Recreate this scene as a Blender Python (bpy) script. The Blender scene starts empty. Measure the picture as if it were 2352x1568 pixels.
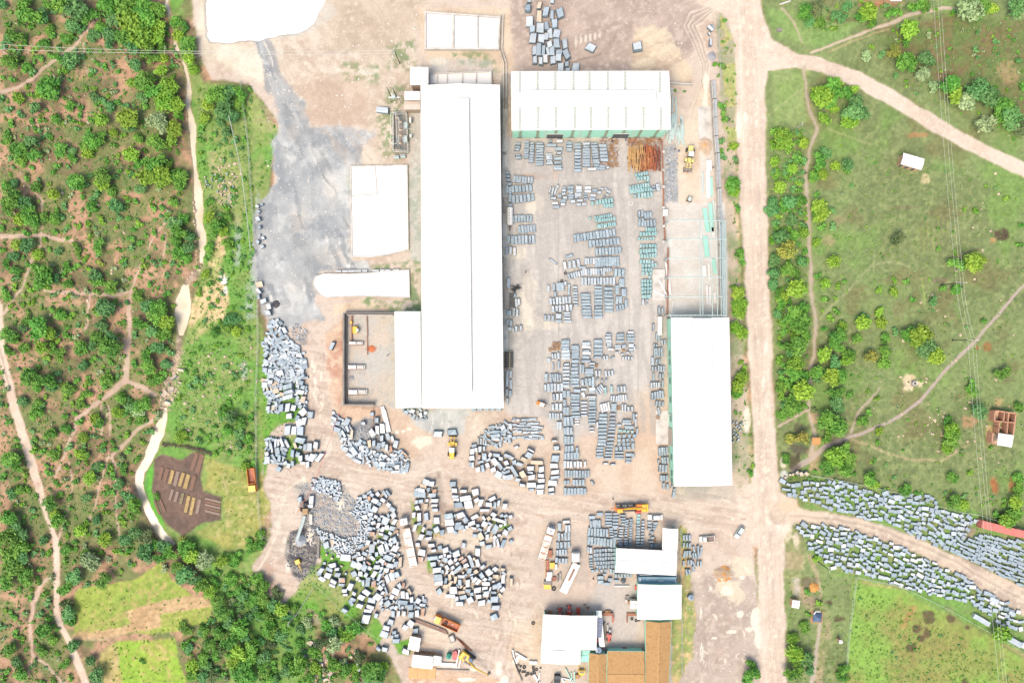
import bpy, math, random
import numpy as np
from mathutils import Vector, Matrix
R = math.radians
random.seed(7); np.random.seed(7)
scn = bpy.context.scene
COL = scn.collection
# ------------------------------------------------------------------ camera, light, exposure
CAM_H = 224.0          # metres above the yard
S = 7.0                # plan units per metre (the plan is 2352 x 1568 units)
cam_d = bpy.data.cameras.new('camera'); cam = bpy.data.objects.new('camera', cam_d); COL.objects.link(cam)
cam_d.sensor_width = 36; cam_d.lens = 36 * CAM_H / (2352 / S)
cam_d.clip_start = 1; cam_d.clip_end = 9000
cam.location = (0, 0, CAM_H); cam.rotation_euler = (0, 0, 0)
scn.camera = cam
scn.render.resolution_x = 1024; scn.render.resolution_y = 682
world = bpy.data.worlds.new('World'); scn.world = world; world.use_nodes = True
nt = world.node_tree
sky = nt.nodes.new('ShaderNodeTexSky'); sky.sky_type = 'NISHITA'; sky.sun_disc = False
SUN_EL, SUN_AZ = R(60), R(214)      # azimuth: clockwise from north (+y)
sky.sun_elevation = SUN_EL; sky.sun_rotation = SUN_AZ; sky.air_density = 1.0; sky.dust_density = 3.5; sky.ozone_density = 1.0
bg = nt.nodes['Background']; nt.links.new(sky.outputs[0], bg.inputs[0]); bg.inputs[1].default_value = 0.15
sd = bpy.data.lights.new('sun', 'SUN'); sun = bpy.data.objects.new('sun', sd); COL.objects.link(sun)
sd.energy = 0.9; sd.angle = R(26); sd.color = (1.0, 0.955, 0.89)
d = Vector((math.sin(SUN_AZ) * math.cos(SUN_EL), math.cos(SUN_AZ) * math.cos(SUN_EL), math.sin(SUN_EL)))
sun.rotation_euler = d.to_track_quat('Z', 'Y').to_euler()
scn.view_settings.view_transform = 'Standard'; scn.view_settings.look = 'None'
scn.view_settings.gamma = 1; scn.view_settings.use_curve_mapping = False
scn.view_settings.exposure = 1.84
GAIN = np.array([2.33, 2.58, 3.0])            # display value of a horizontal surface over its base colour

# ------------------------------------------------------------------ helpers
def W(u, v, h=0.0):
    k = (1 - h / CAM_H) / S
    return Vector(((u - 1176) * k, (784 - v) * k, h))
def T(c, r):
    """plan coordinates of a survey sheet (column, row) given in quarter units"""
    return lambda x, y: (588 * c + x / 4.0, 392 * r + y / 4.0)
def lin(c):
    c = np.asarray(c, float) / 255.0
    return np.where(c <= 0.04045, c / 12.92, ((c + 0.055) / 1.055) ** 2.4)
def alb(c, g=None):
    return np.clip(lin(c) / (g or GAIN), 0.004, 0.82)

MATS = {}
def mat(name, rgb, rough=0.8, var=0.12, scale=1.5, metal=0.0, rnd=0.0, bump=0.0, hue=None, stain=None, spec=0.3, detail=None):
    """procedural paint: base colour broken up by noise, a second stain colour and a small per-object shift"""
    if name in MATS: return MATS[name]
    m = bpy.data.materials.new(name); m.use_nodes = True; n = m.node_tree; b = n.nodes['Principled BSDF']
    a = [float(x) for x in alb(rgb)]
    b.inputs['Roughness'].default_value = rough; b.inputs['Metallic'].default_value = metal
    b.inputs['Specular IOR Level'].default_value = spec
    geo = n.nodes.new('ShaderNodeNewGeometry')
    def noise(sc, det=4):
        t = n.nodes.new('ShaderNodeTexNoise'); t.inputs['Scale'].default_value = sc; t.inputs['Detail'].default_value = det
        n.links.new(geo.outputs['Position'], t.inputs['Vector']); return t
    t1 = noise(scale); t2 = noise(scale * 0.22, 3)
    mr = n.nodes.new('ShaderNodeMapRange'); mr.inputs[1].default_value = 0.25; mr.inputs[2].default_value = 0.75
    mr.inputs[3].default_value = 1 - var; mr.inputs[4].default_value = 1 + var
    n.links.new(t1.outputs[0], mr.inputs[0])
    hs = n.nodes.new('ShaderNodeHueSaturation'); hs.inputs['Color'].default_value = (*a, 1)
    if stain is not None:
        mx = n.nodes.new('ShaderNodeMixRGB'); mx.inputs[1].default_value = (*a, 1)
        s = [float(x) for x in alb(stain)]; mx.inputs[2].default_value = (*s, 1)
        r2 = n.nodes.new('ShaderNodeMapRange'); r2.inputs[1].default_value = 0.5; r2.inputs[2].default_value = 0.68
        r2.inputs[4].default_value = 0.85
        t3 = noise(scale * 0.5, 5)
        n.links.new(t3.outputs[0], r2.inputs[0]); n.links.new(r2.outputs[0], mx.inputs[0]); n.links.new(mx.outputs[0], hs.inputs['Color'])
    if rnd or hue:
        oi = n.nodes.new('ShaderNodeObjectInfo')
        r3 = n.nodes.new('ShaderNodeMapRange'); r3.inputs[3].default_value = 1 - rnd; r3.inputs[4].default_value = 1 + rnd
        n.links.new(oi.outputs['Random'], r3.inputs[0])
        mm = n.nodes.new('ShaderNodeMath'); mm.operation = 'MULTIPLY'
        n.links.new(mr.outputs[0], mm.inputs[0]); n.links.new(r3.outputs[0], mm.inputs[1]); n.links.new(mm.outputs[0], hs.inputs['Value'])
        if hue:
            r4 = n.nodes.new('ShaderNodeMapRange'); r4.inputs[3].default_value = 0.5 - hue; r4.inputs[4].default_value = 0.5 + hue
            fr = n.nodes.new('ShaderNodeMath'); fr.operation = 'FRACT'; ml = n.nodes.new('ShaderNodeMath'); ml.operation = 'MULTIPLY'
            ml.inputs[1].default_value = 7.31
            n.links.new(oi.outputs['Random'], ml.inputs[0]); n.links.new(ml.outputs[0], fr.inputs[0]); n.links.new(fr.outputs[0], r4.inputs[0])
            n.links.new(r4.outputs[0], hs.inputs['Hue'])
    else:
        n.links.new(mr.outputs[0], hs.inputs['Value'])
    n.links.new(hs.outputs[0], b.inputs['Base Color'])
    if bump:
        bp = n.nodes.new('ShaderNodeBump'); bp.inputs['Strength'].default_value = bump; bp.inputs['Distance'].default_value = 0.1
        n.links.new(t1.outputs[0], bp.inputs['Height']); n.links.new(bp.outputs[0], b.inputs['Normal'])
    MATS[name] = m
    return m

class MB:
    def __init__(s): s.v = []; s.f = []; s.m = []
    def add(s, vs, fs, mi=0):
        o = len(s.v); s.v += [tuple(p) for p in vs]; s.f += [tuple(i + o for i in f) for f in fs]; s.m += [mi] * len(fs); return s
    def box(s, x0, x1, y0, y1, z0, z1, mi=0, M=None):
        vs = [Vector((x, y, z)) for z in (z0, z1) for x, y in ((x0, y0), (x1, y0), (x1, y1), (x0, y1))]
        if M is not None: vs = [M @ p for p in vs]
        return s.add(vs, [(3, 2, 1, 0), (4, 5, 6, 7), (0, 1, 5, 4), (1, 2, 6, 5), (2, 3, 7, 6), (3, 0, 4, 7)], mi)
    def cbox(s, cx, cy, cz, sx, sy, sz, rz=0, mi=0):
        M = Matrix.Translation((cx, cy, cz)) @ Matrix.Rotation(rz, 4, 'Z')
        return s.box(-sx / 2, sx / 2, -sy / 2, sy / 2, -sz / 2, sz / 2, mi, M)
    def chbox(s, x0, x1, y0, y1, z0, z1, c=0.06, mi=0):
        """box with a chamfered top"""
        vs = [(x, y, z0) for x, y in ((x0, y0), (x1, y0), (x1, y1), (x0, y1))]
        vs += [(x, y, z1 - c) for x, y in ((x0, y0), (x1, y0), (x1, y1), (x0, y1))]
        vs += [(x, y, z1) for x, y in ((x0 + c, y0 + c), (x1 - c, y0 + c), (x1 - c, y1 - c), (x0 + c, y1 - c))]
        fs = [(3, 2, 1, 0), (8, 9, 10, 11)]
        for b in (0, 4):
            for i in range(4): fs.append((b + i, b + (i + 1) % 4, b + 4 + (i + 1) % 4, b + 4 + i))
        return s.add(vs, fs, mi)
    def prism(s, pts, z0, z1, mi=0, top=None, cap=True):
        """pts: list of xy, any winding"""
        a = sum(p[0] * q[1] - q[0] * p[1] for p, q in zip(pts, pts[1:] + pts[:1]))
        if a < 0: pts = pts[::-1]
        n = len(pts); zt = [z1] * n if not callable(z1) else [z1(p[0], p[1]) for p in pts]
        vs = [(p[0], p[1], z0) for p in pts] + [(p[0], p[1], z) for p, z in zip(pts, zt)]
        fs = [(i, (i + 1) % n, n + (i + 1) % n, n + i) for i in range(n)]
        if cap: fs += [tuple(range(n - 1, -1, -1))]
        s.add(vs, fs, mi)
        s.add(vs[n:], [tuple(range(n))], mi if top is None else top)
        return s
    def tube(s, a, b, r, n=6, mi=0, r2=None):
        a = Vector(a); b = Vector(b); r2 = r if r2 is None else r2
        d = (b - a); L = d.length
        if L < 1e-6: return s
        q = d.to_track_quat('Z', 'Y').to_matrix()
        vs = [a + q @ Vector((math.cos(2 * math.pi * i / n) * r, math.sin(2 * math.pi * i / n) * r, 0)) for i in range(n)]
        vs += [b + q @ Vector((math.cos(2 * math.pi * i / n) * r2, math.sin(2 * math.pi * i / n) * r2, 0)) for i in range(n)]
        fs = [(i, (i + 1) % n, n + (i + 1) % n, n + i) for i in range(n)] + [tuple(range(n - 1, -1, -1)), tuple(range(n, 2 * n))]
        return s.add(vs, fs, mi)
    def torus(s, c, Ro, ri, axis='Z', n=14, k=6, mi=0):
        vs = []; fs = []
        for i in range(n):
            a = 2 * math.pi * i / n
            for j in range(k):
                b = 2 * math.pi * j / k
                x, y, z = (Ro + ri * math.cos(b)) * math.cos(a), (Ro + ri * math.cos(b)) * math.sin(a), ri * math.sin(b)
                if axis == 'X': x, y, z = z, x, y
                if axis == 'Y': x, y, z = x, z, y
                vs.append((c[0] + x, c[1] + y, c[2] + z))
                fs.append((i * k + j, ((i + 1) % n) * k + j, ((i + 1) % n) * k + (j + 1) % k, i * k + (j + 1) % k))
        return s.add(vs, fs, mi)
    def mesh(s, name, mats, smooth=False):
        me = bpy.data.meshes.new(name); me.from_pydata(s.v, [], s.f)
        for m in (mats if isinstance(mats, (list, tuple)) else [mats]): me.materials.append(m)
        if len(me.materials) > 1: me.polygons.foreach_set('material_index', s.m)
        if smooth: me.polygons.foreach_set('use_smooth', [True] * len(me.polygons))
        me.update(); return me
    def obj(s, name, mats, parent=None, smooth=False, **kw):
        return link(name, s.mesh(name, mats, smooth), parent, **kw)
def link(name, me, parent=None, loc=None, rz=None):
    o = bpy.data.objects.new(name, me); COL.objects.link(o)
    if parent: o.parent = parent
    if loc is not None: o.location = loc
    if rz is not None: o.rotation_euler = (0, 0, rz)
    return o
def empty(name, loc=(0, 0, 0), rz=0.0):
    o = bpy.data.objects.new(name, None); COL.objects.link(o); o.location = loc; o.rotation_euler = (0, 0, rz); o.empty_display_size = 0.5
    return o
def tag(o, label, cat, group=None):
    o['label'] = label; o['category'] = cat
    if group: o['group'] = group
    return o
def kind(o, k): o['kind'] = k; return o
def copy_tree(o, parent=None):
    c = o.copy(); COL.objects.link(c)
    if parent: c.parent = parent
    for ch in o.children: copy_tree(ch, c)
    return c

# ------------------------------------------------------------------ labels from landmarks
LM = [('the white slurry pond', 600, 45), ('the three-bay settling tank', 1060, 70), ('the green-walled north shed', 1355, 232),
 ('the split-log pile', 1480, 365), ('the wall-side wheel loader', 1585, 365), ('the square slurry basin', 872, 480),
 ('the rounded slurry basin', 830, 653), ('the sunken workshop pit', 850, 820), ('the crusher conveyor', 690, 1205),
 ('the green-slope orange tipper', 584, 1102), ('the loader carrying a slab', 1040, 1030), ('the block-field flatbed lorry', 935, 1250),
 ('the rusty-bed lorry', 1255, 1245), ('the lorry with angled trailer', 1310, 1310), ('the orange excavator', 1440, 1167),
 ('the white saloon car', 1503, 1188), ('the blue container', 1510, 1333), ('the brown tiled roofs', 1480, 1500), ('the solar panels', 1378, 1440),
 ('the girder-side orange tipper', 1022, 1430), ('the long-arm yellow excavator', 1080, 1515), ('the vegetable beds', 425, 1130),
 ('the widest stream pool', 420, 710), ('the stream bend', 320, 1100), ('the rocky stream bed', 388, 880), ('the ploughed field strip', 390, 1410),
 ('the bright yellow-green field', 330, 1520), ('the forked farm track', 85, 1345), ('the footpath fork', 288, 872), ('the bare steel frame', 1600, 590),
 ('the east shed', 1610, 920), ('the lone white-roofed hut', 2095, 372), ('the roofless house', 2310, 960), ('the round stone well', 2097, 880),
 ('the burnt patch', 1835, 1045), ('the red container', 2310, 1215), ('the tall meadow pylon', 2225, 650), ('the dirt road junction', 1765, 140),
 ('the grassy track fork', 1880, 122), ('the fenced paddock corner', 1960, 1320), ('the orange forklift', 1248, 928), ('the transformer compound', 925, 305),
 ('the silver car', 1697, 1220), ('the white pickup', 1623, 1237), ('the tyre heap', 1222, 1530), ('the meadow plough ridges', 2115, 525),
 ('the white tanker trailer', 1170, 497), ('the yard manhole', 1448, 468), ('the burnt pipe pile', 1182, 660), ('the timber pallets', 1278, 797),
 ('the leaning power poles', 905, 130), ('the upper granite heap', 655, 830), ('the wooden power pole', 385, 114), ('the left frame edge', 5, 500),
 ('the red track\'s north end', 15, 830), ('the stream narrows', 440, 300), ('the dense riverside wood', 320, 60), ('the lower left corner', 20, 1540),
 ('the long grey slurry bank', 700, 450), ('the marooned red tin roof', 1845, 1008), ('the blue tarpaulin shelter', 1880, 1420), ('the east stone field', 2040, 1195),
 ('the roadside shed', 2090, 5), ('the long east footpath', 1858, 500), ('the top right corner', 2330, 40), ('the lower right corner', 2330, 1550),
 ('the rocky gully', 745, 1510), ('the muddy side lot', 1620, 1450), ('the circular scrub path', 200, 680), ('the upper left corner', 20, 20)]
QUEUE = []
def later(o, noun, cat, group, u, v): QUEUE.append([o, noun, cat, group, u, v])
ORD = ['first', 'second', 'third', 'fourth', 'fifth', 'sixth', 'seventh', 'eighth', 'ninth', 'tenth', 'eleventh', 'twelfth'] 
def ordw(i): return ORD[i] if i < 12 else '%dth' % (i + 1) if (i + 1) % 10 not in (1, 2, 3) or (i + 1) in (11, 12, 13) else '%d%s' % (i + 1, {1: 'st', 2: 'nd', 3: 'rd'}[(i + 1) % 10])
def flush_labels():
    buckets = {}
    for o, noun, cat, group, u, v in QUEUE:
        best = min(LM, key=lambda L: (L[1] - u) ** 2 + (L[2] - v) ** 2)
        dx, dy = u - best[1], v - best[2]; dist = math.hypot(dx, dy)
        a = math.degrees(math.atan2(dx, -dy)) % 360
        dr = ['north', 'northeast', 'east', 'southeast', 'south', 'southwest', 'west', 'northwest'][int((a + 22.5) // 45) % 8]
        where = dr + ' of ' + best[0]
        buckets.setdefault((noun, where), []).append((o, cat, group, u, v))
    for (noun, where), L in buckets.items():
        us = [x[3] for x in L]; vs = [x[4] for x in L]
        ns = (max(vs) - min(vs)) >= (max(us) - min(us))
        L.sort(key=lambda x: x[4] if ns else x[3])
        for i, (o, cat, group, u, v) in enumerate(L):
            n = len(L); lab = noun + ' ' + where
            if n > 1:
                e = ('northernmost', 'southernmost', 'north') if ns else ('westernmost', 'easternmost', 'west')
                lab += ', ' + (e[0] if i == 0 else e[1] if i == n - 1 else ordw(i) + ' from the ' + e[2])
            tag(o, lab, cat, group)

# ------------------------------------------------------------------ numeric noise
def vnoise(x, y, seed):
    rs = np.random.RandomState(seed); tab = rs.rand(512, 512)
    xi = np.floor(x).astype(int); yi = np.floor(y).astype(int); fx = x - xi; fy = y - yi
    fx = fx * fx * (3 - 2 * fx); fy = fy * fy * (3 - 2 * fy)
    a = tab[xi % 512, yi % 512]; b = tab[(xi + 1) % 512, yi % 512]; c = tab[xi % 512, (yi + 1) % 512]; e = tab[(xi + 1) % 512, (yi + 1) % 512]
    return (a * (1 - fx) + b * fx) * (1 - fy) + (c * (1 - fx) + e * fx) * fy
def fbm(x, y, sc, seed, oct=4):
    t = 0; amp = 1; tot = 0
    for i in range(oct):
        t = t + amp * vnoise(x / sc, y / sc, seed + i * 13); tot += amp; amp *= 0.55; sc *= 0.5
    return t / tot
def sstep(a, b, x):
    t = np.clip((x - a) / (b - a), 0, 1); return t * t * (3 - 2 * t)
# ------------------------------------------------------------------ the ground sheet
STEP = 2.65
us_ = np.arange(-95, 2452, STEP); vs_ = np.arange(-95, 1665, STEP)
NU, NV = len(us_), len(vs_)
GU, GV = np.meshgrid(us_, vs_); GU = GU.ravel(); GV = GV.ravel(); NP_ = GU.size
wu = (fbm(GU, GV, 34, 3, 4) - 0.5) * 2; wv = (fbm(GU, GV, 34, 57, 4) - 0.5) * 2
fine = fbm(GU, GV, 9, 91, 3); med = fbm(GU, GV, 40, 17, 4); big = fbm(GU, GV, 170, 29, 4); fine2 = vnoise(GU / 3.2, GV / 3.2, 301)
ed = (fbm(GU, GV, 14, 71, 3) - 0.5) * 2
GZ = np.zeros(NP_); GWET = np.zeros(NP_); GC = np.zeros((NP_, 3)); ZONE = np.zeros(NP_, int)
def c3(c): return lin(c)[None, :]
def mixc(a, b, t): return a * (1 - t[:, None]) + b * t[:, None]
def tx(c1, c2, c3_=None, n=None, lo=0.35, hi=0.65, m=None, sp=0.25):
    """function idx -> colours mixing c1, c2 (and c3 in fine speckle)"""
    n = med if n is None else n; m = fine if m is None else m
    def f(ix):
        r = mixc(c3(c1), c3(c2), sstep(lo, hi, n[ix]))
        if c3_ is not None: r = mixc(r, c3(c3_), sstep(0.5, 0.72, m[ix] * 0.7 + n[ix] * 0.3) * (sp * 3.2))
        return r
    return f
def near(us, vs, pad):
    return np.nonzero((GU > min(us) - pad) & (GU < max(us) + pad) & (GV > min(vs) - pad) & (GV < max(vs) + pad))[0]
def sdpoly(P, x, y):
    d2 = np.full(x.shape, 1e18); ins = np.zeros(x.shape, bool); n = len(P)
    for i in range(n):
        ax, ay = P[i]; bx, by = P[(i + 1) % n]; ex, ey = bx - ax, by - ay
        t = np.clip(((x - ax) * ex + (y - ay) * ey) / (ex * ex + ey * ey + 1e-9), 0, 1)
        d2 = np.minimum(d2, (x - ax - t * ex) ** 2 + (y - ay - t * ey) ** 2)
        if ay != by:
            c = ((ay > y) != (by > y)) & (x < (bx - ax) * (y - ay) / (by - ay) + ax); ins ^= c
    d = np.sqrt(d2); return np.where(ins, -d, d)
def sdline(L, x, y):
    d = np.full(x.shape, 1e9)
    for (ax, ay, aw), (bx, by, bw) in zip(L[:-1], L[1:]):
        ex, ey = bx - ax, by - ay
        t = np.clip(((x - ax) * ex + (y - ay) * ey) / (ex * ex + ey * ey + 1e-9), 0, 1)
        d = np.minimum(d, np.hypot(x - ax - t * ex, y - ay - t * ey) - (aw + (bw - aw) * t) / 2)
    return d
def paint(ix, m, color, zone=None, wet=None, dz=0.0):
    if callable(color): c = color(ix)
    elif color is not None: c = np.repeat(c3(color), len(ix), 0)
    if color is not None: GC[ix] = GC[ix] * (1 - m[:, None]) + c * m[:, None]
    if zone is not None: ZONE[ix[m > 0.5]] = zone
    if wet is not None: GWET[ix] = np.maximum(GWET[ix] * (1 - m), wet * m)
    if dz: GZ[ix] += dz * m
def poly(P, color, soft=3, jit=6, a=1.0, zone=None, wet=None, dz=0.0, brk=0.0, bn=None):
    us = [p[0] for p in P]; vs = [p[1] for p in P]; pad = soft + jit * 2 + 4; ix = near(us, vs, pad)
    x = GU[ix] + wu[ix] * jit; y = GV[ix] + wv[ix] * jit
    m = sstep(-soft, soft, -sdpoly(P, x, y) + ed[ix] * jit * 0.5) * a
    if brk: m = m * (1 - brk * sstep(0.42, 0.62, (med if bn is None else bn)[ix]))
    if brk == 1: m = m * (ZONE[ix] != Z_GRASS)
    paint(ix, m, color, zone, wet, dz)
def line(L, color, soft=2, jit=3, a=1.0, zone=None, wet=None, dz=0.0, brk=0.0, bn=None, w=None):
    if w: L = [(p[0], p[1], w) for p in L]
    us = [p[0] for p in L]; vs = [p[1] for p in L]; pad = soft + jit * 2 + max(p[2] for p in L) / 2 + 3; ix = near(us, vs, pad)
    m = sstep(-soft, soft, -sdline(L, GU[ix] + wu[ix] * jit, GV[ix] + wv[ix] * jit) + ed[ix] * jit * 0.4) * a
    if brk: m = m * (1 - brk * sstep(0.42, 0.58, (fine if bn is None else bn)[ix]))
    paint(ix, m, color, zone, wet, dz)
def blob(u, v, ru, rv, color, a=1.0, soft=0.25, jit=0.35, wet=None, dz=0.0, zone=None):
    ix = near([u - ru, u + ru], [v - rv, v + rv], max(ru, rv) * 0.5 + 3)
    r = np.hypot((GU[ix] - u) / ru, (GV[ix] - v) / rv) + ed[ix] * jit
    paint(ix, sstep(1 + soft, 1 - soft, r) * a, color, zone, wet, dz)
def tl(c, r, pts): f = T(c, r); return [f(*p[:2]) + tuple(q / 4.0 for q in p[2:]) for p in pts]

Z_GROUND, Z_ROAD, Z_PATH, Z_YARD, Z_FIELD, Z_GRASS, Z_SLURRY = range(7)
ALL = np.arange(NP_)
# bush land in the west: red soil, brown litter, olive grass film
SOIL = tx((214, 168, 132), (152, 130, 96), (140, 148, 86), lo=0.38, hi=0.60, sp=0.3)
paint(ALL, np.ones(NP_), SOIL)
GC[:] = mixc(GC, c3((132, 114, 82)), sstep(0.5, 0.72, fbm(GU, GV, 60, 131, 4)) * 0.6)
GC[:] = mixc(GC, c3((130, 152, 80)), sstep(0.40, 0.60, fbm(GU, GV, 60, 231, 5)) * 0.78)
GC[:] = mixc(GC, c3((222, 170, 138)), sstep(0.60, 0.74, fbm(GU, GV, 45, 411, 5)) * 0.8)
MEAD = tx((140, 162, 104), (130, 148, 96), (158, 172, 116), n=big, lo=0.4, hi=0.62, sp=0.2)
LUSH = tx((118, 168, 78), (148, 168, 100), (94, 148, 58), lo=0.35, hi=0.65, sp=0.2)
# east meadow
poly([(1745, -120), (2480, -120), (2480, 1700), (1790, 1700), (1790, 1150), (1775, 800), (1752, 300)], MEAD, soft=6, jit=5, zone=Z_GRASS)
ix = near([1800, 2460], [-90, 1200], 0)
e1 = sstep(0.55, 0.72, fbm(GU[ix], GV[ix], 70, 511, 5)) * sstep(1790, 1850, GU[ix])
GC[ix] = mixc(GC[ix], c3((132, 124, 84)), e1 * 0.55)
e2 = sstep(0.52, 0.7, fbm(GU[ix], GV[ix], 110, 611, 4)) * sstep(1800, 1860, GU[ix])
GC[ix] = mixc(GC[ix], c3((128, 172, 84)), e2 * 0.6)
poly([(2010, 100), (2150, 40), (2460, 60), (2460, 330), (2330, 300), (2230, 230)], tx((112, 136, 74), (138, 120, 84), (96, 128, 64)), soft=14, jit=14, a=0.8)
poly([(1770, 150), (1850, 160), (1850, 280), (1775, 290)], tx((150, 182, 106), (160, 184, 120)), soft=10, jit=10, a=0.8)
poly([(1760, 20), (2000, 40), (1900, 110), (1780, 90)], tx((136, 180, 98), (150, 186, 110)), soft=10, jit=10, a=0.7)
for q in range(5): line([(2107 + q * 12, 500, 5), (2107 + q * 12 + 2, 582, 5)], (150, 168, 100), soft=2, jit=1, a=0.55, dz=0.12)
for q in range(6): line([(2117 + q * 11, 510, 4), (2117 + q * 11, 575, 4)], (128, 118, 84), soft=2, jit=1, a=0.35)
for q in range(5): line([(2055 + q * 16, 705, 4), (2060 + q * 16, 742, 4)], (140, 126, 88), soft=2, jit=1, a=0.35, dz=-0.06)
line([(2092, 716, 4), (2150, 720, 4)], (110, 112, 72), a=0.5); line([(2118, 640, 5), (2124, 700, 5)], (158, 182, 104), a=0.6)
# the strip between the stream and the yard
poly([(400, -100), (440, 120), (470, 190), (585, 200), (600, 260), (645, 300), (612, 440), (585, 560), (590, 700), (605, 780), (602, 1000), (600, 1240), (640, 1330), (700, 1400), (740, 1500), (740, 1700), (560, 1700),
      (470, 1330), (395, 1240), (350, 1170), (330, 1060), (378, 960), (385, 860), (425, 780), (455, 640), (462, 560), (450, 400), (430, 200), (385, 20), (382, -100)], LUSH, soft=5, jit=8, zone=Z_GRASS)
poly([(485, 350), (560, 360), (560, 520), (490, 500)], tx((196, 180, 140), (150, 168, 96)), soft=8, jit=14, a=0.6, brk=0.6)
poly([(500, 545), (520, 550), (512, 640), (520, 720), (470, 760), (435, 780), (440, 690), (480, 620)], tx((228, 204, 160), (150, 176, 96)), soft=5, jit=14, a=0.95, brk=0.55)
for p in [(545, 560, 8, 45), (583, 640, 10, 60), (570, 700, 8, 40), (530, 460, 14, 12), (560, 850, 8, 20), (592, 560, 6, 90)]: blob(*p, (186, 198, 200), a=0.55, jit=0.9, soft=0.5)
blob(512, 640, 9, 12, (238, 238, 232), wet=0.8, jit=0.8); blob(518, 668, 4, 10, (232, 232, 226), jit=0.8)
poly([(480, 190), (590, 210), (640, 290), (600, 330), (560, 220)], tx((206, 184, 150), (150, 176, 96)), soft=6, jit=10, a=0.5)
# works yard
YARD = tx((226, 200, 180), (216, 184, 160), (232, 212, 194), lo=0.4, hi=0.62, sp=0.15)
TAN = tx((232, 196, 160), (222, 178, 142), (236, 208, 178), sp=0.15)
poly([(430, -100), (445, 60), (470, 150), (490, 185), (570, 190), (640, 280), (625, 440), (590, 470), (585, 600), (600, 700), (615, 770), (612, 900), (606, 1060), (598, 1090), (602, 1130), (625, 1180), (622, 1230), (580, 1300), (600, 1350),
      (650, 1390), (720, 1330), (830, 1430), (890, 1500), (920, 1560), (930, 1700), (1760, 1700), (1725, 1150), (1690, 500), (1690, 100), (1710, -100)], YARD, soft=4, jit=6, zone=Z_YARD)
poly([(440, -80), (900, -80), (960, 60), (960, 260), (900, 400), (800, 380), (700, 300), (640, 200), (520, 170), (455, 120)], tx((232, 212, 188), (218, 190, 162), (238, 222, 200), sp=0.2), soft=14, jit=14)
poly([(740, -60), (970, -40), (970, 60), (900, 130), (760, 120)], tx((222, 198, 168), (204, 178, 146), (226, 206, 180)), soft=14, jit=14)
poly([(700, 190), (840, 170), (850, 280), (760, 300), (700, 280)], tx((224, 190, 160), (212, 172, 142)), soft=12, jit=12, a=0.8)
poly([(960, 20), (980, 160), (1180, 160), (1180, 20)], tx((240, 212, 172), (228, 192, 150)), soft=8, jit=10, a=0.8)
poly([(465, -10), (450, 60), (460, 120), (600, 190), (620, 150), (560, 100), (480, 100)], tx((244, 230, 204), (232, 212, 180)), soft=6, jit=8, a=0.85)
# mauve mud north-east
poly([(1170, -80), (1640, -80), (1600, 60), (1590, 120), (1545, 162), (1180, 165)], tx((212, 182, 166), (192, 162, 148), (222, 196, 180), n=fbm(GU, GV, 60, 811, 4)), soft=8, jit=8, zone=Z_YARD)
poly([(1460, 60), (1520, 70), (1590, 160), (1590, 190), (1450, 160)], tx((240, 210, 166), (224, 186, 144)), soft=8, jit=10, a=0.9)
for k in range(7):
    o = k * 4.4
    line([(1640, 12 + o * 0.5, 3), (1585 + o, 30 + o, 3), (1572 + o, 60, 3), (1590 + o, 100, 3), (1612 + o * 0.7, 150, 3), (1608 + o * 0.5, 200, 3), (1585 + o, 260, 3), (1575 + o, 330, 3)], (186, 154, 138) if k % 2 else (240, 222, 196), soft=1.6, jit=2, a=0.75, dz=-0.05)
for k in range(9): line([(1420 - k * 3, 60 + k * 9, 2.5), (1400 - k * 8, 120 + k * 2, 2.5), (1300 - k * 4, 148 + k, 2.5)], (172, 146, 134), soft=1.4, jit=3, a=0.6, dz=-0.04)
for k in range(6): blob(1323 + k * 11, 95 - k * 3, 2.6, 12 - k, (236, 222, 198), wet=0.7)
for p in [(1500, 80, 34, 24), (1475, 145, 26, 12), (1530, 115, 30, 22)]: blob(*p, (244, 218, 176), a=0.8, jit=0.6, dz=0.35)
# grey slurry spill
GREY = tx((188, 198, 208), (166, 178, 190), (212, 218, 222), n=fbm(GU, GV, 50, 911, 4), sp=0.2)
poly([(580, 90), (612, 86), (640, 160), (690, 230), (712, 290), (780, 290), (860, 300), (830, 340), (805, 380), (806, 600), (850, 600), (860, 625), (735, 620), (722, 690), (745, 730), (640, 760), (605, 730), (585, 610), (590, 470), (635, 420), (625, 330), (645, 290), (630, 200), (600, 140)], GREY, soft=7, jit=9, a=0.95, zone=Z_YARD)
poly([(640, 180), (672, 200), (700, 260), (735, 330), (765, 400), (730, 400), (690, 340), (655, 290), (650, 240)], tx((140, 142, 150), (166, 168, 174)), soft=5, jit=7, a=0.7)
poly([(600, 95), (625, 95), (650, 170), (670, 190), (640, 195), (610, 140)], tx((160, 162, 170), (186, 188, 194)), soft=4, jit=7, a=0.8)
for p in [(740, 590, 60, 30), (690, 520, 20, 60), (700, 640, 40, 30), (760, 440, 14, 40), (690, 300, 26, 20)]: blob(*p, (222, 200, 178), a=0.5, jit=0.9, soft=0.5)
line([(605, 95, 5), (622, 130, 3), (632, 170, 3), (650, 192, 3), (652, 236, 3), (668, 245, 6), (688, 285, 8), (702, 310, 5), (712, 345, 4), (735, 390, 4), (752, 425, 3), (775, 450, 4), (785, 490, 4), (803, 520, 5)], (222, 216, 204), soft=1.2, jit=4, wet=0.6)
line([(616, 130, 2), (640, 196, 2), (660, 250, 2), (695, 300, 2), (725, 360, 2), (745, 405, 5), (770, 438, 5), (790, 500, 5), (800, 520, 4)], (120, 116, 112), soft=1.4, jit=5, a=0.7)
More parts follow.
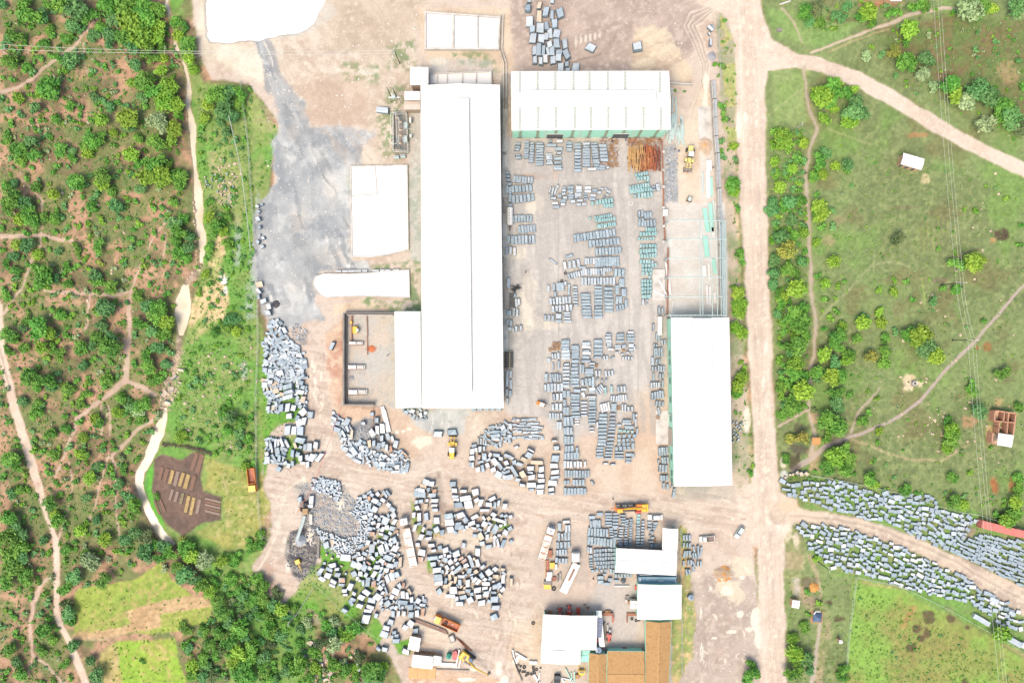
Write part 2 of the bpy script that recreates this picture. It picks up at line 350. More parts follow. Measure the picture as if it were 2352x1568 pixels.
for p in [(652, 345, 10, 18), (664, 365, 12, 12), (730, 560, 10, 10), (716, 615, 5, 9), (800, 612, 12, 3), (700, 660, 5, 8), (618, 690, 16, 12), (770, 553, 22, 8), (720, 490, 9, 9)]: blob(*p, (240, 240, 240), a=0.9, jit=0.7)
blob(658, 698, 12, 12, (90, 90, 96), a=0.8); blob(697, 777, 22, 16, (120, 122, 130), a=0.6, jit=0.9); blob(675, 745, 14, 10, (150, 154, 160), a=0.5, jit=0.8)
for k in range(4): line([(735 + k * 9, 620 + k * 3, 3), (800 + k * 9, 590 + k * 9, 3)], (232, 228, 222), a=0.4, jit=3)
# concrete yard among the slab rows
CONC = tx((212, 204, 200), (202, 194, 190), (220, 212, 208), n=big, sp=0.15)
poly([(1160, 320), (1530, 322), (1535, 500), (1540, 740), (1510, 1000), (1420, 1000), (1340, 1090), (1250, 960), (1165, 950)], CONC, soft=6, jit=5, zone=Z_YARD)
poly([(1160, 320), (1240, 320), (1400, 322), (1520, 380), (1300, 410), (1190, 400)], (196, 188, 188), soft=10, jit=10, a=0.5)
for p in [(1230, 470, 20, 24), (1180, 580, 26, 16), (1215, 700, 20, 60), (1245, 745, 40, 14), (1195, 690, 12, 20), (1182, 585, 18, 10)]: blob(*p, (240, 226, 204), a=0.8, jit=0.8, wet=0.2)
blob(1215, 405, 45, 7, (214, 172, 148), a=0.7, jit=0.8); blob(1275, 400, 8, 14, (214, 176, 152), a=0.6)
poly([(1330, 1000), (1530, 960), (1535, 1120), (1700, 1130), (1720, 1220), (1560, 1200), (1250, 1180), (1180, 1130), (1200, 1080), (1300, 1140)], tx((232, 204, 176), (228, 190, 156)), soft=16, jit=14, a=0.9, zone=Z_YARD)
poly([(1460, 900), (1540, 880), (1530, 1050), (1470, 1120), (1400, 1080)], tx((234, 200, 166), (228, 188, 152)), soft=16, jit=12, a=0.7)
for (a, b) in [((1283, 400), (1283, 780)), ((1283, 780), (1283, 1130)), ((1165, 505), (1283, 505)), ((1460, 405), (1530, 405)), ((1440, 500), (1445, 760)), ((1165, 880), (1283, 905)), ((1466, 790), (1466, 900)), ((1380, 895), (1466, 895))]:
    line([(*a, 1.6), (*b, 1.6)], (174, 166, 160), soft=1, jit=0.6, a=0.6)
# haul roads inside the works
HAUL = tx((222, 190, 166), (210, 176, 152), (232, 206, 184), n=fbm(GU, GV, 30, 951, 4))
poly([(700, 760), (745, 800), (770, 950), (820, 1050), (930, 1090), (1080, 1110), (1200, 1130), (1290, 1150), (1400, 1140), (1700, 1130), (1720, 1220), (1560, 1200), (1350, 1180), (1220, 1180), (1215, 1300), (1190, 1420), (1230, 1580), (1100, 1620), (1030, 1420), (960, 1350), (930, 1200), (900, 1110), (720, 1100), (640, 1180), (615, 1120), (690, 1080), (740, 1010), (715, 940)], HAUL, soft=8, jit=8, a=0.9, zone=Z_YARD)
poly([(1225, 1180), (1345, 1180), (1350, 1350), (1440, 1400), (1440, 1430), (1250, 1420), (1210, 1350)], tx((224, 196, 172), (208, 186, 170)), soft=10, jit=8, a=0.8)
poly([(1380, 1330), (1470, 1340), (1460, 1500), (1380, 1490), (1340, 1420)], (206, 196, 190), soft=8, jit=5, a=0.8)
poly([(745, 770), (788, 730), (788, 935), (870, 935), (870, 965), (780, 965), (755, 900)], tx((236, 188, 146), (224, 150, 110), (240, 206, 166), sp=0.25), soft=6, jit=8, dz=0.4)
poly([(765, 725), (790, 718), (906, 716), (906, 705), (830, 690), (770, 700)], tx((240, 210, 168), (230, 190, 146)), soft=5, jit=6, a=0.9)
poly([(905, 937), (965, 937), (1000, 1000), (940, 1060), (880, 950)], tx((234, 200, 164), (226, 184, 146)), soft=10, jit=10, a=0.8)
poly([(960, 940), (1075, 938), (1065, 990), (1040, 1000), (1000, 1000), (950, 970)], tx((206, 210, 214), (184, 190, 196)), soft=6, jit=8, a=0.95)
for x in (992, 1013, 1030): line([(x, 945, 1.5), (x + 3, 970, 1.5), (x - 4, 995, 2)], (232, 236, 236), soft=1, jit=3, a=0.8)
blob(970, 1015, 24, 14, (246, 232, 206), jit=0.7, a=0.9); blob(1098, 990, 20, 30, (244, 230, 212), jit=0.7, a=0.8); blob(752, 1030, 12, 20, (242, 228, 204), jit=0.6, a=0.9, wet=0.4)
poly([(680, 1110), (760, 1100), (800, 1130), (830, 1180), (800, 1240), (740, 1250), (700, 1230), (690, 1160)], tx((164, 158, 154), (184, 176, 170), (142, 138, 138), sp=0.3), soft=7, jit=9, zone=Z_YARD)
poly([(835, 960), (880, 965), (890, 1010), (870, 1060), (820, 1040), (795, 990)], tx((150, 152, 158), (178, 178, 182)), soft=7, jit=8)
poly([(668, 1220), (725, 1200), (733, 1250), (722, 1310), (690, 1335), (672, 1320), (655, 1270)], tx((66, 70, 80), (92, 96, 106), (54, 58, 68), sp=0.2), soft=4, jit=6)
for p in [(695, 1245, 22, 10), (712, 1225, 10, 16), (782, 1150, 8, 22), (640, 1205, 6, 14), (660, 1300, 6, 12), (655, 1240, 5, 10)]: blob(*p, (244, 232, 208), a=0.95, jit=0.7, wet=0.4)
poly([(590, 1300), (640, 1290), (680, 1330), (660, 1390), (600, 1370)], tx((228, 190, 160), (214, 164, 132)), soft=8, jit=10, a=0.8)
line([(640, 1140, 5), (672, 1115, 4), (700, 1098, 4), (760, 1090, 4)], (240, 222, 192), soft=1.5, jit=4, a=0.8); line([(660, 1130, 4), (645, 1180, 3), (640, 1220, 5), (615, 1270, 6), (592, 1310, 6)], (240, 222, 192), soft=1.5, jit=4, a=0.8)
line([(900, 1110, 2.5), (950, 1098, 3), (1005, 1078, 4), (1020, 1072, 3), (1040, 1090, 3)], (240, 222, 196), soft=1.2, jit=4, a=0.9)
# grass inside the works
G2 = tx((112, 170, 68), (140, 172, 88), (98, 156, 58))
for P in [[(600, 860), (640, 830), (680, 850), (700, 880), (690, 960), (620, 990), (605, 950)], [(600, 780), (615, 770), (625, 900), (618, 1060), (602, 1100)], [(655, 1000), (690, 990), (700, 1060), (650, 1070), (640, 1030)],
          [(720, 1295), (760, 1280), (840, 1290), (870, 1330), (850, 1400), (890, 1450), (870, 1480), (800, 1430), (700, 1400), (650, 1390), (690, 1340)], [(735, 1240), (760, 1260), (800, 1280), (740, 1290), (732, 1270)],
          [(880, 1200), (905, 1200), (900, 1300), (860, 1330), (850, 1290)], [(946, 1140), (960, 1160), (965, 1200), (1000, 1240), (960, 1230), (946, 1200)], [(1120, 1180), (1160, 1190), (1180, 1220), (1140, 1215)], [(980, 1290), (1000, 1280), (1005, 1310), (985, 1320)],
          [(900, 1470), (950, 1465), (950, 1500), (910, 1500)], [(995, 1200), (1010, 1210), (1020, 1235), (995, 1230)]]:
    poly(P, G2, soft=4, jit=7, zone=Z_GRASS, brk=0.25)
for P in [[(875, 215), (935, 200), (940, 350), (905, 380), (870, 330)], [(938, 380), (966, 380), (966, 575), (942, 575)], [(943, 590), (967, 585), (967, 720), (870, 715), (840, 690), (943, 685)], [(830, 690), (870, 685), (880, 715), (840, 712)], [(885, 100), (960, 95), (950, 160), (890, 160)],
          [(1040, 120), (1130, 130), (1140, 165), (1060, 150)], [(800, 385), (808, 400), (806, 450), (790, 420)], [(860, 600), (942, 605), (942, 618), (860, 620)], [(780, 150), (870, 140), (870, 190), (780, 185)]]:
    poly(P, G2, soft=9, jit=16, brk=0.97, bn=fine, a=0.85)
poly([(986, 135), (1130, 140), (1135, 168), (986, 168)], (198, 202, 206), soft=4, jit=6, a=0.7, brk=0.4)
for p in [(845, 165, 18, 8), (765, 163, 14, 8), (1008, 142, 18, 9)]: blob(*p, (232, 222, 200), a=0.9, jit=0.5, wet=0.5)
poly([(906, 255), (938, 255), (938, 352), (904, 352)], tx((120, 132, 142), (104, 116, 126), (150, 176, 96), sp=0.2), soft=2, jit=2)
poly([(940, 255), (966, 255), (966, 600), (942, 600), (940, 380)], (196, 202, 206), soft=3, jit=4, a=0.65)
poly([(1150, 170), (1174, 170), (1160, 330), (1158, 940), (1150, 940)], tx((176, 168, 160), (156, 150, 146)), soft=2, jit=2, a=0.8)
# workshop pit floor and slab floors under the steel frame
poly([(790, 722), (908, 716), (908, 935), (790, 930)], tx((206, 200, 196), (222, 200, 178), (186, 182, 178)), soft=3, jit=4)
blob(1024 / 1 - 170, 800, 10, 6, (206, 120, 84), jit=0.8); blob(880, 775, 22, 20, (232, 202, 174), a=0.6, jit=0.8)
poly([(1530, 465), (1672, 465), (1672, 730), (1535, 730)], tx((232, 230, 228), (226, 216, 206), (218, 216, 214)), soft=3, jit=3)
poly([(1524, 330), (1556, 330), (1558, 465), (1526, 465)], tx((178, 180, 184), (196, 186, 178), (210, 210, 212), sp=0.3), soft=4, jit=5)
poly([(1556, 330), (1612, 200), (1630, 220), (1625, 460), (1560, 465)], tx((236, 214, 184), (230, 196, 156)), soft=6, jit=7)
poly([(1604, 245), (1637, 245), (1640, 460), (1608, 460)], (226, 216, 206), soft=2, jit=2)
blob(1620, 335, 14, 20, (224, 184, 140), jit=0.5, dz=0.4)
poly([(1545, 1115), (1690, 1112), (1685, 1150), (1550, 1150)], tx((206, 190, 172), (176, 172, 170), (140, 160, 100)), soft=6, jit=8, a=0.8)
# yard margins east: banks, mud lot
poly([(1642, 30), (1672, 40), (1690, 120), (1692, 400), (1705, 700), (1720, 1000), (1735, 1085), (1700, 1120), (1682, 1100), (1676, 730), (1668, 500), (1652, 180)], tx((222, 196, 162), (158, 178, 104), (198, 170, 132), sp=0.3), soft=4, jit=6)
poly([(1650, 30), (1690, 90), (1695, 330), (1672, 340), (1655, 200)], tx((150, 184, 92), (206, 184, 146)), soft=5, jit=7, a=0.7, brk=0.5, zone=Z_GRASS)
poly([(1566, 1350), (1700, 1290), (1740, 1350), (1745, 1600), (1560, 1600)], tx((206, 182, 166), (190, 164, 148), (224, 202, 182), n=fbm(GU, GV, 40, 1051, 4), sp=0.2), soft=8, jit=10, a=0.9, zone=Z_YARD)
poly([(1558, 1200), (1580, 1210), (1590, 1350), (1600, 1420), (1590, 1500), (1545, 1620), (1540, 1430), (1558, 1400)], tx((146, 172, 92), (190, 178, 120), (226, 190, 148), sp=0.3), soft=4, jit=7, a=0.9, zone=Z_GRASS)
for p in [(1660, 1317, 22, 12), ]: blob(*p, (206, 162, 112), jit=0.5, dz=0.6)
for p in [(1700, 1300, 30, 20), (1660, 1345, 18, 20), (1690, 1360, 18, 26)]: blob(*p, (246, 224, 184), a=0.7, jit=0.8)
for p in [(1610, 1410, 3, 14), (1612, 1500, 5, 22), (1705, 1325, 5, 4), (1700, 1410, 8, 8), (1736, 1420, 10, 26), (1742, 1450, 9, 40), (1640, 1465, 8, 4), (1680, 1450, 12, 4), (1720, 1445, 8, 5), (1670, 1357, 14, 8), (1632, 1350, 4, 4)]: blob(*p, (246, 234, 208), a=0.95, jit=0.5, wet=0.5)
for k in range(5): line([(1600 + k * 4, 1420, 2), (1596 + k * 6, 1480, 2), (1612 + k * 4, 1540, 2)], (172, 146, 132), soft=1.2, jit=3, a=0.7, dz=-0.05)
# stick piles and tyre marks near the gate and in the south yard
poly([(1180, 1430), (1240, 1430), (1245, 1520), (1190, 1560), (1160, 1500)], tx((240, 206, 164), (228, 186, 142)), soft=8, jit=8, a=0.8)
for k in range(9): line([(1178 + k * 3, 1400 + k * 9, 3), (1205 + k * 2.5, 1392 + k * 12, 3)], (246, 228, 198), soft=1.5, jit=3, a=0.6, dz=-0.03)
for k in range(10): line([(1150 + k * 5, 1430, 2.5), (1120 + k * 7, 1500, 2.5), (1100 + k * 9, 1600, 2.5)], (240, 220, 194) if k % 2 else (202, 168, 140), soft=1.6, jit=4, a=0.5, dz=-0.03)
for k in range(8): line([(900 + k * 3, 1120, 2), (940 + k * 4, 1300, 2), (1010 + k * 6, 1380, 2), (1090 + k * 5, 1440, 2)], (198, 164, 140) if k % 2 else (232, 208, 184), soft=1.6, jit=3, a=0.4, dz=-0.03)
for k in range(8): line([(730 + k * 2.5, 770, 2), (728 + k * 2, 870, 2), (745 + k * 3, 960, 2), (740 + k * 5, 1040, 2)], (198, 166, 142) if k % 2 else (230, 204, 180), soft=1.6, jit=3, a=0.4, dz=-0.03)
for k in range(10): line([(780 + k * 2, 1040 + k * 5, 2), (930, 1082 + k * 5, 2), (1080, 1080 + k * 6, 2), (1250, 1140 + k * 5, 2), (1420, 1185 - k * 3, 2), (1720, 1170 + k * 3, 2)], (204, 172, 148) if k % 2 else (236, 212, 188), soft=1.8, jit=5, a=0.35, dz=-0.02)
line([(1008, 1085, 12), (1012, 1130, 14), (1018, 1185, 14)], tx((178, 150, 130), (156, 130, 114)), soft=3, jit=4, a=0.8)
for k in range(7): line([(1140 + k * 12, 1226 + k * 4, 5), (1120 + k * 14, 1240 + k * 2, 4)], (244, 230, 206), soft=1.5, jit=4, a=0.6)
poly([(990, 1225), (1130, 1215), (1160, 1240), (1100, 1260), (1000, 1260)], tx((244, 226, 198), (230, 200, 172)), soft=5, jit=10, a=0.6)
poly([(1000, 1260), (1200, 1260), (1210, 1400), (1080, 1400), (1000, 1330)], tx((216, 188, 164), (202, 172, 148), (236, 218, 196)), soft=10, jit=8, a=0.6)
poly([(945, 1385), (1060, 1420), (1040, 1490), (960, 1500), (930, 1440)], tx((240, 214, 178), (234, 198, 160)), soft=8, jit=8, a=0.8)
poly([(936, 1532), (1090, 1536), (1150, 1565), (1100, 1600), (936, 1580)], tx((236, 186, 134), (222, 156, 100), (244, 216, 176)), soft=5, jit=8, a=0.9)
for p in [(1145, 1535, 7, 16), (1072, 1560, 20, 5), (1158, 1560, 8, 9), (1085, 1536, 12, 4)]: blob(*p, (248, 240, 214), jit=0.4, wet=0.5)
for p in [(940, 985, 5, 3), (926, 990, 4, 3), (912, 992, 4, 3), (697, 1098, 5, 4), (722, 845, 4, 10), (724, 875, 4, 8)]: blob(*p, (246, 238, 216), jit=0.3, wet=0.5)
poly([(1065, 960), (1180, 950), (1110, 1050), (1085, 1100), (1075, 1010)], HAUL, soft=8, jit=8, a=0.5)
poly([(1110, 1015), (1160, 985), (1280, 1000), (1285, 1130), (1180, 1120)], tx((232, 204, 174), (222, 186, 152)), soft=8, jit=8, a=0.7)
# public roads
ROAD = tx((240, 214, 190), (232, 202, 176), (246, 224, 204), n=fbm(GU, GV, 50, 1151, 3), sp=0.15)
poly([(1600, -100), (1600, 8), (1640, 20), (1672, 45), (1686, 100), (1692, 300), (1698, 450), (1710, 600), (1716, 780), (1726, 920), (1732, 1050), (1725, 1110), (1690, 1135), (1700, 1220), (1740, 1260), (1742, 1400), (1752, 1700), (1808, 1700), (1803, 1400), (1802, 1230), (1830, 1195), (1830, 1147), (1790, 1130),
      (1785, 1040), (1775, 900), (1773, 780), (1765, 600), (1760, 400), (1757, 200), (1765, 160), (1826, 157), (1826, 122), (1770, 90), (1748, 20), (1742, -100)], ROAD, soft=4, jit=4, zone=Z_ROAD)
line(tl(3, 0, [(0, 560, 200), (140, 560, 150), (250, 560, 130), (500, 600, 130), (800, 720, 144), (1100, 880, 144), (1400, 1060, 136), (1700, 1240, 130), (2000, 1400, 124), (2351, 1560, 124), (2750, 1800, 124)]), ROAD, soft=3, jit=4, zone=Z_ROAD)
for k, (a, dz) in enumerate([(0.6, -.03), (0.5, -.03), (0.5, -.03), (0.4, -.02)]):
    o = (k - 1.5) * 13
    line([(1715 + o, -60, 4), (1722 + o, 200, 4), (1730 + o, 450, 4), (1742 + o, 780, 4), (1752 + o, 1000, 4), (1758 + o, 1150, 4), (1772 + o, 1400, 4), (1782 + o, 1600, 4)], (222, 190, 164) if k in (1, 2) else (246, 228, 206), soft=3, jit=3, a=a, dz=dz)
    line(tl(3, 0, [(250, 560 + o * 2.2, 14), (500, 600 + o * 2.2, 14), (800, 720 + o * 2.2, 14), (1400, 1060 + o * 2.2, 14), (2000, 1400 + o * 2.2, 14), (2600, 1710 + o * 2.2, 14)]), (224, 194, 168), soft=3, jit=3, a=0.35)
rp = random.Random(5)
for i in range(150):
    v = rp.uniform(0, 1560); u = 1722 + (v / 1568) * 55 + rp.choice([-6, 0, 2, 4, 8, -10]) + rp.gauss(0, 4); s = rp.uniform(1.2, 4.0)
    blob(u, v, s * rp.uniform(.6, 1), s * rp.uniform(.8, 2.6), (248, 232, 204), a=0.85, jit=0.4, wet=0.4)
for p in [(1697, 290, 6, 26), (1712, 270, 5, 12), (1716, 960, 8, 30), (1760, 920, 5, 16), (1754, 880, 5, 14), (1759, 800, 4, 14), (1620, 260, 6, 50), (1622, 190, 6, 24), (1700, 1420, 0.1, .1), (1788, 1190, 6, 24), (1810, 1215, 10, 26), (1800, 1060, 8, 16), (1829, 1240, 8, 20), (1828, 1560 / 1.0, .1, .1), (1850, 1090, .1, .1)]: blob(*p, (248, 236, 214), a=0.9, jit=0.4, wet=0.5)
# side road through the stone fields
SR = tl(3, 3, [(-40, -110), (200, -110), (300, -30), (560, 0), (760, 40), (900, 60), (1120, 130), (1300, 200), (1560, 330), (1850, 450), (2100, 570), (2351, 700), (2700, 900), (2700, 1200), (2351, 960), (2200, 880), (2000, 750), (1850, 620), (1620, 520), (1400, 400), (1100, 270), (780, 180), (540, 110), (300, 100), (60, 120)])
poly(SR, tx((232, 200, 168), (206, 176, 152), (240, 214, 184), n=fbm(GU, GV, 36, 1251, 4)), soft=4, jit=5, zone=Z_ROAD)
for o in (-26, 0, 26): line(tl(3, 3, [(200, 30 + o, 14), (600, 60 + o, 14), (1000, 150 + o, 16), (1400, 310 + o, 18), (1700, 440 + o, 18), (2000, 620 + o, 16), (2400, 830 + o, 16)]), (192, 164, 144) if o == 0 else (242, 216, 182), soft=3, jit=4, a=0.55, dz=-0.04)
blob(1815, 1160, 26, 16, (242, 204, 156), a=0.8, jit=0.5); blob(1860, 1140, 24, 8, (238, 190, 140), a=0.6, jit=0.6)
# mud, paddock and paths in the south-east
poly(tl(3, 3, [(150, 120), (330, 100), (330, 700), (560, 900), (520, 1560), (420, 1600), (430, 1000), (250, 760), (160, 600)]), tx((202, 182, 152), (160, 164, 110), (216, 194, 160), sp=0.2), soft=8, jit=10, a=0.75, brk=0.5)
PADD = tx((140, 182, 84), (152, 158, 92), (114, 156, 66), n=fbm(GU, GV, 80, 1351, 5), sp=0.2)
poly(tl(3, 3, [(790, 600), (1100, 650), (1500, 850), (2000, 1130), (2600, 1500), (2600, 1900), (690, 1900), (720, 1300)]), PADD, soft=5, jit=5, zone=Z_FIELD)
poly(tl(3, 3, [(1200, 700), (2400, 1250), (2400, 1600), (1400, 1600), (1100, 1100)]), tx((154, 148, 88), (140, 176, 78), (164, 132, 104), sp=0.2), soft=14, jit=20, a=0.5, brk=0.5)
for (x, y, a, b) in [(1470, 950, 60, 60), (1370, 1070, 50, 44), (1460, 1110, 34, 34), (1400, 1155, 30, 30), (1680, 985, 40, 40), (1320, 1240, 50, 40), (1830, 1055, 20, 16), (1800, 1550, 30, 30), (570, 830, 26, 26), (660, 975, 50, 34)]:
    f = T(3, 3)(x, y); blob(f[0], f[1], a / 4, b / 4, (96, 78, 62), a=0.85, jit=0.8)
line(tl(3, 3, [(880, 640, 26), (1200, 690, 26), (1500, 810, 26), (1900, 1010, 30), (2400, 1350, 30)]), (206, 178, 140), soft=3, jit=5, a=0.55, brk=0.4)
line(tl(3, 3, [(1340, 860, 40), (1230, 1050, 46)]), (196, 140, 100), soft=4, jit=8, a=0.45)
poly(tl(3, 2, [(370, 1290), (900, 1380), (1500, 1450), (1900, 1560), (2351, 1700), (2351, 1990), (1960, 1960), (1300, 1770), (800, 1600), (420, 1520), (160, 1370)]), tx((134, 182, 90), (156, 172, 112), (104, 158, 72)), soft=5, jit=6)
poly(tl(3, 3, [(300, 130), (800, 190), (1500, 480), (1900, 700), (2351, 960), (2351, 1300), (2050, 1130), (1500, 850), (1100, 650), (600, 580), (360, 330)]), tx((134, 182, 90), (150, 170, 108), (100, 156, 70)), soft=5, jit=6)
# footpaths
PT = (216, 184, 156)
E1 = tl(3, 0, [(330, 620, 24), (350, 850, 26), (370, 1000, 26), (450, 1180, 26), (380, 1400, 28), (345, 1568, 30), (370, 2068, 34), (390, 2468, 30), (400, 2668, 34), (440, 2968, 30), (430, 3136, 30), (420, 3236, 30), (380, 3436, 32), (380, 3566, 32), (370, 3786, 28), (430, 3986, 34), (400, 4180, 40)])
line(E1, PT, soft=2.5, jit=4, zone=Z_PATH); line([(p[0], p[1], p[2] + 10) for p in E1], (176, 172, 128), soft=5, jit=6, a=0.35)
line(tl(3, 2, [(2600, -700, 24), (2351, -520, 24), (2150, -290, 26), (1900, 0, 26), (1600, 300, 28), (1400, 550, 28), (1150, 720, 28), (900, 830, 30), (680, 900, 34), (520, 970, 40), (400, 1080, 44), (220, 1180, 40)]), (196, 172, 156), soft=2, jit=3, zone=Z_PATH)
line(tl(3, 1, [(440, 1400, 22), (600, 1230, 22), (800, 1030, 20), (950, 870, 18), (1100, 830, 14), (1300, 890, 14)]), (172, 182, 132), soft=3, jit=3, a=0.8)
line(tl(3, 2, [(100, 780, 22), (380, 620, 20)]), PT, soft=2, jit=3, a=0.9, zone=Z_PATH); line(tl(3, 2, [(760, 830, 24), (820, 650, 24), (950, 530, 26), (1020, 430, 20)]), (204, 178, 148), soft=2, jit=4, a=0.8, zone=Z_PATH)
line(tl(3, 2, [(760, 900, 26), (1000, 990, 22), (1300, 1090, 20), (1600, 1100, 20), (1850, 930, 16)]), (196, 184, 142), soft=3, jit=4, a=0.75)
line(tl(3, 0, [(400, 490, 22), (650, 390, 22), (900, 290, 26), (1150, 210, 34), (1300, 140, 34), (1600, 80, 30), (1750, 90, 24)]), (222, 192, 160), soft=2, jit=3, a=0.95, zone=Z_PATH)
line(tl(3, 0, [(560, 480, 14), (800, 370, 14), (1100, 270, 16)]), (206, 190, 146), soft=2, jit=3, a=0.6)
line(tl(3, 0, [(130, 80, 20), (230, 200, 20), (290, 330, 14), (310, 390, 10)]), (214, 184, 150), soft=2, jit=3, a=0.9, zone=Z_PATH)
line(tl(3, 0, [(0, 1060, 14), (200, 900, 12), (340, 800, 12)]), (196, 200, 156), soft=2, jit=3, a=0.5); line(tl(3, 0, [(540, 1180, 14), (750, 1260, 14), (980, 1330, 12)]), (186, 184, 140), soft=2, jit=3, a=0.5)
line(tl(3, 3, [(480, 1000, 30), (450, 1200, 30), (430, 1400, 40), (400, 1620, 50)]), (206, 186, 160), soft=2, jit=3, a=0.85, zone=Z_PATH); line(tl(3, 3, [(370, 400, 40), (440, 550, 44), (490, 760, 30)]), (204, 188, 156), soft=3, jit=5, a=0.7)
for (c_, r_, x, y, a, b, col, al) in [(3, 2, 280, 980, 110, 60, (92, 80, 78), .75), (3, 2, 300, 790, 80, 36, (96, 86, 80), .6), (3, 2, 250, 1110, 60, 70, (84, 66, 56), .75), (3, 2, 420, 1070, 60, 110, (214, 184, 150), .7), (3, 2, 620, 920, 80, 40, (108, 96, 90), .6), (3, 2, 430, 700, 50, 40, (222, 192, 158), .8),
      (3, 2, 1290, 380, 60, 70, (238, 222, 190), .9), (3, 2, 1390, 390, 40, 34, (238, 222, 190), .9), (3, 2, 1330, 330, 30, 30, (226, 206, 170), .8), (3, 2, 2120, 560, 44, 44, (214, 190, 140), .9), (3, 2, 2035, 860, 30, 70, (234, 200, 146), .9), (3, 2, 1850, 740, 60, 50, (200, 158, 124), .7), (3, 2, 2075, 1320, 34, 80, (186, 110, 66), .8),
      (3, 2, 2240, 1330, 30, 80, (180, 116, 78), .7), (3, 2, 2010, 50, 44, 40, (176, 116, 74), .7), (3, 2, 1920, 60, 16, 20, (176, 116, 74), .8), (3, 1, 2140, 590, 80, 60, (92, 72, 60), .9), (3, 1, 2065, 640, 30, 30, (224, 176, 130), .8), (3, 0, 1370, 1240, 90, 26, (196, 140, 98), .6), (3, 0, 1050, 30, 200, 30, (204, 150, 118), .8),
      (3, 0, 700, 180, 180, 30, (110, 84, 70), .6), (3, 1, 1260, 340, 140, 16, (120, 104, 84), .5), (3, 1, 1580, 1010, 80, 26, (146, 126, 108), .6), (3, 1, 1110, 1010, 120, 30, (122, 112, 84), .5), (3, 1, 1440, 70, 40, 40, (226, 214, 168), .7), (3, 1, 560, 640, 60, 60, (186, 166, 132), .6), (3, 1, 650, 450, 40, 40, (180, 164, 128), .5),
      (3, 3, 380, 650, 80, 50, (134, 116, 100), .7), (3, 3, 400, 820, 100, 50, (150, 134, 118), .6), (3, 3, 260, 700, 34, 80, (206, 202, 186), .85), (3, 2, 140, 1220, 34, 44, (222, 226, 220), .9), (3, 3, 1830, 180, 70, 60, (168, 150, 132), .8), (3, 2, 1600, 1000, 60, 30, (150, 128, 108), .3), (3, 0, 1610, 690, 80, 60, (136, 110, 86), .6), (3, 0, 2200, 660, 90, 90, (190, 164, 124), .6)]:
    f = T(c_, r_)(x, y); blob(f[0], f[1], a / 4, b / 4, col, a=al, jit=0.7, soft=0.35)
# western tracks
TRK = tx((248, 214, 184), (238, 198, 166), (244, 214, 186))
line([(0, 700, 12), (2, 800, 14), (15, 855, 20), (32, 932, 22), (50, 992, 21), (70, 1055, 20), (87, 1112, 20), (100, 1155, 13), (107, 1188, 7), (120, 1215, 10), (127, 1238, 13), (130, 1300, 14), (130, 1351, 15), (130, 1401, 14), (140, 1440, 14), (160, 1476, 15), (175, 1513, 17), (197, 1568, 18), (225, 1650, 18)], TRK, soft=2.5, jit=3, zone=Z_PATH)
PW = tx((238, 194, 162), (226, 178, 146))
for L in [[(122, 1321, 8), (92, 1346, 9), (75, 1388, 10), (70, 1451, 9), (75, 1501, 7), (112, 1533, 8), (152, 1572, 8)], [(292, 784, 12), (290, 834, 13), (287, 874, 15), (250, 904, 12), (212, 934, 10), (175, 959, 10), (170, 984, 8), (150, 1046, 5), (125, 1096, 4)], [(287, 874, 12), (325, 891, 11), (357, 909, 8)],
          [(350, 964, 7), (312, 989, 9), (287, 1021, 8), (257, 1046, 8), (265, 1096, 5), (267, 1159, 5), (275, 1230, 5)], [(297, 784, 11), (297, 692, 9), (307, 647, 5), (320, 617, 4), (345, 557, 3.5), (380, 514, 3)], [(100, 668, 5), (207, 677, 10), (262, 679, 8), (300, 667, 6)], [(207, 677, 5), (200, 742, 4), (192, 759, 4)],
          [(0, 729, 5), (25, 697, 6), (55, 654, 6), (67, 612, 6), (92, 562, 5), (97, 512, 5), (97, 462, 5), (50, 412, 5)], [(0, 544, 12), (100, 541, 8), (162, 552, 8)], [(235, 915, 4), (233, 1000, 4), (250, 930, 4), (252, 1000, 3)], [(160, 1060, 5), (165, 1120, 4), (155, 1180, 4), (135, 1238, 3)], [(0, 215, 8), (60, 190, 10), (110, 150, 8), (170, 105, 8), (225, 40, 10)],
          [(190, 100, 4), (195, 150, 3), (205, 175, 3)], [(75, 1501, 4), (62, 1560, 4)], [(380, 540, 4), (378, 600, 3)], [(250, 1046, 5), (230, 1110, 5), (215, 1170, 4), (190, 1230, 4)]]:
    line(L, PW, soft=2, jit=5, a=0.92, zone=Z_PATH, brk=0.25)
line([(122, 1330, 3), (82, 1390, 3), (80, 1451, 3), (88, 1500, 3)], (126, 132, 84), soft=1.5, jit=2, a=0.7)
line([(0, 800, 3), (20, 880, 3)], (150, 126, 92), soft=1.5, jit=2, a=0.6)
for p in [(320, 905, 20, 14), (345, 620, 26, 12), (290, 800, 24, 20), (285, 700, 20, 24), (150, 690, 40, 14), (60, 830, 20, 12), (200, 60, 14, 20), (30, 230, 20, 14), (95, 1000, 24, 6), (80, 1110, 20, 8), (10, 1120, 14, 20), (360, 630, 30, 10), (430, 630, 14, 18), (450, 590, 8, 20)]: blob(*p, (224, 176, 144), a=0.7, jit=0.9, soft=0.4)
# rocky stretches of the stream
for L in [[(462, 610, 14), (445, 635, 14), (430, 650, 12)], [(413, 770, 12), (412, 804, 12), (400, 840, 16), (388, 870, 18), (382, 900, 26), (376, 938, 16)]]: line(L, tx((206, 182, 158), (160, 140, 120), (226, 206, 184)), soft=4, jit=5, a=0.9)
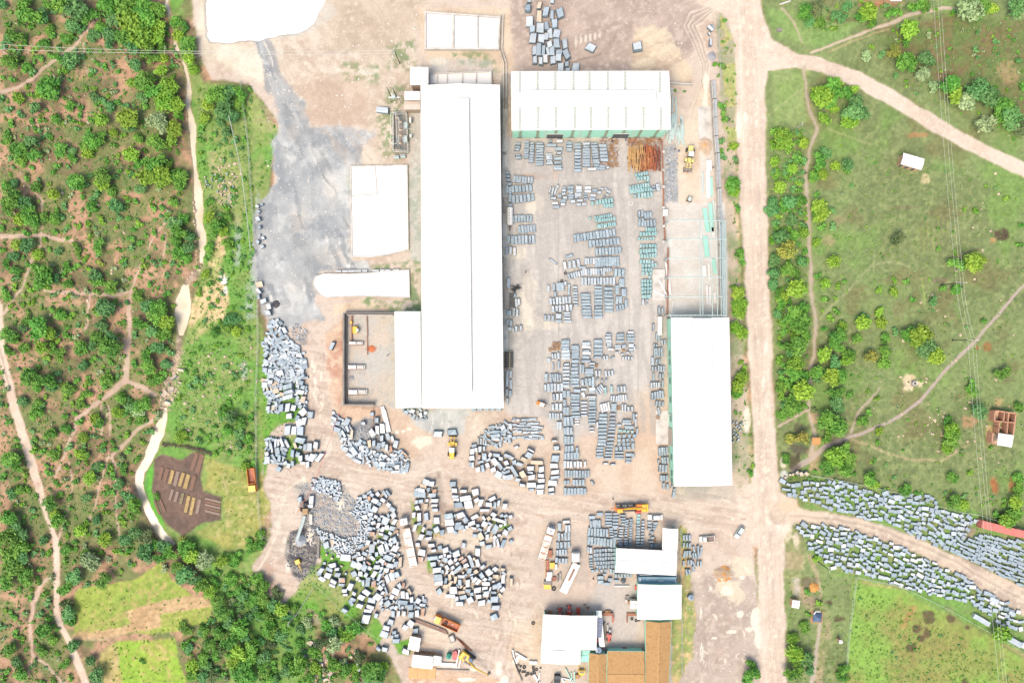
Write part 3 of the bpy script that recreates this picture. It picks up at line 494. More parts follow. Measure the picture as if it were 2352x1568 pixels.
# vegetable beds and fields
poly([(345, 1060), (372, 1042), (420, 1055), (440, 1038), (470, 1042), (462, 1100), (470, 1128), (508, 1140), (505, 1195), (470, 1200), (420, 1230), (385, 1205), (352, 1165)], tx((126, 106, 94), (112, 96, 86)), soft=3, jit=4, zone=Z_FIELD)
poly([(470, 1050), (600, 1090), (620, 1160), (600, 1250), (520, 1265), (450, 1225), (510, 1195), (512, 1140), (470, 1125)], tx((176, 174, 100), (150, 166, 86), (196, 186, 130)), soft=7, jit=9, a=0.9, zone=Z_GRASS)
FLD = tx((160, 182, 84), (146, 174, 78), (186, 176, 110), n=fbm(GU, GV, 60, 1451, 4), sp=0.3)
poly([(170, 1358), (185, 1350), (255, 1340), (310, 1330), (370, 1290), (395, 1330), (440, 1362), (485, 1385), (480, 1425), (400, 1450), (280, 1455), (170, 1468)], FLD, soft=4, jit=5, zone=Z_FIELD)
poly([(288, 1405), (370, 1380), (452, 1365), (488, 1390), (440, 1400), (368, 1410), (370, 1440), (300, 1452), (240, 1468), (165, 1470), (168, 1455), (280, 1440), (300, 1430)], tx((212, 184, 144), (196, 164, 126)), soft=3, jit=4, a=0.95)
for k in range(16):
    o = k * 6.0
    line([(175, 1462 - o * 0.2 - 0, 1.6), (300, 1450 - o, 1.6), (480, 1415 - o * 0.95, 1.6)], (166, 142, 96) if k % 2 else (204, 178, 132), soft=1.2, jit=1.5, a=0.55 if o < 60 else 0.12, dz=-0.07)
poly([(228, 1500), (270, 1472), (400, 1465), (412, 1520), (430, 1570), (420, 1650), (260, 1650), (240, 1560)], tx((150, 190, 70), (166, 188, 84), (196, 178, 120), n=fbm(GU, GV, 60, 1551, 4)), soft=5, jit=6, zone=Z_FIELD)
poly([(226, 1500), (262, 1480), (280, 1540), (290, 1600), (250, 1600)], tx((206, 180, 140), (186, 170, 110)), soft=5, jit=8, a=0.8)
poly([(330, 1095), (352, 1060), (350, 1130), (385, 1220), (352, 1190), (328, 1130)], (104, 190, 66), soft=4, jit=4, a=0.9)

def strk(ang, a, b, seed):
    c_, s_ = math.cos(ang), math.sin(ang); return fbm((GU * c_ + GV * s_) / a, (-GU * s_ + GV * c_) / b, 1.0, seed, 4)
sk = strk(1.15, 60, 7, 1601); sp_ = [(580, 90), (612, 86), (640, 160), (690, 230), (712, 290), (860, 300), (830, 340), (806, 600), (850, 600), (860, 625), (735, 620), (722, 690), (745, 730), (640, 760), (605, 730), (585, 610), (590, 470), (635, 420), (625, 330), (645, 290), (600, 140)]
poly(sp_, (140, 152, 168), soft=6, jit=14, a=0.75, brk=1, bn=np.abs(2 * fbm(GU * 1.3 - GV * .35, GV * .6, 58, 2001, 5) - 1) * 3.4); poly(sp_, (222, 224, 226), soft=5, jit=16, a=0.5, brk=1, bn=1 - sk * .2 - med * .8 + .0); poly(sp_, (150, 162, 176), soft=6, jit=14, a=0.5, brk=1, bn=1.02 - fbm(GU, GV, 70, 2101, 5))
poly([(735, 740), (600, 1120), (640, 1400), (1100, 1560), (1230, 1560), (1215, 1200), (1720, 1220), (1720, 1130), (1400, 1130), (1100, 1100), (800, 1040)], (186, 160, 142), soft=8, jit=6, a=0.3, brk=1, bn=strk(0.12, 70, 5, 1701))
poly([(735, 740), (600, 1120), (640, 1400), (1100, 1560), (1230, 1560), (1215, 1200), (1720, 1220), (1720, 1130), (1400, 1130), (1100, 1100), (800, 1040)], (248, 232, 212), soft=8, jit=6, a=0.3, brk=1, bn=strk(0.2, 60, 6, 1751))
poly([(1160, 320), (1530, 322), (1535, 500), (1540, 740), (1510, 1000), (1250, 960), (1165, 950)], (180, 174, 172), soft=5, jit=3, a=0.5, brk=1, bn=strk(1.5, 90, 12, 1801)); poly([(1180, -80), (1640, -80), (1590, 120), (1545, 162), (1180, 165)], (170, 142, 130), soft=8, jit=8, a=0.2, brk=1, bn=strk(2.6, 50, 6, 1851))
poly([(1700, -60), (1745, -60), (1760, 400), (1775, 900), (1803, 1400), (1803, 1620), (1752, 1620), (1742, 1300), (1726, 920), (1698, 450)], (204, 172, 148), soft=6, jit=2, a=0.22, brk=1, bn=strk(1.54, 110, 5.5, 1901))
poly([(640, 0), (960, 0), (960, 380), (800, 380), (700, 280), (640, 180)], (206, 170, 140), soft=10, jit=8, a=0.35, brk=1, bn=strk(0.9, 40, 10, 1951))
# stream: carve the bed, then lay the milky water in it
STREAM = [[(380, -40, 8), (382, 12, 10), (392, 36, 8)], [(401, 96, 8), (406, 118, 10)], [(419, 140, 5), (425, 152, 9), (431, 180, 10), (434, 212, 15), (431, 240, 13), (434, 262, 12), (440, 290, 22), (442, 320, 18), (443, 350, 10), (446, 390, 8), (451, 410, 12), (453, 442, 24), (456, 474, 19), (456, 512, 17), (462, 542, 20), (464, 572, 16), (462, 604, 7)],
          [(430, 652, 6), (424, 664, 20), (420, 690, 38), (419, 717, 40), (417, 742, 27), (415, 770, 10)], [(379, 935, 6), (374, 958, 16), (368, 975, 22), (362, 996, 26), (350, 1024, 28), (337, 1054, 22), (321, 1084, 20), (317, 1109, 20), (326, 1139, 19), (337, 1169, 18), (355, 1203, 20), (375, 1231, 19), (392, 1243, 12), (402, 1249, 4)]]
STREAM = [[(a, b, w * (.72 if b < 400 else .9)) for a, b, w in L] for L in STREAM]
for L in STREAM:
    line([(p[0], p[1], p[2] + 4) for p in L], (206, 178, 140), soft=2, jit=3, a=0.8)
    line(L, (214, 200, 170), soft=3.5, jit=3, dz=-0.9)
line([(402, 1249, 8), (412, 1262, 8), (470, 1330, 8), (520, 1400, 10), (600, 1500, 8)], (70, 62, 44), soft=4, jit=4, a=0.6, dz=-0.5)
POND = [(472, -60), (472, 10), (474, 80), (482, 95), (520, 98), (560, 93), (590, 96), (612, 88), (640, 80), (680, 76), (700, 68), (720, 50), (730, 30), (745, 0), (760, -60)]
poly(POND, (240, 238, 230), soft=4, jit=4, dz=-1.2)
poly([(720, 20), (760, 0), (770, 30), (735, 60), (700, 80), (640, 90), (640, 80)], (214, 210, 200), soft=5, jit=8, a=0.6)
yz = np.isin(ZONE, (Z_YARD, Z_ROAD, Z_GROUND, Z_PATH)); gl = GC[yz].mean(1, keepdims=True); sat = np.where(ZONE[yz] == Z_GROUND, .84, .56)[:, None]; GC[yz] = (gl + (GC[yz] - gl) * sat) * np.array([.965, 1.0, .975])
veg = (ZONE == Z_GRASS) & (GU > 1740); GC[veg] *= .88
west = (ZONE == Z_GROUND) & (GU < 900); GC[west] *= np.array([.88, .87, .86])
for q in range(14):
    i = 3 + q * 5.3; v_ = 60 + i * 21; blob(1728 + v_ / 1568 * 55 + rp.gauss(0, 9), v_, 3, 26, (176, 164, 158), a=0.3, jit=0.7, soft=0.6)
for i in range(170):
    u, v = rp.choice([(rp.uniform(610, 760), rp.uniform(1000, 1180)), (rp.uniform(900, 1720), rp.uniform(1050, 1200)), (rp.uniform(1140, 1250), rp.uniform(1180, 1560)), (rp.uniform(1000, 1180), rp.uniform(1200, 1420)), (rp.uniform(1570, 1740), rp.uniform(1220, 1560)), (rp.uniform(700, 745), rp.uniform(780, 1000))])
    a_ = rp.gauss(0.2 if 1050 < v < 1200 else 1.3, .35); L_ = rp.uniform(2, 13); w_ = rp.uniform(.9, 3.2); c_ = rp.choice([(250, 236, 212), (248, 238, 222), (176, 152, 138), (190, 166, 150)])
    line([(u - math.cos(a_) * L_, v - math.sin(a_) * L_, w_), (u, v, w_ * 1.7), (u + math.cos(a_ + .2) * L_, v + math.sin(a_ + .2) * L_, w_ * .6)], c_, soft=1, jit=2.5, a=.75, wet=.4 if c_[0] > 200 else None)
# general relief
GZ += (big - 0.5) * 0.0 + (med - 0.5) * 0.22 * (ZONE != Z_YARD) + (fine - 0.5) * 0.07
GC *= (0.95 + 0.1 * fine2[:, None]) * (0.93 + 0.14 * fine[:, None])
rough_zone = np.isin(ZONE, (Z_GROUND, Z_GRASS, Z_FIELD))
GC[rough_zone] *= (0.80 + 0.40 * vnoise(GU[rough_zone] / 5.5, GV[rough_zone] / 5.5, 777))[:, None]

def ground_material():
    m = bpy.data.materials.new('soil_and_grass'); m.use_nodes = True; n = m.node_tree; b = n.nodes['Principled BSDF']
    at = n.nodes.new('ShaderNodeAttribute'); at.attribute_name = 'soil'
    wt = n.nodes.new('ShaderNodeAttribute'); wt.attribute_name = 'wet'
    geo = n.nodes.new('ShaderNodeNewGeometry'); hs = n.nodes.new('ShaderNodeHueSaturation')
    t1 = n.nodes.new('ShaderNodeTexNoise'); t1.inputs['Scale'].default_value = 1.6; t1.inputs['Detail'].default_value = 6; t1.inputs['Roughness'].default_value = 0.7
    n.links.new(geo.outputs['Position'], t1.inputs['Vector'])
    mr = n.nodes.new('ShaderNodeMapRange'); mr.inputs[1].default_value = 0.3; mr.inputs[2].default_value = 0.7; mr.inputs[3].default_value = 0.88; mr.inputs[4].default_value = 1.12
    n.links.new(t1.outputs[0], mr.inputs[0]); n.links.new(mr.outputs[0], hs.inputs['Value']); n.links.new(at.outputs['Color'], hs.inputs['Color'])
    n.links.new(hs.outputs[0], b.inputs['Base Color'])
    r = n.nodes.new('ShaderNodeMapRange'); r.inputs[3].default_value = 0.95; r.inputs[4].default_value = 0.25
    n.links.new(wt.outputs['Fac'], r.inputs[0]); n.links.new(r.outputs[0], b.inputs['Roughness']); b.inputs['Specular IOR Level'].default_value = 0.25
    bp = n.nodes.new('ShaderNodeBump'); bp.inputs['Strength'].default_value = 0.5; bp.inputs['Distance'].default_value = 0.15
    n.links.new(t1.outputs[0], bp.inputs['Height']); n.links.new(bp.outputs[0], b.inputs['Normal'])
    return m
MG = ground_material()
def build_ground():
    k = 1.0 / S
    X = (GU - 1176) * k; Y = (784 - GV) * k; P = np.stack([X, Y, GZ], 1).astype(np.float32)
    A = np.clip(GC / GAIN, 0.004, 0.8)
    i = np.arange((NV - 1) * (NU - 1)); r = i // (NU - 1); c = i % (NU - 1); a = r * NU + c
    quads = np.stack([a + NU, a + NU + 1, a + 1, a], 1)
    zf = ZONE[a]
    names = {Z_GROUND: 'bush_ground', Z_ROAD: 'dirt_road', Z_PATH: 'footpath', Z_YARD: 'yard_ground', Z_FIELD: 'crop_field', Z_GRASS: 'grass_ground'}
    for z, nm in names.items():
        q = quads[zf == z]
        used, inv = np.unique(q.ravel(), return_inverse=True)
        me = bpy.data.meshes.new(nm); me.vertices.add(len(used)); me.vertices.foreach_set('co', P[used].ravel())
        me.loops.add(len(inv)); me.loops.foreach_set('vertex_index', inv.astype(np.int32))
        me.polygons.add(len(q)); me.polygons.foreach_set('loop_start', np.arange(len(q), dtype=np.int32) * 4); me.polygons.foreach_set('loop_total', np.full(len(q), 4, np.int32))
        me.update(calc_edges=True)
        ca = me.attributes.new('soil', 'FLOAT_COLOR', 'POINT'); ca.data.foreach_set('color', np.concatenate([A[used], np.ones((len(used), 1))], 1).astype(np.float32).ravel())
        wa = me.attributes.new('wet', 'FLOAT', 'POINT'); wa.data.foreach_set('value', GWET[used].astype(np.float32))
        me.materials.append(MG); kind(link(nm, me), 'structure')
    # beyond the surveyed plot: a coarse skirt to the horizon
    mb = MB(); n0 = (float(P[:, 0].min()), float(P[:, 0].max()), float(P[:, 1].min()), float(P[:, 1].max())); F = 4000
    x0, x1, y0, y1 = n0[0] + .2, n0[1] - .2, n0[2] + .2, n0[3] - .2
    for a_, b_, c_, d_ in ((-F, F, y1, F), (-F, F, -F, y0), (-F, x0, y0, y1), (x1, F, y0, y1)): mb.add([(a_, c_, -.12), (b_, c_, -.12), (b_, d_, -.12), (a_, d_, -.12)], [(0, 1, 2, 3)])
    kind(mb.obj('outer_ground', mat('far_bush', (138, 140, 92), 0.95, 0.25, 0.02, stain=(176, 146, 112))), 'structure')
build_ground()
GZG = GZ.reshape(NV, NU)
def gz(u, v):
    i = int((v - vs_[0]) / STEP); j = int((u - us_[0]) / STEP)
    return float(GZG[min(max(i, 0), NV - 1), min(max(j, 0), NU - 1)])
MILK = mat('milky_water', (232, 222, 196), 0.35, 0.06, 0.3, spec=0.5, stain=(212, 194, 156))
SLUR = mat('white_slurry', (252, 252, 250), 0.3, 0.02, 0.3)
def ribbon(L, z, mb, grow=3):
    pts = [Vector((p[0], p[1])) for p in L]; Lf = []; Rt = []
    for i, p in enumerate(pts):
        d = (pts[min(i + 1, len(pts) - 1)] - pts[max(i - 1, 0)]).normalized(); n_ = Vector((-d.y, d.x)) * (L[i][2] / 2 + grow)
        Lf.append(p + n_); Rt.append(p - n_)
    o = len(mb.v)
    for a, b in zip(Lf, Rt): mb.v.append(tuple(W(a.x, a.y, z))); mb.v.append(tuple(W(b.x, b.y, z)))
    for i in range(len(L) - 1): mb.f.append((o + 2 * i, o + 2 * i + 1, o + 2 * i + 3, o + 2 * i + 2)); mb.m.append(0)
for L in STREAM:
    mb = MB(); ribbon(L, -0.42, mb); kind(mb.obj('stream_water', MILK), 'structure')
mb = MB(); mb.add([tuple(W(u, v, -0.5)) for u, v in [(462, -90), (462, 110), (640, 112), (770, 80), (790, -90)]], [(0, 1, 2, 3, 4)]); kind(mb.obj('slurry_pond_water', SLUR), 'structure')
# ------------------------------------------------------------------ buildings
M_ROOF = mat('white_roof_sheet', (250, 252, 252), 0.45, 0.02, 0.4); M_ROOF2 = mat('pale_aqua_roof_sheet', (240, 252, 250), 0.45, 0.04, 0.6)
M_GRN = mat('mint_wall_cladding', (186, 255, 234), 0.5, 0.05, 0.5, stain=(170, 250, 226)); M_TRIM = mat('white_trim', (238, 244, 240), 0.5, 0.04, 1)
M_SKY = mat('aged_skylight', (196, 210, 204), 0.4, 0.12, 2); M_WIN = mat('window_louvre', (128, 150, 146), 0.4, 0.1, 2); M_DOOR = mat('dark_opening', (96, 104, 108), 0.8, 0.2, 1)
M_CON = mat('concrete', (222, 222, 218), 0.85, 0.12, 0.8, stain=(180, 178, 174)); M_COND = mat('stained_concrete', (150, 146, 142), 0.85, 0.18, 0.8, stain=(120, 116, 112)); M_STEEL = mat('aqua_steel', (206, 230, 230), 0.45, 0.08, 1)
M_THATCH = mat('brown_ridged_roof', (204, 166, 112), 0.85, 0.16, 3.0, stain=(176, 138, 88)); M_RUST = mat('rusty_steel', (176, 122, 96), 0.8, 0.2, 2, stain=(140, 96, 80)); M_MUD = mat('mud_wall', (208, 176, 142), 0.9, 0.14, 1.2, stain=(188, 152, 120))
M_BLK = mat('black_rubber', (66, 70, 74), 0.8, 0.15, 4); M_GLASS = mat('tinted_glass', (86, 104, 116), 0.12, 0.05, 1, spec=0.6); M_WHT = mat('white_paint', (244, 246, 246), 0.35, 0.03, 1); M_BROWN = mat('brown_fascia', (186, 168, 150), 0.8, 0.12, 1)
M_WIRE = mat('pale_wire', (206, 214, 206), 0.5, 0.05, 1); M_TIMB = mat('weathered_timber', (196, 156, 112), 0.85, 0.2, 2, stain=(160, 122, 86)); M_POLE = mat('tarred_pole', (84, 78, 72), 0.9, 0.2, 2)
def strip(mb, P, th=0.06, mi=0):
    """P: four top corners (any winding), thin sheet"""
    t = [Vector(p) for p in P]; n = (t[1] - t[0]).cross(t[2] - t[0])
    if n.z < 0: t = t[::-1]
    b = [p - Vector((0, 0, th)) for p in t]
    mb.add(b + t, [(3, 2, 1, 0), (4, 5, 6, 7), (0, 1, 5, 4), (1, 2, 6, 5), (2, 3, 7, 6), (3, 0, 4, 7)], mi)
def rel(root, P): return [Vector(p) - root.location for p in P]
def gable_roof(root, Q, axis, rise, n, m, nm='roof_sheet', ribs=True):
    """Q: NW NE SE SW eave corners (world)."""
    A, B, C_, D = [Vector(q) for q in Q]; L = lambda a, b, t: a + (b - a) * t; up = Vector((0, 0, rise))
    for i in range(n):
        t0, t1 = i / n, (i + 1) / n; dz = Vector((0, 0, 0.035 * (i % 2)))
        for side in (0, 1):
            mb = MB()
            if axis == 'y':
                r0, r1 = L(L(A, B, .5), L(D, C_, .5), t0) + up, L(L(A, B, .5), L(D, C_, .5), t1) + up
                e0, e1 = (L(A, D, t0), L(A, D, t1)) if side == 0 else (L(B, C_, t0), L(B, C_, t1))
            else:
                r0, r1 = L(L(A, D, .5), L(B, C_, .5), t0) + up, L(L(A, D, .5), L(B, C_, .5), t1) + up
                e0, e1 = (L(A, B, t0), L(A, B, t1)) if side == 0 else (L(D, C_, t0), L(D, C_, t1))
            strip(mb, rel(root, [r0 + dz, r1 + dz, e1 + dz, e0 + dz]), 0.05)
            if ribs:
                for k in range(5):
                    a = (k + .5) / 5; p, q = L(r0, r1, a) + dz, L(e0, e1, a) + dz; w_ = (r1 - r0).normalized() * 0.06; z_ = Vector((0, 0, .05))
                    strip(mb, rel(root, [p - w_ + z_, p + w_ + z_, q + w_ + z_, q - w_ + z_]), 0.05)
            mb.obj(nm, m, root)
    mb = MB()
    a, b = ((A + B) / 2 + up, (D + C_) / 2 + up) if axis == 'y' else ((A + D) / 2 + up, (B + C_) / 2 + up)
    w_ = (b - a).normalized().cross(Vector((0, 0, 1))) * 0.25; z_ = Vector((0, 0, .14)); strip(mb, rel(root, [a - w_ + z_, a + w_ + z_, b + w_ + z_, b - w_ + z_]), 0.1); mb.obj('ridge_cap', m, root)
def quadW(pts, h): return [W(u, v, h) for u, v in pts]
def inset(Q, d):
    c = sum(Q, Vector()) / len(Q); return [q + Vector(((c - q).x / abs((c - q).x) * d, (c - q).y / abs((c - q).y) * d, 0)) for q in Q]
def building(name, label, cat, pts, h, axis, rise, n, roofm, wallm, over=0.5, group=None, skip=()):
    Q = quadW(pts, h); c = sum(Q, Vector()) / 4; root = empty(name, (c.x, c.y, 0)); I = inset(Q, over)
    nms = ['north', 'east', 'south', 'west']
    for i in range(4):
        if i in skip: continue
        a, b = I[i], I[(i + 1) % 4]; dd = (b - a).normalized(); nn = Vector((dd.y, -dd.x, 0)) * 0.12
        if i % 2: a = a + dd * 0.125; b = b - dd * 0.125
        mb = MB(); P = [a, b, b + nn, a + nn]; P = [p - root.location for p in P]; mb.prism([(p.x, p.y) for p in P], -0.3, h - 0.08); mb.obj('wall', wallm, root)
    gable_roof(root, Q, axis, rise, n, roofm); tag(root, label, cat, group); return root, Q, I
# long production shed
root, Q, I = building('production_shed', 'very long white-roofed shed with raised ridge vent down the middle of the works', 'shed', [(966, 196), (1148, 195), (1157, 937), (969, 937)], 8, 'y', 1.3, 18, M_ROOF, M_GRN)
def monitor(root, u0, u1, v0, v1, z, hh, axis, m=M_ROOF):
    Q = quadW([(u0[0], v0), (u1[0], v0), (u1[1], v1), (u0[1], v1)], z + hh); I = inset(Q, 0.04); mb = MB()
    P = [(p.x - root.location.x, p.y - root.location.y) for p in I]; mb.prism(P, z - 1.0, z + hh - .1); f = mb.obj('ridge_vent', M_GRN, root)
    Qr = [q for q in Q]; A, B, C_, D = Qr; up = Vector((0, 0, .35)); mb = MB()
    if axis == 'y': r0, r1 = (A + B) / 2 + up, (D + C_) / 2 + up; fs = [[A, r0, r1, D], [B, r0, r1, C_]]
    else: r0, r1 = (A + D) / 2 + up, (B + C_) / 2 + up; fs = [[A, r0, r1, B], [D, r0, r1, C_]]
    for q in fs: strip(mb, rel(root, q), 0.08)
    mb.obj('vent_roof', m, root)
monitor(root, (1033, 1041), (1077, 1084), 226, 900, 8.9, 1.1, 'y')
for v in (330, 460, 590, 720, 850): p = W(1160, v, 5) - root.location; mb = MB(); mb.tube((p.x, p.y, 0), (p.x, p.y, 6.5), .09); mb.obj('downpipe', M_TRIM, root)
for (u, v) in [(1160, 300), (1160, 405), (1160, 540), (1161, 760)]:
    p = W(u, v); mb = MB(); mb.box(-.8, .8, -7, 7, 0, .25); mb.box(-.85, -.6, -7, 7, .25, .45); o = mb.obj('drain_channel', M_CON, None, smooth=False); o.location = p; later(o, 'grey concrete drain channel', 'drain', 'drain channels beside the long shed', u, v)
root, Q, I = building('side_annex', 'white and pale aqua lean-to joined to the long shed\'s southwest side', 'annex', [(906, 715), (966, 715), (968, 936), (909, 937)], 6.4, 'y', 0.2, 6, M_ROOF2, M_GRN)
for i, (pts, h, lab, m) in enumerate([([(942, 154), (984, 155), (984, 196), (942, 196)], 5.5, 'small square white-roofed block at the long shed\'s northwest corner', M_ROOF), ([(929, 210), (965, 210), (965, 231), (929, 231)], 5, 'narrow white lean-to roof on the long shed\'s west side', M_ROOF), ([(928, 233), (965, 233), (965, 252), (928, 252)], 4, 'four-bay beige panelled roof above the transformer compound', mat('beige_roof', (228, 216, 206), .7, .06, 1))]):
    building('store_room', lab, 'store', pts, h, 'x' if i == 2 else 'y', 0.15, 4 if i == 2 else 2, m, M_BROWN, 0.2)
# north shed
root, Q, I = building('north_shed', 'wide white-roofed shed with skylight strips and a mint green south wall', 'shed', [(1174, 164), (1537, 163), (1540, 298), (1175, 300)], 9, 'x', 1.0, 9, M_ROOF, M_GRN, 0.3)
monitor(root, (1208, 1210), (1506, 1507), 207, 246, 9.8, 0.8, 'x', M_ROOF)
def roofz(v): return 9 + 1.0 * (1 - abs(v - 231.5) / 68)
for xs, y0, y1 in (([72, 235, 397, 565, 712, 880, 1040, 1358], 672, 815), ([72, 240, 402, 577, 725, 885, 1047, 1208, 1368], 1000, 1175)):
    for x in xs:
        mb = MB(); yy = y0
        while yy < (y1 if x not in (72, 1358, 1368) else y1 + 40):
            u, v = T(2, 0)(x, yy); z = roofz(v) + .19; p = W(u, v, z) - root.location; mb.cbox(p.x, p.y, p.z, .7, .85, .04); yy += 28
        mb.obj('skylight_strip', M_SKY, root)
def wallY(tx_): return I[3] + (I[2] - I[3]) * (tx_ / 1440.0)
for x in (72, 235, 402, 560, 720, 875, 1035, 1190, 1345):
    p = wallY(x) - root.location; mb = MB()
    for k in range(6): mb.box(p.x - .42, p.x + .42, p.y - .2, p.y - .13, 1.2 + k * 1.2, 2.1 + k * 1.2)
    mb.obj('wall_louvre', mat('louvre_strip', (160, 176, 150), .6, .1, 2), root)
    mb = MB(); mb.box(p.x - .9, p.x + .9, p.y - .25, p.y - .13, .5, 1.0); mb.obj('window', M_WIN, root)
for x in (310, 635, 1130, 1425): p = wallY(x) - root.location; mb = MB(); mb.box(p.x - .12, p.x + .12, p.y - .22, p.y - .13, 0, 8.8); mb.obj('white_trim_strip', M_TRIM, root)
for x0, x1 in ((325, 475), (950, 1095)):
    a, b = wallY(x0) - root.location, wallY(x1) - root.location; mb = MB(); mb.box(a.x, b.x, a.y - .24, a.y - .13, 0, 4.6); o = mb.obj('doorway', M_DOOR, root); mb = MB(); mb.box(a.x - .2, b.x + .2, a.y - .3, a.y - .13, 4.6, 4.85); mb.obj('lintel', M_TRIM, o)
# east shed
root, Q, I = building('east_shed', 'long white-roofed shed with mint green west wall and aqua ridge line', 'shed', [(1541, 729), (1675, 729), (1682, 1114), (1548, 1116)], 7, 'y', 1.0, 11, M_ROOF, M_GRN, 0.25)
monitor(root, (1591, 1597), (1634, 1640), 731, 1080, 7.8, 0.7, 'y')
for yy in (110, 185, 355, 525, 695, 1045, 1190, 1260):
    a = W(1534 + yy / 1330 * 4, 784 + yy / 4.0, 0); x = (I[0] + (I[3] - I[0]) * ((784 + yy / 4 - 731) / 385)).x - root.location.x; mb = MB(); mb.box(x - .2, x - .13, a.y - root.location.y - .9, a.y - root.location.y + .9, 2.8, 4.3); mb.obj('window', M_WIN, root)
for yy in (-20, 300, 660): y = W(0, 784 + yy / 4.0, 0).y - root.location.y; x = (I[0] + (I[3] - I[0]) * ((784 + yy / 4 - 731) / 385)).x - root.location.x; mb = MB(); mb.box(x - .22, x - .13, y - .15, y + .15, 0, 6.9); mb.obj('white_trim_strip', M_TRIM, root)
y0, y1 = W(0, 784 + 235, 0).y - root.location.y, W(0, 784 + 196, 0).y - root.location.y; x = (I[0] + (I[3] - I[0]) * .73).x - root.location.x; mb = MB(); mb.box(x - .26, x - .13, y0, y1, 0, 5.2); mb.obj('doorway', mat('pale_opening', (200, 190, 180), .8, .1, 1), root)
p = W(1530, 988); mb = MB(); mb.box(-3.6, 3.2, -5.5, 5.5, -.1, .12); o = mb.obj('concrete_ramp', M_CON); o.location = p + Vector((0.2, 1.0, 0)); tag(o, 'flat concrete apron at the opening in the east shed wall', 'ramp')
# bare steel frame
c = W(1602, 615); root = empty('portal_structure', c); tag(root, 'unroofed pale steel portal frame north of the east shed', 'steel frame')
for v in (507, 549.5, 593, 637, 681, 724):
    a, b = W(1537, v, 7) - c, W(1669, v, 7) - c; m_ = (a + b) / 2 + Vector((0, 0, 1)); mb = MB()
    for p, q in ((a, m_), (m_, b)): mb.tube(p, q, .16, 4)
    mb.obj('rafter', M_STEEL, root)
    for q in (a, b): mb = MB(); mb.box(q.x - .17, q.x + .17, q.y - .17, q.y + .17, 0, 7); mb.obj('column', M_STEEL, root)
for u in (1605, 1611.5, 1634, 1646, 1655, 1660, 1664, 1668):
    a, b = W(u - 1, 506, 7.5) - c, W(u + 2, 726, 7.5) - c; z = 7 + 1 * (1 - abs(u - 1603) / 66) + .22; a.z = b.z = z; mb = MB(); mb.tube(a, b, .11, 4); mb.obj('purlin', M_STEEL, root)
for u in range(1541, 1670, 8): a, b = W(u, 724, 7) - c, W(u, 729, 7) - c; a.z = b.z = 6.6; mb = MB(); mb.tube(a, b, .1, 4); mb.obj('brace', M_STEEL, root)
for z in (2.2, 3.6, 5.0, 6.2): a, b = W(1669, 507, 7) - c, W(1671, 724, 7) - c; a.z = b.z = z; mb = MB(); mb.tube(a, b, .1, 4); mb.obj('side_rail', M_STEEL, root)
M_AQS = mat('aqua_cladding_sheet', (176, 240, 224), .4, .05, 1)
def plank(name, u0, v0, u1, v1, w, z0, z1, m, noun, cat, group=None, label=None):
    a, b = W(u0, v0, z1), W(u1, v1, z1); c_ = (a + b) / 2; L = (b - a).length; o = None
    mb = MB(); mb.chbox(-L / 2, L / 2, -w / 2, w / 2, z0, z1, min(.03, w / 4)); o = mb.obj(name, m); o.location = (c_.x, c_.y, 0); o.rotation_euler = (0, 0, math.atan2((b - a).y, (b - a).x))
    if label: tag(o, label, cat, group)
    else: later(o, noun, cat, group, (u0 + u1) / 2, (v0 + v1) / 2)
    return o
def pl(c_, r_, x0, y0, x1, y1, w, *a, **k): f = T(c_, r_); p, q = f(x0, y0), f(x1, y1); return plank(a[0], *p, *q, w / 28.0, *a[1:], **k)
for x0, y0, x1, y1, w in [(1412, 840, 1450, 1140, 14), (1352, 1008, 1440, 1176, 14), (1290, 1096, 1458, 1178, 13), (1430, 860, 1462, 1140, 10), (1485, 1190, 1468, 1290, 10)]: pl(2, 1, x0, y0, x1, y1, w, 'steel_beam', 0.1, 0.5, M_WHT, 'white painted steel beam', 'beam', 'white beams beside the steel frame')
for x0, y0, x1, y1, w, m in [(1770, 345, 1800, 560, 40, M_AQS), (1820, 300, 1840, 560, 34, M_AQS), (1848, 270, 1866, 455, 16, M_STEEL), (1775, 600, 1795, 790, 44, M_AQS), (1768, 870, 1770, 985, 34, M_WHT), (1806, 850, 1818, 1010, 18, M_WHT), (1850, 810, 1868, 945, 30, M_AQS), (1790, 1050, 1800, 1230, 20, M_WHT), (1818, 1060, 1822, 1240, 18, M_WHT), (1860, 1120, 1868, 1220, 26, M_WHT), (1845, 520, 1855, 620, 26, M_WHT), (1800, 0, 1805, 250, 36, M_WHT), (1832, 60, 1834, 230, 24, M_AQS), (1752, 10, 1754, 200, 12, M_STEEL)]:
    pl(2, 1, x0, y0, x1, y1, w, 'cladding_sheet', 0.15, 0.35, m, 'long %s cladding sheet' % ('aqua' if m is M_AQS else 'pale steel' if m is M_STEEL else 'white'), 'roof sheet', 'cladding sheets lying by the steel frame')
pl(2, 0, 1810, 1470, 1812, 1568, 50, 'cladding_sheet', 0.1, .6, M_WHT, 'white cladding sheet stack', 'roof sheet', 'cladding sheets lying by the steel frame')
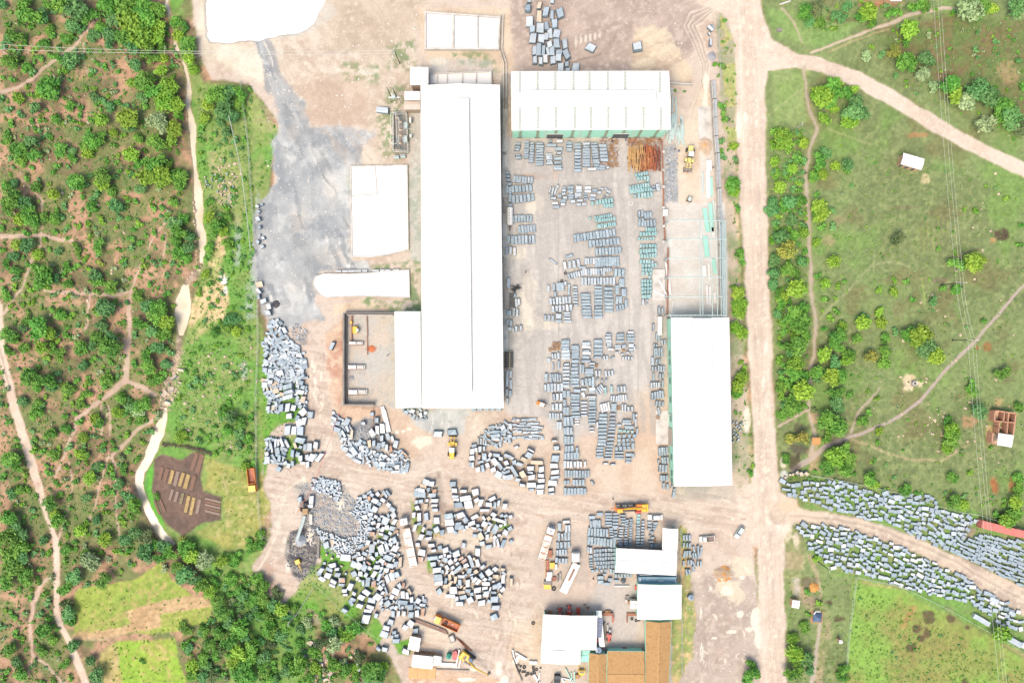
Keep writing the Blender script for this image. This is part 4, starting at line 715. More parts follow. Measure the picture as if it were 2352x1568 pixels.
# steel pipes in the north-east corner
for x0, y0, x1, y1 in [(1468, 810, 1462, 870), (1475, 890, 1466, 1030), (1478, 1040, 1448, 1240), (1490, 1035, 1470, 1280), (1480, 1060, 1440, 1315), (1462, 1050, 1420, 1290), (1500, 890, 1508, 1060), (1510, 1060, 1500, 1240), (1502, 1080, 1478, 1290), (1527, 1130, 1532, 1335), (1545, 1075, 1578, 1345), (1530, 1150, 1503, 1305), (1548, 1090, 1562, 1320), (1555, 1060, 1580, 1240), (1498, 1060, 1450, 1318), (1535, 1190, 1548, 1290)]:
    a, b = W(*T(2, 0)(x0, y0), .3), W(*T(2, 0)(x1, y1), .3); c_ = (a + b) / 2; mb = MB(); mb.tube(a - c_, b - c_, .17, 6); mb.tube(a - c_ + Vector((.3, 0, .02)), b - c_ + Vector((.25, 0, .02)), .13, 6, 0); o = mb.obj('steel_pipe', M_STEEL); o.location = c_ + Vector((0, 0, -.1)); later(o, 'pale blue-green steel pipe pair', 'pipe', 'steel pipes stacked beside the north shed', *T(2, 0)((x0 + x1) / 2, (y0 + y1) / 2))
# basins
def basin(name, label, pts, hw_, th, zwater, divs=(), m=M_CON, cat='tank'):
    Q = [W(u, v, hw_) for u, v in pts]; c = sum(Q, Vector()) / len(Q); c.z = 0; root = empty(name, c); tag(root, label, cat); n = len(Q)
    P = [Vector((q.x - c.x, q.y - c.y)) for q in Q]
    for i in range(n):
        a, b = P[i], P[(i + 1) % n]; d = (b - a)
        if d.length < .05: continue
        d.normalize(); nn = Vector((d.y, -d.x)) * th; mb = MB(); mb.prism([tuple(a - d * (0 if i % 2 else .001)), tuple(b), tuple(b + nn), tuple(a + nn)], -.3, hw_ + (0.003 if i % 2 else 0)); mb.obj('wall', m, root)
    mb = MB(); mb.add([(p.x, p.y, zwater) for p in P[::-1]], [tuple(range(n))]); mb.obj('slurry_surface', SLUR, root)
    for (u0, v0), (u1, v1), w_ in divs:
        a, b = W(u0, v0, hw_) - c, W(u1, v1, hw_) - c; d = (b - a).normalized(); nn = Vector((d.y, -d.x, 0)) * w_ / 2; mb = MB(); mb.prism([tuple((a + nn).xy), tuple((b + nn).xy), tuple((b - nn).xy), tuple((a - nn).xy)], -.2, hw_ - .02); mb.obj('divider', m, root)
    return root
basin('settling_tank', 'concrete settling tank in three white slurry bays at the top of the yard', [(975, 26), (1149, 38), (1146, 114), (975, 113)], 1.4, .5, 0.9, [((1041, 30), (1041, 113), .6), ((1097, 34), (1097, 113), .5)])
basin('settling_tank', 'row of five small slurry bays at the long shed\'s north end', [(985, 168), (1129, 163), (1130, 194), (985, 194)], 1.2, .3, 0.8, [((1005, 168), (1005, 194), .2), ((1027, 167), (1027, 194), .35), ((1062, 166), (1062, 194), .35), ((1094, 165), (1094, 194), .35)])
basin('slurry_basin', 'big squarish white slurry basin west of the long shed', [(804, 381), (936, 378), (939, 574), (888, 587), (848, 591), (807, 590)], .8, .35, 0.55, [((804, 450), (866, 446), .18), ((861, 382), (866, 446), .18)], cat='basin')
rb_ = [(742, 628), (760, 628), (800, 628), (850, 626), (900, 621), (940, 619), (942, 684), (900, 683), (870, 681), (813, 681), (780, 682), (748, 684), (733, 677), (722, 662), (718, 650), (724, 634)]
rb_.reverse(); rb_ = rb_[::-1]
basin('slurry_basin', 'long white slurry basin with one rounded west end', rb_, .7, .25, .5, cat='basin')
for x, w in ((760, 50), (820, 56), (880, 60), (940, 56), (1000, 50), (1100, 60), (1160, 40), (1210, 56), (1290, 60)):
    u, v = T(1, 1)(x, 925 - (x - 760) * .02); o = None
    mb = MB(); mb.chbox(-w / 56, w / 56, -.35, .35, 0, .9, .05); o = mb.obj('edging_slab', mat('edging_granite', (200, 208, 212), .6, .12, 1)); o.location = W(u, v, .5) * 1; o.location.z = 0; o.rotation_euler = (0, 0, .02); later(o, 'grey granite edging slab', 'slab', 'granite slabs edging the rounded basin', u, v)
# launder channel from the settling tank
root = empty('launder_channel', W(1157, 200)); tag(root, 'narrow raised concrete channel running down from the three-bay tank', 'channel')
pth = [(1153, 34), (1150, 114), (1160, 145), (1160, 190), (1158, 320)]
for (a, b) in zip(pth[:-1], pth[1:]):
    for o_ in (-.42, .42):
        p, q = W(*a, .6) - root.location, W(*b, .6) - root.location; d = (q - p).normalized(); nn = Vector((-d.y, d.x, 0)) * o_; mb = MB(); mb.prism([tuple((p + nn - Vector((-d.y, d.x, 0)) * .12).xy), tuple((q + nn - Vector((-d.y, d.x, 0)) * .12).xy), tuple((q + nn + Vector((-d.y, d.x, 0)) * .12).xy), tuple((p + nn + Vector((-d.y, d.x, 0)) * .12).xy)], 0, .8); mb.obj('channel_wall', M_CON, root)
# workshop pit
root = empty('workshop_pit', W(848, 825)); tag(root, 'open walled concrete workshop bay with a dark west retaining wall', 'walled bay')
def wallseg(root, a, b, th, z0, z1, m, nm='wall'):
    p, q = W(*a, z1) - root.location, W(*b, z1) - root.location; d = (q - p); d.z = 0; d.normalize(); nn = Vector((-d.y, d.x, 0)) * th / 2; mb = MB(); mb.prism([tuple((p + nn).xy), tuple((q + nn).xy), tuple((q - nn).xy), tuple((p - nn).xy)], z0, z1); return mb.obj(nm, m, root)
wallseg(root, (789, 720), (789, 930), .5, 0, 2.6, M_COND); wallseg(root, (795, 723), (795, 927), .25, 0, 1.2, M_COND); wallseg(root, (788, 719), (906, 719), .35, 0, 2.4, M_COND); wallseg(root, (789, 929), (858, 929), .4, 0, 2.4, M_COND); wallseg(root, (795, 723), (902, 724), .3, 0, 1.0, M_CON)
wallseg(root, (842, 722), (844, 770), .18, .3, .6, M_RUST, 'rail'); wallseg(root, (843, 770), (844, 815), .18, .3, .6, M_RUST, 'rail')
for nm, x, y, w, h, z, m, lab in [('stone_saw_bench', 915, 15, 130, 34, 1.4, M_WHT, 'white stone-saw bench in the workshop bay, northern one of three'), ('stone_saw_bench', 918, 235, 160, 44, 1.5, M_WHT, 'white stone-saw bench in the middle of the workshop bay'), ('stone_saw_bench', 930, 465, 175, 50, 1.5, M_WHT, 'white stone-saw bench at the south end of the workshop bay')]:
    u, v = T(1, 2)(x, y); c = W(u, v, z); c.z = 0; r_ = empty(nm, c); tag(r_, lab, 'saw bench'); L, D = w / 28, h / 28
    mb = MB(); mb.chbox(-L / 2, L / 2, -D / 2, D / 2, 0.1, .8); mb.obj('base', M_CON, r_); mb = MB(); mb.chbox(-L * .45, 0, -D * .38, D * .38, .8, z); mb.obj('granite_slab', M_WHT, r_); mb = MB(); mb.chbox(L * .05, L * .42, -D * .36, D * .36, .8, z * .8); mb.obj('saw_housing', M_CON, r_); mb = MB(); mb.box(-L * .5, L * .5, -D * .5 - .12, -D * .5, .3, 1.0); mb.obj('guide_rail', M_RUST, r_)
M_YEL = mat('yellow_paint', (252, 208, 70), .4, .06, 1, stain=(244, 190, 60)); M_ORG = mat('orange_paint', (248, 150, 60), .4, .06, 1); M_RED = mat('red_paint', (222, 96, 78), .4, .08, 1)
c = W(*T(1, 1)(905, 1465), 1.5); c.z = 0; r_ = empty('drilling_machine', c); tag(r_, 'small yellow drilling machine on a rail inside the workshop bay', 'machine')
for nm, b, m in [('body', (-.6, .9, -1.0, 1.2, .4, 1.7), M_YEL), ('motor', (.6, 1.3, -.5, .5, .5, 1.9), M_WHT), ('rail', (-1.3, -.9, -5, 5, .2, .6), M_RUST), ('toolbox', (-1.6, -.9, 2.2, 3.0, .6, 1.2), M_YEL)]: mb = MB(); mb.chbox(*b); mb.obj(nm, m, r_)
# transformer compound
c = W(925, 305); root = empty('transformer_compound', c); tag(root, 'fenced transformer compound on dark gravel west of the long shed', 'substation')
cx = [(904, 262), (935, 262), (938, 350), (904, 348)]
for i in range(4):
    a, b = cx[i], cx[(i + 1) % 4]; f = wallseg(root, a, b, .18, 0, .5, M_CON, 'kerb_wall')
    n = 5 if i % 2 == 0 else 10
    for k in range(n): u, v = a[0] + (b[0] - a[0]) * k / n, a[1] + (b[1] - a[1]) * k / n; p = W(u, v) - c; mb = MB(); mb.tube((p.x, p.y, .5), (p.x, p.y, 2.3), .05, 5); mb.obj('fence_post', M_TRIM, root)
    for z in (1.2, 2.25): p, q = W(*a, 0) - c, W(*b, 0) - c; mb = MB(); mb.tube((p.x, p.y, z), (q.x, q.y, z), .045, 4); mb.obj('fence_rail', M_TRIM, root)
for (x, y) in [(1378, 1155), (1372, 1280)]:
    p = W(*T(1, 0)(x, y), 1) - c; mb = MB(); mb.chbox(p.x - .65, p.x + .65, p.y - 1.0, p.y + 1.0, .3, 1.7); t_ = mb.obj('transformer', mat('transformer_grey', (198, 220, 224), .4, .05, 1), root); mb = MB()
    for k in range(3): mb.tube((p.x - .4, p.y - .6 + k * .6, 1.7), (p.x - .5, p.y - .6 + k * .6, 2.4), .09, 6, r2=.05)
    mb.obj('insulator', M_RUST, t_); mb = MB()
    for k in range(6): mb.box(p.x + .65, p.x + .95, p.y - .9 + k * .34, p.y - .82 + k * .34, .4, 1.5)
    mb.obj('cooling_fin', M_CON, t_)
for (x, y) in [(1295, 1085), (1328, 1123), (1328, 1196), (1328, 1245), (1325, 1318), (1297, 1385)]:
    p = W(*T(1, 0)(x, y)) - c; mb = MB(); mb.chbox(p.x - .45, p.x + .45, p.y - .3, p.y + .3, 0, .35); mb.obj('plinth', mat('tan_plinth', (226, 204, 176), .8, .1, 1), root); mb = MB(); mb.tube((p.x, p.y, .35), (p.x, p.y, 3.2), .07, 5); mb.obj('bus_support', M_TRIM, root)
for y0, y1 in ((1075, 1196), (1235, 1318)): p, q = W(*T(1, 0)(1308, y0), 3.2) - c, W(*T(1, 0)(1314, y1), 3.2) - c; mb = MB(); mb.tube(p, q, .08, 5); mb.obj('busbar', M_TRIM, root)
for (x, y, s) in [(1417, 1103, 1.0), (1421, 1247, .5)]: p = W(*T(1, 0)(x, y), 1.5) - c; mb = MB(); mb.chbox(p.x - .35, p.x + .35, p.y - .7 * s - .1, p.y + .7 * s + .1, 0, 1.7); mb.obj('switch_cabinet', M_WHT, root)
gx = [T(1, 0)(1237, 1035), T(1, 0)(1283, 1035), T(1, 0)(1297, 1318), T(1, 0)(1240, 1322)]
for i in range(4): p, q = W(*gx[i], 5) - c, W(*gx[(i + 1) % 4], 5) - c; mb = MB(); mb.tube(p, q, .07, 5); mb.obj('gantry_beam', M_TRIM, root); mb = MB(); mb.tube((p.x, p.y, 0), p, .08, 5); mb.obj('gantry_post', M_TRIM, root)
for (x, y) in [(1298, 1450), (1355, 1442)]:
    u, v = T(1, 0)(x, y); p = W(u, v); r_ = empty('spare_transformer', p); mb = MB(); mb.chbox(-.8, .8, -.5, .5, .1, 1.3); mb.obj('tank', mat('transformer_grey', (198, 220, 224)), r_); mb = MB()
    for k in range(3): mb.tube((-.45 + k * .45, 0, 1.3), (-.45 + k * .45, .05, 1.8), .09, 6)
    mb.obj('insulator', M_RUST, r_); later(r_, 'spare grey transformer set on the grass', 'transformer', 'spare transformers', u, v)
# south-east group of buildings
building('slab_store', 'white roof of the slab store\'s north-south wing', 'store', [(1522, 1212), (1558, 1214), (1556, 1264), (1521, 1263)], 4.2, 'y', .3, 3, M_ROOF, M_GRN, .3, skip=(0, 3))
building('slab_store', 'white roof of the slab store running east to west above the blue container', 'store', [(1416, 1258), (1555, 1265), (1553, 1321), (1413, 1314)], 4.4, 'x', .4, 6, M_ROOF, M_GRN, .3, skip=(0,))
building('workshop', 'white-roofed workshop directly south of the blue container', 'workshop', [(1465, 1341), (1566, 1342), (1565, 1421), (1463, 1422)], 4.6, 'y', .5, 5, M_ROOF, M_GRN, .4)
building('entrance_awning', 'small square white awning on the workshop\'s west side', 'awning', [(1448, 1379), (1465, 1379), (1465, 1398), (1447, 1397)], 3.0, 'x', .1, 1, M_ROOF, M_TRIM, .15)
building('vehicle_shed', 'large white-roofed vehicle shed at the bottom centre of the photo', 'shed', [(1248, 1410), (1372, 1413), (1370, 1492), (1243, 1490)], 5, 'y', .5, 5, M_ROOF, M_GRN, .5, skip=(0,))
building('vehicle_shed', 'white-roofed rear wing of the bottom-centre vehicle shed', 'shed', [(1243, 1491), (1334, 1492), (1333, 1525), (1242, 1522)], 4.9, 'y', .5, 3, M_ROOF, M_GRN, .4)
building('lean_to', 'pale aqua lean-to roof between vehicle shed and brown-tiled house', 'lean-to', [(1335, 1493), (1355, 1493), (1354, 1519), (1334, 1519)], 3.2, 'x', .1, 2, mat('aqua_roof_sheet', (166, 240, 222), .4, .05, 1), M_GRN, .15)
def ridged(name, label, pts, h, axis, rise, n):
    root, Q, I = building(name, label, 'house', pts, h, axis, rise, n, M_THATCH, M_GRN, .35); mb = MB(); z_ = Vector((0, 0, .03))
    for i in range(4): a, b = Q[i] - root.location, Q[(i + 1) % 4] - root.location; mb.tube(a, b, .09, 4)
    mb.obj('mint_fascia', mat('mint_fascia', (166, 236, 214), .5, .05, 1), root)
ridged('tiled_house', 'long brown-tiled roof running down the right of the southern compound', [(1483, 1426), (1543, 1427), (1535, 1600), (1482, 1600)], 3.6, 'y', .7, 14)
ridged('tiled_house', 'brown-tiled roof between the two longer brown roofs at the bottom edge', [(1395, 1494), (1480, 1495), (1480, 1600), (1393, 1600)], 3.4, 'x', .7, 8)
ridged('tiled_house', 'narrow brown-tiled roof beside the vehicle shed at the bottom edge', [(1353, 1499), (1394, 1501), (1392, 1600), (1350, 1600)], 3.4, 'y', .5, 8)
# solar panels
c = W(1378, 1441, 3.0); root = empty('solar_array', (c.x, c.y, 0)); tag(root, 'rack of dark blue solar panels along the vehicle shed\'s east edge', 'solar panels'); mb = MB(); p, q = W(1373, 1402, 2.9) - root.location, W(1383, 1485, 2.9) - root.location
strip(mb, [(p.x - .6, p.y, 2.8), (p.x + 1.2, p.y, 2.8), (q.x + .9, q.y, 2.8), (q.x - .9, q.y, 2.8)], .15); mb.obj('deck', M_ROOF2, root)
M_PV = mat('solar_blue', (66, 92, 140), .2, .08, 2, spec=.6)
for k in range(5): u, v = T(2, 3)(810 - k * 3, 990 + k * 36); p = W(u, v, 3.1) - root.location; mb = MB(); mb.box(p.x - .85, p.x + .85, p.y - .55, p.y + .55, 3.0, 3.1); f = mb.obj('solar_panel', M_PV, root); mb = MB(); [mb.box(p.x - .85, p.x + .85, p.y + o_ - .02, p.y + o_ + .02, 3.1, 3.12) for o_ in (-.53, 0, .53)]; mb.obj('frame_bar', M_TRIM, f)
for x, y in ((0, 3.5), (0, -3.5), (0, 0)): mb = MB(); mb.tube((x, y, 0), (x, y, 2.75), .08, 5); mb.obj('post', M_TRIM, root)
# containers
def container(name, u, v, L, ang, m, label, text=None, hh=2.6):
    c = W(u, v, hh); r_ = empty(name, (c.x, c.y, 0), ang); tag(r_, label, 'container'); mb = MB(); mb.box(-L / 2, L / 2, -1.2, 1.2, .15, hh)
    b_ = mb.obj('body', m, r_); mb = MB(); n = int(L / .45)
    for i in range(n): x = -L / 2 + (i + .5) * L / n; mb.box(x - .09, x + .09, -1.23, 1.23, .3, hh + .035)
    mb.obj('corrugation', m, b_)
    for x in (-L / 2, L / 2):
        mb = MB()
        for y in (-1.2, 1.2): mb.box(x - .1, x + .1, y - .1, y + .1, .1, hh + .06)
        mb.obj('corner_post', m, r_)
    for y in (-.5, .5): mb = MB(); mb.box(-L / 2 - .06, -L / 2 + .0, y - .55, y + .55, .2, hh - .1); mb.obj('door', m, r_)
    return r_
M_BLU = mat('blue_container_paint', (134, 178, 206), .5, .08, .8, stain=(160, 196, 216)); M_NAVY = mat('navy_container_paint', (34, 76, 104), .5, .1, .8)
b1 = container('shipping_container', 1510, 1333, 12.2, 0, M_BLU, 'pale blue container wedged between the two white-roofed stores')
for x, w, y in ((-5.6, .4, 0.3), (5.9, .4, -.3), (1.2, 1.6, 0)): mb = MB(); mb.box(x - w / 2, x + w / 2, y - .5 if w < 1 else y - .1, y + .5 if w < 1 else y + .12, 2.65, 2.72); mb.obj('white_board', M_WHT, b1)
b2 = container('shipping_container', 1508, 1322, 12.0, 0, M_NAVY, 'dark navy container half under the store roof behind the blue one', hh=2.2)
mb = MB()
for i in range(16):
    x = .3 + i * .22; mb.box(x, x + .12, .75 + (i % 3) * .06, .9 + (i % 2) * .1, 2.24, 2.27)
for i in range(6): mb.box(1.4 + i * .4, 1.75 + i * .4, .35 + i * .07, .45 + i * .07, 2.24, 2.27)
for i in range(12): mb.box(-5.4 + i * .34, -5.2 + i * .34, .2, .34, 2.24, 2.27)
mb.obj('painted_lettering', M_WHT, b2)
M_RC = mat('faded_red_container_paint', (226, 140, 130), .5, .08, .6, stain=(206, 116, 106))
container('shipping_container', 2298, 1214, 12.2, R(-14), M_RC, 'faded red container at the right edge above the kerb bundles')
container('shipping_container', 2380, 1234, 12.2, R(-14), M_RC, 'second faded red container running out of the right edge')
# small houses in the meadow
root, Q, I = building('hut', 'lone white-roofed hut standing in the east meadow', 'hut', [(2075, 351), (2124, 365), (2116, 391), (2069, 377)], 3.2, 'x', .3, 3, M_ROOF, M_MUD, .35)
p = I[3] - root.location; mb = MB(); d = (I[2] - I[3]).normalized()
for k in range(3): a = p + d * (.8 + k * 2); mb = MB(); mb.box(-.45, .45, -.08, .0, .2, 2.0, 0, Matrix.Translation((a.x, a.y - .05, 0)) @ Matrix.Rotation(math.atan2(d.y, d.x), 4, 'Z')); mb.obj('window' if k else 'door', M_DOOR, root)
c = W(2305, 955); root = empty('roofless_house', c); tag(root, 'unfinished roofless mud-brick house with one white-roofed room', 'house'); f = T(3, 2)
for a, b, w in [((2090, 635), (2280, 662), .4), ((2280, 662), (2255, 855), .4), ((2090, 635), (2082, 730), .4), ((2175, 648), (2165, 740), .3), ((2212, 660), (2205, 740), .3), ((2085, 730), (2262, 745), .35), ((2130, 735), (2118, 845), .3), ((2205, 745), (2195, 850), .3), ((2068, 840), (2060, 930), .4), ((2060, 930), (2110, 945), .4), ((2115, 790), (2150, 792), .3)]: wallseg(root, f(*a), f(*b), w, 0, 2.6, mat('brick_wall_top', (206, 158, 130), .9, .15, 1.5))
for pts in ([(2095, 640), (2170, 650), (2160, 735), (2090, 725)], [(2215, 662), (2272, 668), (2252, 850), (2200, 845)], [(2070, 845), (2110, 845), (2105, 935), (2064, 925)]): mb = MB(); mb.add([tuple(W(*f(*q), .05) - c) for q in pts], [(0, 1, 2, 3)]); mb.obj('floor', mat('earth_floor', (226, 200, 172), .9, .08, 1), root)
Q2 = [W(*f(*q), 3) for q in ((2118, 840), (2260, 862), (2240, 972), (2103, 950))]; mb = MB(); strip(mb, [q - c for q in Q2], .1); mb.obj('roof', M_ROOF, root)
building('hut', 'small brown-walled shed with white roof at the top edge', 'hut', [(2038, -8), (2071, -8), (2071, 3), (2046, 3)], 3, 'x', .2, 2, M_ROOF, M_MUD, .1)
for pts, lab in (([(1820, 1377), (1838, 1379), (1835, 1397), (1818, 1394)], 'tiny white-roofed kiosk beside the dirt road in the lower right'), ([(1927, 1469), (1935, 1469), (1935, 1477), (1927, 1477)], 'tiny square white box on the grass by the paddock fence')):
    building('kiosk', lab, 'kiosk', pts, 2.2, 'x', .1, 1, M_ROOF, M_MUD, .1)
c = W(*T(3, 2)(440, 915), 2); root = empty('lean_shelter', (c.x, c.y, 0)); tag(root, 'rusty tin roof shelter beside the burnt patch', 'shelter')
for k in range(3): mb = MB(); strip(mb, [(-1.3 + k * .9, -1.1, 2.1 + k * .03), (-.4 + k * .9, -1.1, 2.1 + k * .03), (-.4 + k * .9, 1.2, 2.3), (-1.3 + k * .9, 1.2, 2.3)], .04); mb.obj('roof_sheet', mat('rusty_tin', (212, 158, 92), .7, .15, 2, stain=(190, 128, 76)), root)
for x in (-1.2, 1.2):
    for y in (-1, 1): mb = MB(); mb.tube((x, y, 0), (x, y, 2.1), .07, 5); mb.obj('post', M_POLE, root)
c = W(*T(3, 3)(465, 970), 1.6); root = empty('tarpaulin_shelter', (c.x, c.y, 0)); tag(root, 'makeshift shelter covered with dark blue tarpaulin and white sheet', 'shelter')
mb = MB(); mb.add([(-1.6, -1.6, .6), (1.4, -1.8, .5), (1.6, 1.2, .7), (-1.2, 1.4, .6), (-.2, .1, 1.9), (.5, -.4, 1.8)], [(0, 1, 5, 4), (1, 2, 5), (2, 3, 4, 5), (3, 0, 4)]); mb.obj('tarpaulin', mat('blue_tarpaulin', (92, 118, 150), .5, .2, 1.5), root)
mb = MB(); mb.tube((-1.4, .9, 1), (-.6, 1.9, 1), .22, 6); mb.tube((-.6, 1.9, 1), (.9, 1.8, 1), .22, 6); mb.obj('white_sheet_roll', M_WHT, root); mb = MB(); mb.box(-2, 2, -2.2, 1.6, 0, .1); mb.obj('timber_floor', M_TIMB, root)
c = W(*T(3, 2)(1340, 382)); root = empty('stone_well', c); tag(root, 'round well ring in a dark square surround on pale sand', 'well'); mb = MB()
n = 16
for i in range(n):
    a, b = 2 * math.pi * i / n, 2 * math.pi * (i + .85) / n; P = [(math.cos(a) * .75, math.sin(a) * .75), (math.cos(b) * .75, math.sin(b) * .75), (math.cos(b) * .5, math.sin(b) * .5), (math.cos(a) * .5, math.sin(a) * .5)]; mb = MB(); mb.prism(P, 0, .8); mb.obj('well_stone', M_CON, root)
mb = MB(); mb.box(-.95, .95, -.95, .95, -.05, .08); mb.obj('surround', M_COND, root)
# boundary wall panels
for k, (u0, v0, u1, v1) in enumerate([(1635, 186, 1638, 225), (1639, 228, 1640, 268), (1640, 270, 1642, 310), (1642, 313, 1645, 350), (1646, 352, 1648, 392), (1647, 393, 1649, 430), (1650, 433, 1651, 472), (1651, 476, 1652, 506), (1652, 508, 1654, 560), (1654, 562, 1656, 640), (1656, 642, 1658, 722)]):
    root = empty('boundary_wall', W((u0 + u1) / 2, (v0 + v1) / 2)); later(root, 'grey concrete boundary wall length', 'wall', 'boundary wall lengths along the east side', (u0 + u1) / 2, (v0 + v1) / 2)
    wallseg(root, (u0, v0), (u1, v1), .22, 0, 2.4, M_CON, 'panel'); o = wallseg(root, (u0 + 4.5, v0), (u1 + 4.5, v1), .9, 0, .8, mat('coping_grey', (196, 206, 212), .8, .14, 1), 'footing'); wallseg(root, (u0 - 2, v0), (u1 - 2, v1), .3, 0, .5, M_RUST, 'base_rail')
wr = empty('yard_pipe_rail', W(1522, 420)); tag(wr, 'rusty brown pipe run along the yard\'s northeast edge', 'pipe rail')
for a, b in (((1521, 320), (1523, 392)), ((1523, 392), (1524, 430)), ((1524, 430), (1524, 480)), ((1524, 485), (1528, 556)), ((1535, 568), (1533, 730))): wallseg(wr, a, b, .35, .2, .7, M_RUST, 'pipe')
for v in (350, 392, 430, 478, 520, 556): p = W(1523, v) - wr.location; mb = MB(); mb.box(p.x - .4, p.x + .4, p.y - .4, p.y + .4, 0, .9); mb.obj('support_block', M_CON, wr)
wallseg(empty('x_tmp', (0, 0, 0)), (1538, 190), (1592, 193), .3, 0, 1.6, M_CON); o = bpy.data.objects['x_tmp']; o.name = 'low_wall'; tag(o, 'low concrete wall stub leaving the north shed\'s east side', 'wall')
o = plank('concrete_strip', 1617, 245, 1619, 318, 4.2, -.02, .14, M_CON, '', 'slab', label='long pale concrete strip beside the boundary wall, above the sand heap')
o = plank('raised_slab', 1513, 618, 1513, 690, 4.2, -.05, .35, M_CON, '', 'slab', label='raised concrete platform left of the steel frame with brown stains')
# ------------------------------------------------------------------ trees and shrubs
def leaf_mat(name, rgb, rgb2):
    m = bpy.data.materials.new(name); m.use_nodes = True; n = m.node_tree; b = n.nodes['Principled BSDF']
    b.inputs['Roughness'].default_value = 0.7; b.inputs['Specular IOR Level'].default_value = 0.25
    at = n.nodes.new('ShaderNodeAttribute'); at.attribute_name = 'leaf'; mx = n.nodes.new('ShaderNodeMixRGB')
    mx.inputs[1].default_value = (*[float(x) for x in alb(rgb)], 1); mx.inputs[2].default_value = (*[float(x) for x in alb(rgb2)], 1)
    n.links.new(at.outputs['Fac'], mx.inputs[0])
    oi = n.nodes.new('ShaderNodeObjectInfo'); hs = n.nodes.new('ShaderNodeHueSaturation')
    r = n.nodes.new('ShaderNodeMapRange'); r.inputs[3].default_value = 0.485; r.inputs[4].default_value = 0.515
    r2 = n.nodes.new('ShaderNodeMapRange'); r2.inputs[3].default_value = 0.8; r2.inputs[4].default_value = 1.2
    fr = n.nodes.new('ShaderNodeMath'); fr.operation = 'FRACT'; ml = n.nodes.new('ShaderNodeMath'); ml.operation = 'MULTIPLY'; ml.inputs[1].default_value = 5.7
    n.links.new(oi.outputs['Random'], r.inputs[0]); n.links.new(oi.outputs['Random'], ml.inputs[0]); n.links.new(ml.outputs[0], fr.inputs[0]); n.links.new(fr.outputs[0], r2.inputs[0])
    n.links.new(r.outputs[0], hs.inputs['Hue']); n.links.new(r2.outputs[0], hs.inputs['Value']); n.links.new(mx.outputs[0], hs.inputs['Color']); n.links.new(hs.outputs[0], b.inputs['Base Color'])
    return m
LEAF = {'g': leaf_mat('leaf_green', (78, 146, 46), (136, 196, 74)), 'b': leaf_mat('leaf_bluegreen', (76, 140, 68), (126, 184, 108)),
        'y': leaf_mat('leaf_yellowgreen', (106, 166, 38), (166, 208, 70)), 'p': leaf_mat('leaf_pale', (138, 176, 114), (190, 218, 160)),
        'd': leaf_mat('leaf_dark', (80, 108, 64), (126, 146, 90)), 'o': leaf_mat('leaf_orange', (134, 160, 62), (192, 186, 88))}
BARK = mat('bark', (132, 112, 92), 0.9, 0.2, 3)
def crown_mesh(name, seed, lm, nblob=11, nleaf=46, leaf=0.13, flat=0.62, spread=0.6, core=True):
    rs = np.random.RandomState(seed); V = []; Tn = []
    cen = []
    for i in range(nblob):
        a = rs.rand() * 6.283; rr = spread * math.sqrt(rs.rand()) if i else 0
        cen.append((rr * math.cos(a), rr * math.sin(a), flat * (0.75 + 0.35 * rs.rand() - 0.5 * rr * rr), 0.30 + 0.16 * rs.rand()))
    for (cx, cy, cz, cr) in cen:
        tone = rs.rand()
        n = int(nleaf * (cr / 0.38) ** 2)
        d = rs.randn(n, 3); d /= np.linalg.norm(d, axis=1)[:, None]; d[:, 2] = np.where(d[:, 2] < -0.35, -d[:, 2], d[:, 2])
        rad = cr * (0.72 + 0.36 * rs.rand(n)); p = np.array([cx, cy, cz]) + d * rad[:, None] * [1, 1, 0.8]
        nr = d + 0.75 * rs.randn(n, 3) + [0, 0, 0.5]; nr /= np.linalg.norm(nr, axis=1)[:, None]
        t = np.cross(nr, rs.randn(n, 3)); t /= np.linalg.norm(t, axis=1)[:, None] + 1e-9; bt = np.cross(nr, t)
        sz = leaf * (0.6 + 0.8 * rs.rand(n))[:, None]
        V.append(np.stack([p - t * sz, p - bt * sz * 0.55, p + t * sz, p + bt * sz * 0.55], 1)); Tn.append(np.clip(tone * 0.65 + 0.35 * rs.rand(n), 0, 1))
        if not core: continue
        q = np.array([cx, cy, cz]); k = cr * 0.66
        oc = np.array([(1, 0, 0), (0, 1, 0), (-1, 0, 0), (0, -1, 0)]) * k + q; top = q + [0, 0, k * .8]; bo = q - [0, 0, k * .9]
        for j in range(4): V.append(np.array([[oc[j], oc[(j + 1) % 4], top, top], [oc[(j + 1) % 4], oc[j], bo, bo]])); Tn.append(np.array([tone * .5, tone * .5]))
    V = np.concatenate(V).reshape(-1, 3); Tn = np.concatenate(Tn); nq = len(V) // 4
    me = bpy.data.meshes.new(name); me.from_pydata(V.tolist(), [], [tuple(range(4 * i, 4 * i + 4)) for i in range(nq)])
    a = me.attributes.new('leaf', 'FLOAT', 'FACE'); a.data.foreach_set('value', Tn.astype(np.float32)); me.materials.append(lm); me.update()
    return me
CROWN = {}
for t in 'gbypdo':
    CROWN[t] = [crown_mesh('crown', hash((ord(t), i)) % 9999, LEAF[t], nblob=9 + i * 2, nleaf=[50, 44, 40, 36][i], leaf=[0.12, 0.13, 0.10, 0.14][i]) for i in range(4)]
SHRUB = {t: [crown_mesh('foliage', 500 + ord(t) + i * 7, LEAF[t], nblob=5 + i, nleaf=30, leaf=0.2, flat=0.5, spread=0.5) for i in range(3)] for t in 'gbypdo'}
tb = MB(); tb.tube((0, 0, 0), (0.02, 0.0, 0.5), 0.055, 6, r2=0.04)
for a in range(4):
    x, y = math.cos(a * 1.7 + .3) * 0.4, math.sin(a * 1.7 + .3) * 0.4; tb.tube((0.02, 0, 0.35), (x, y, 0.62), 0.03, 5, r2=0.012)
TRUNK = tb.mesh('trunk', BARK)
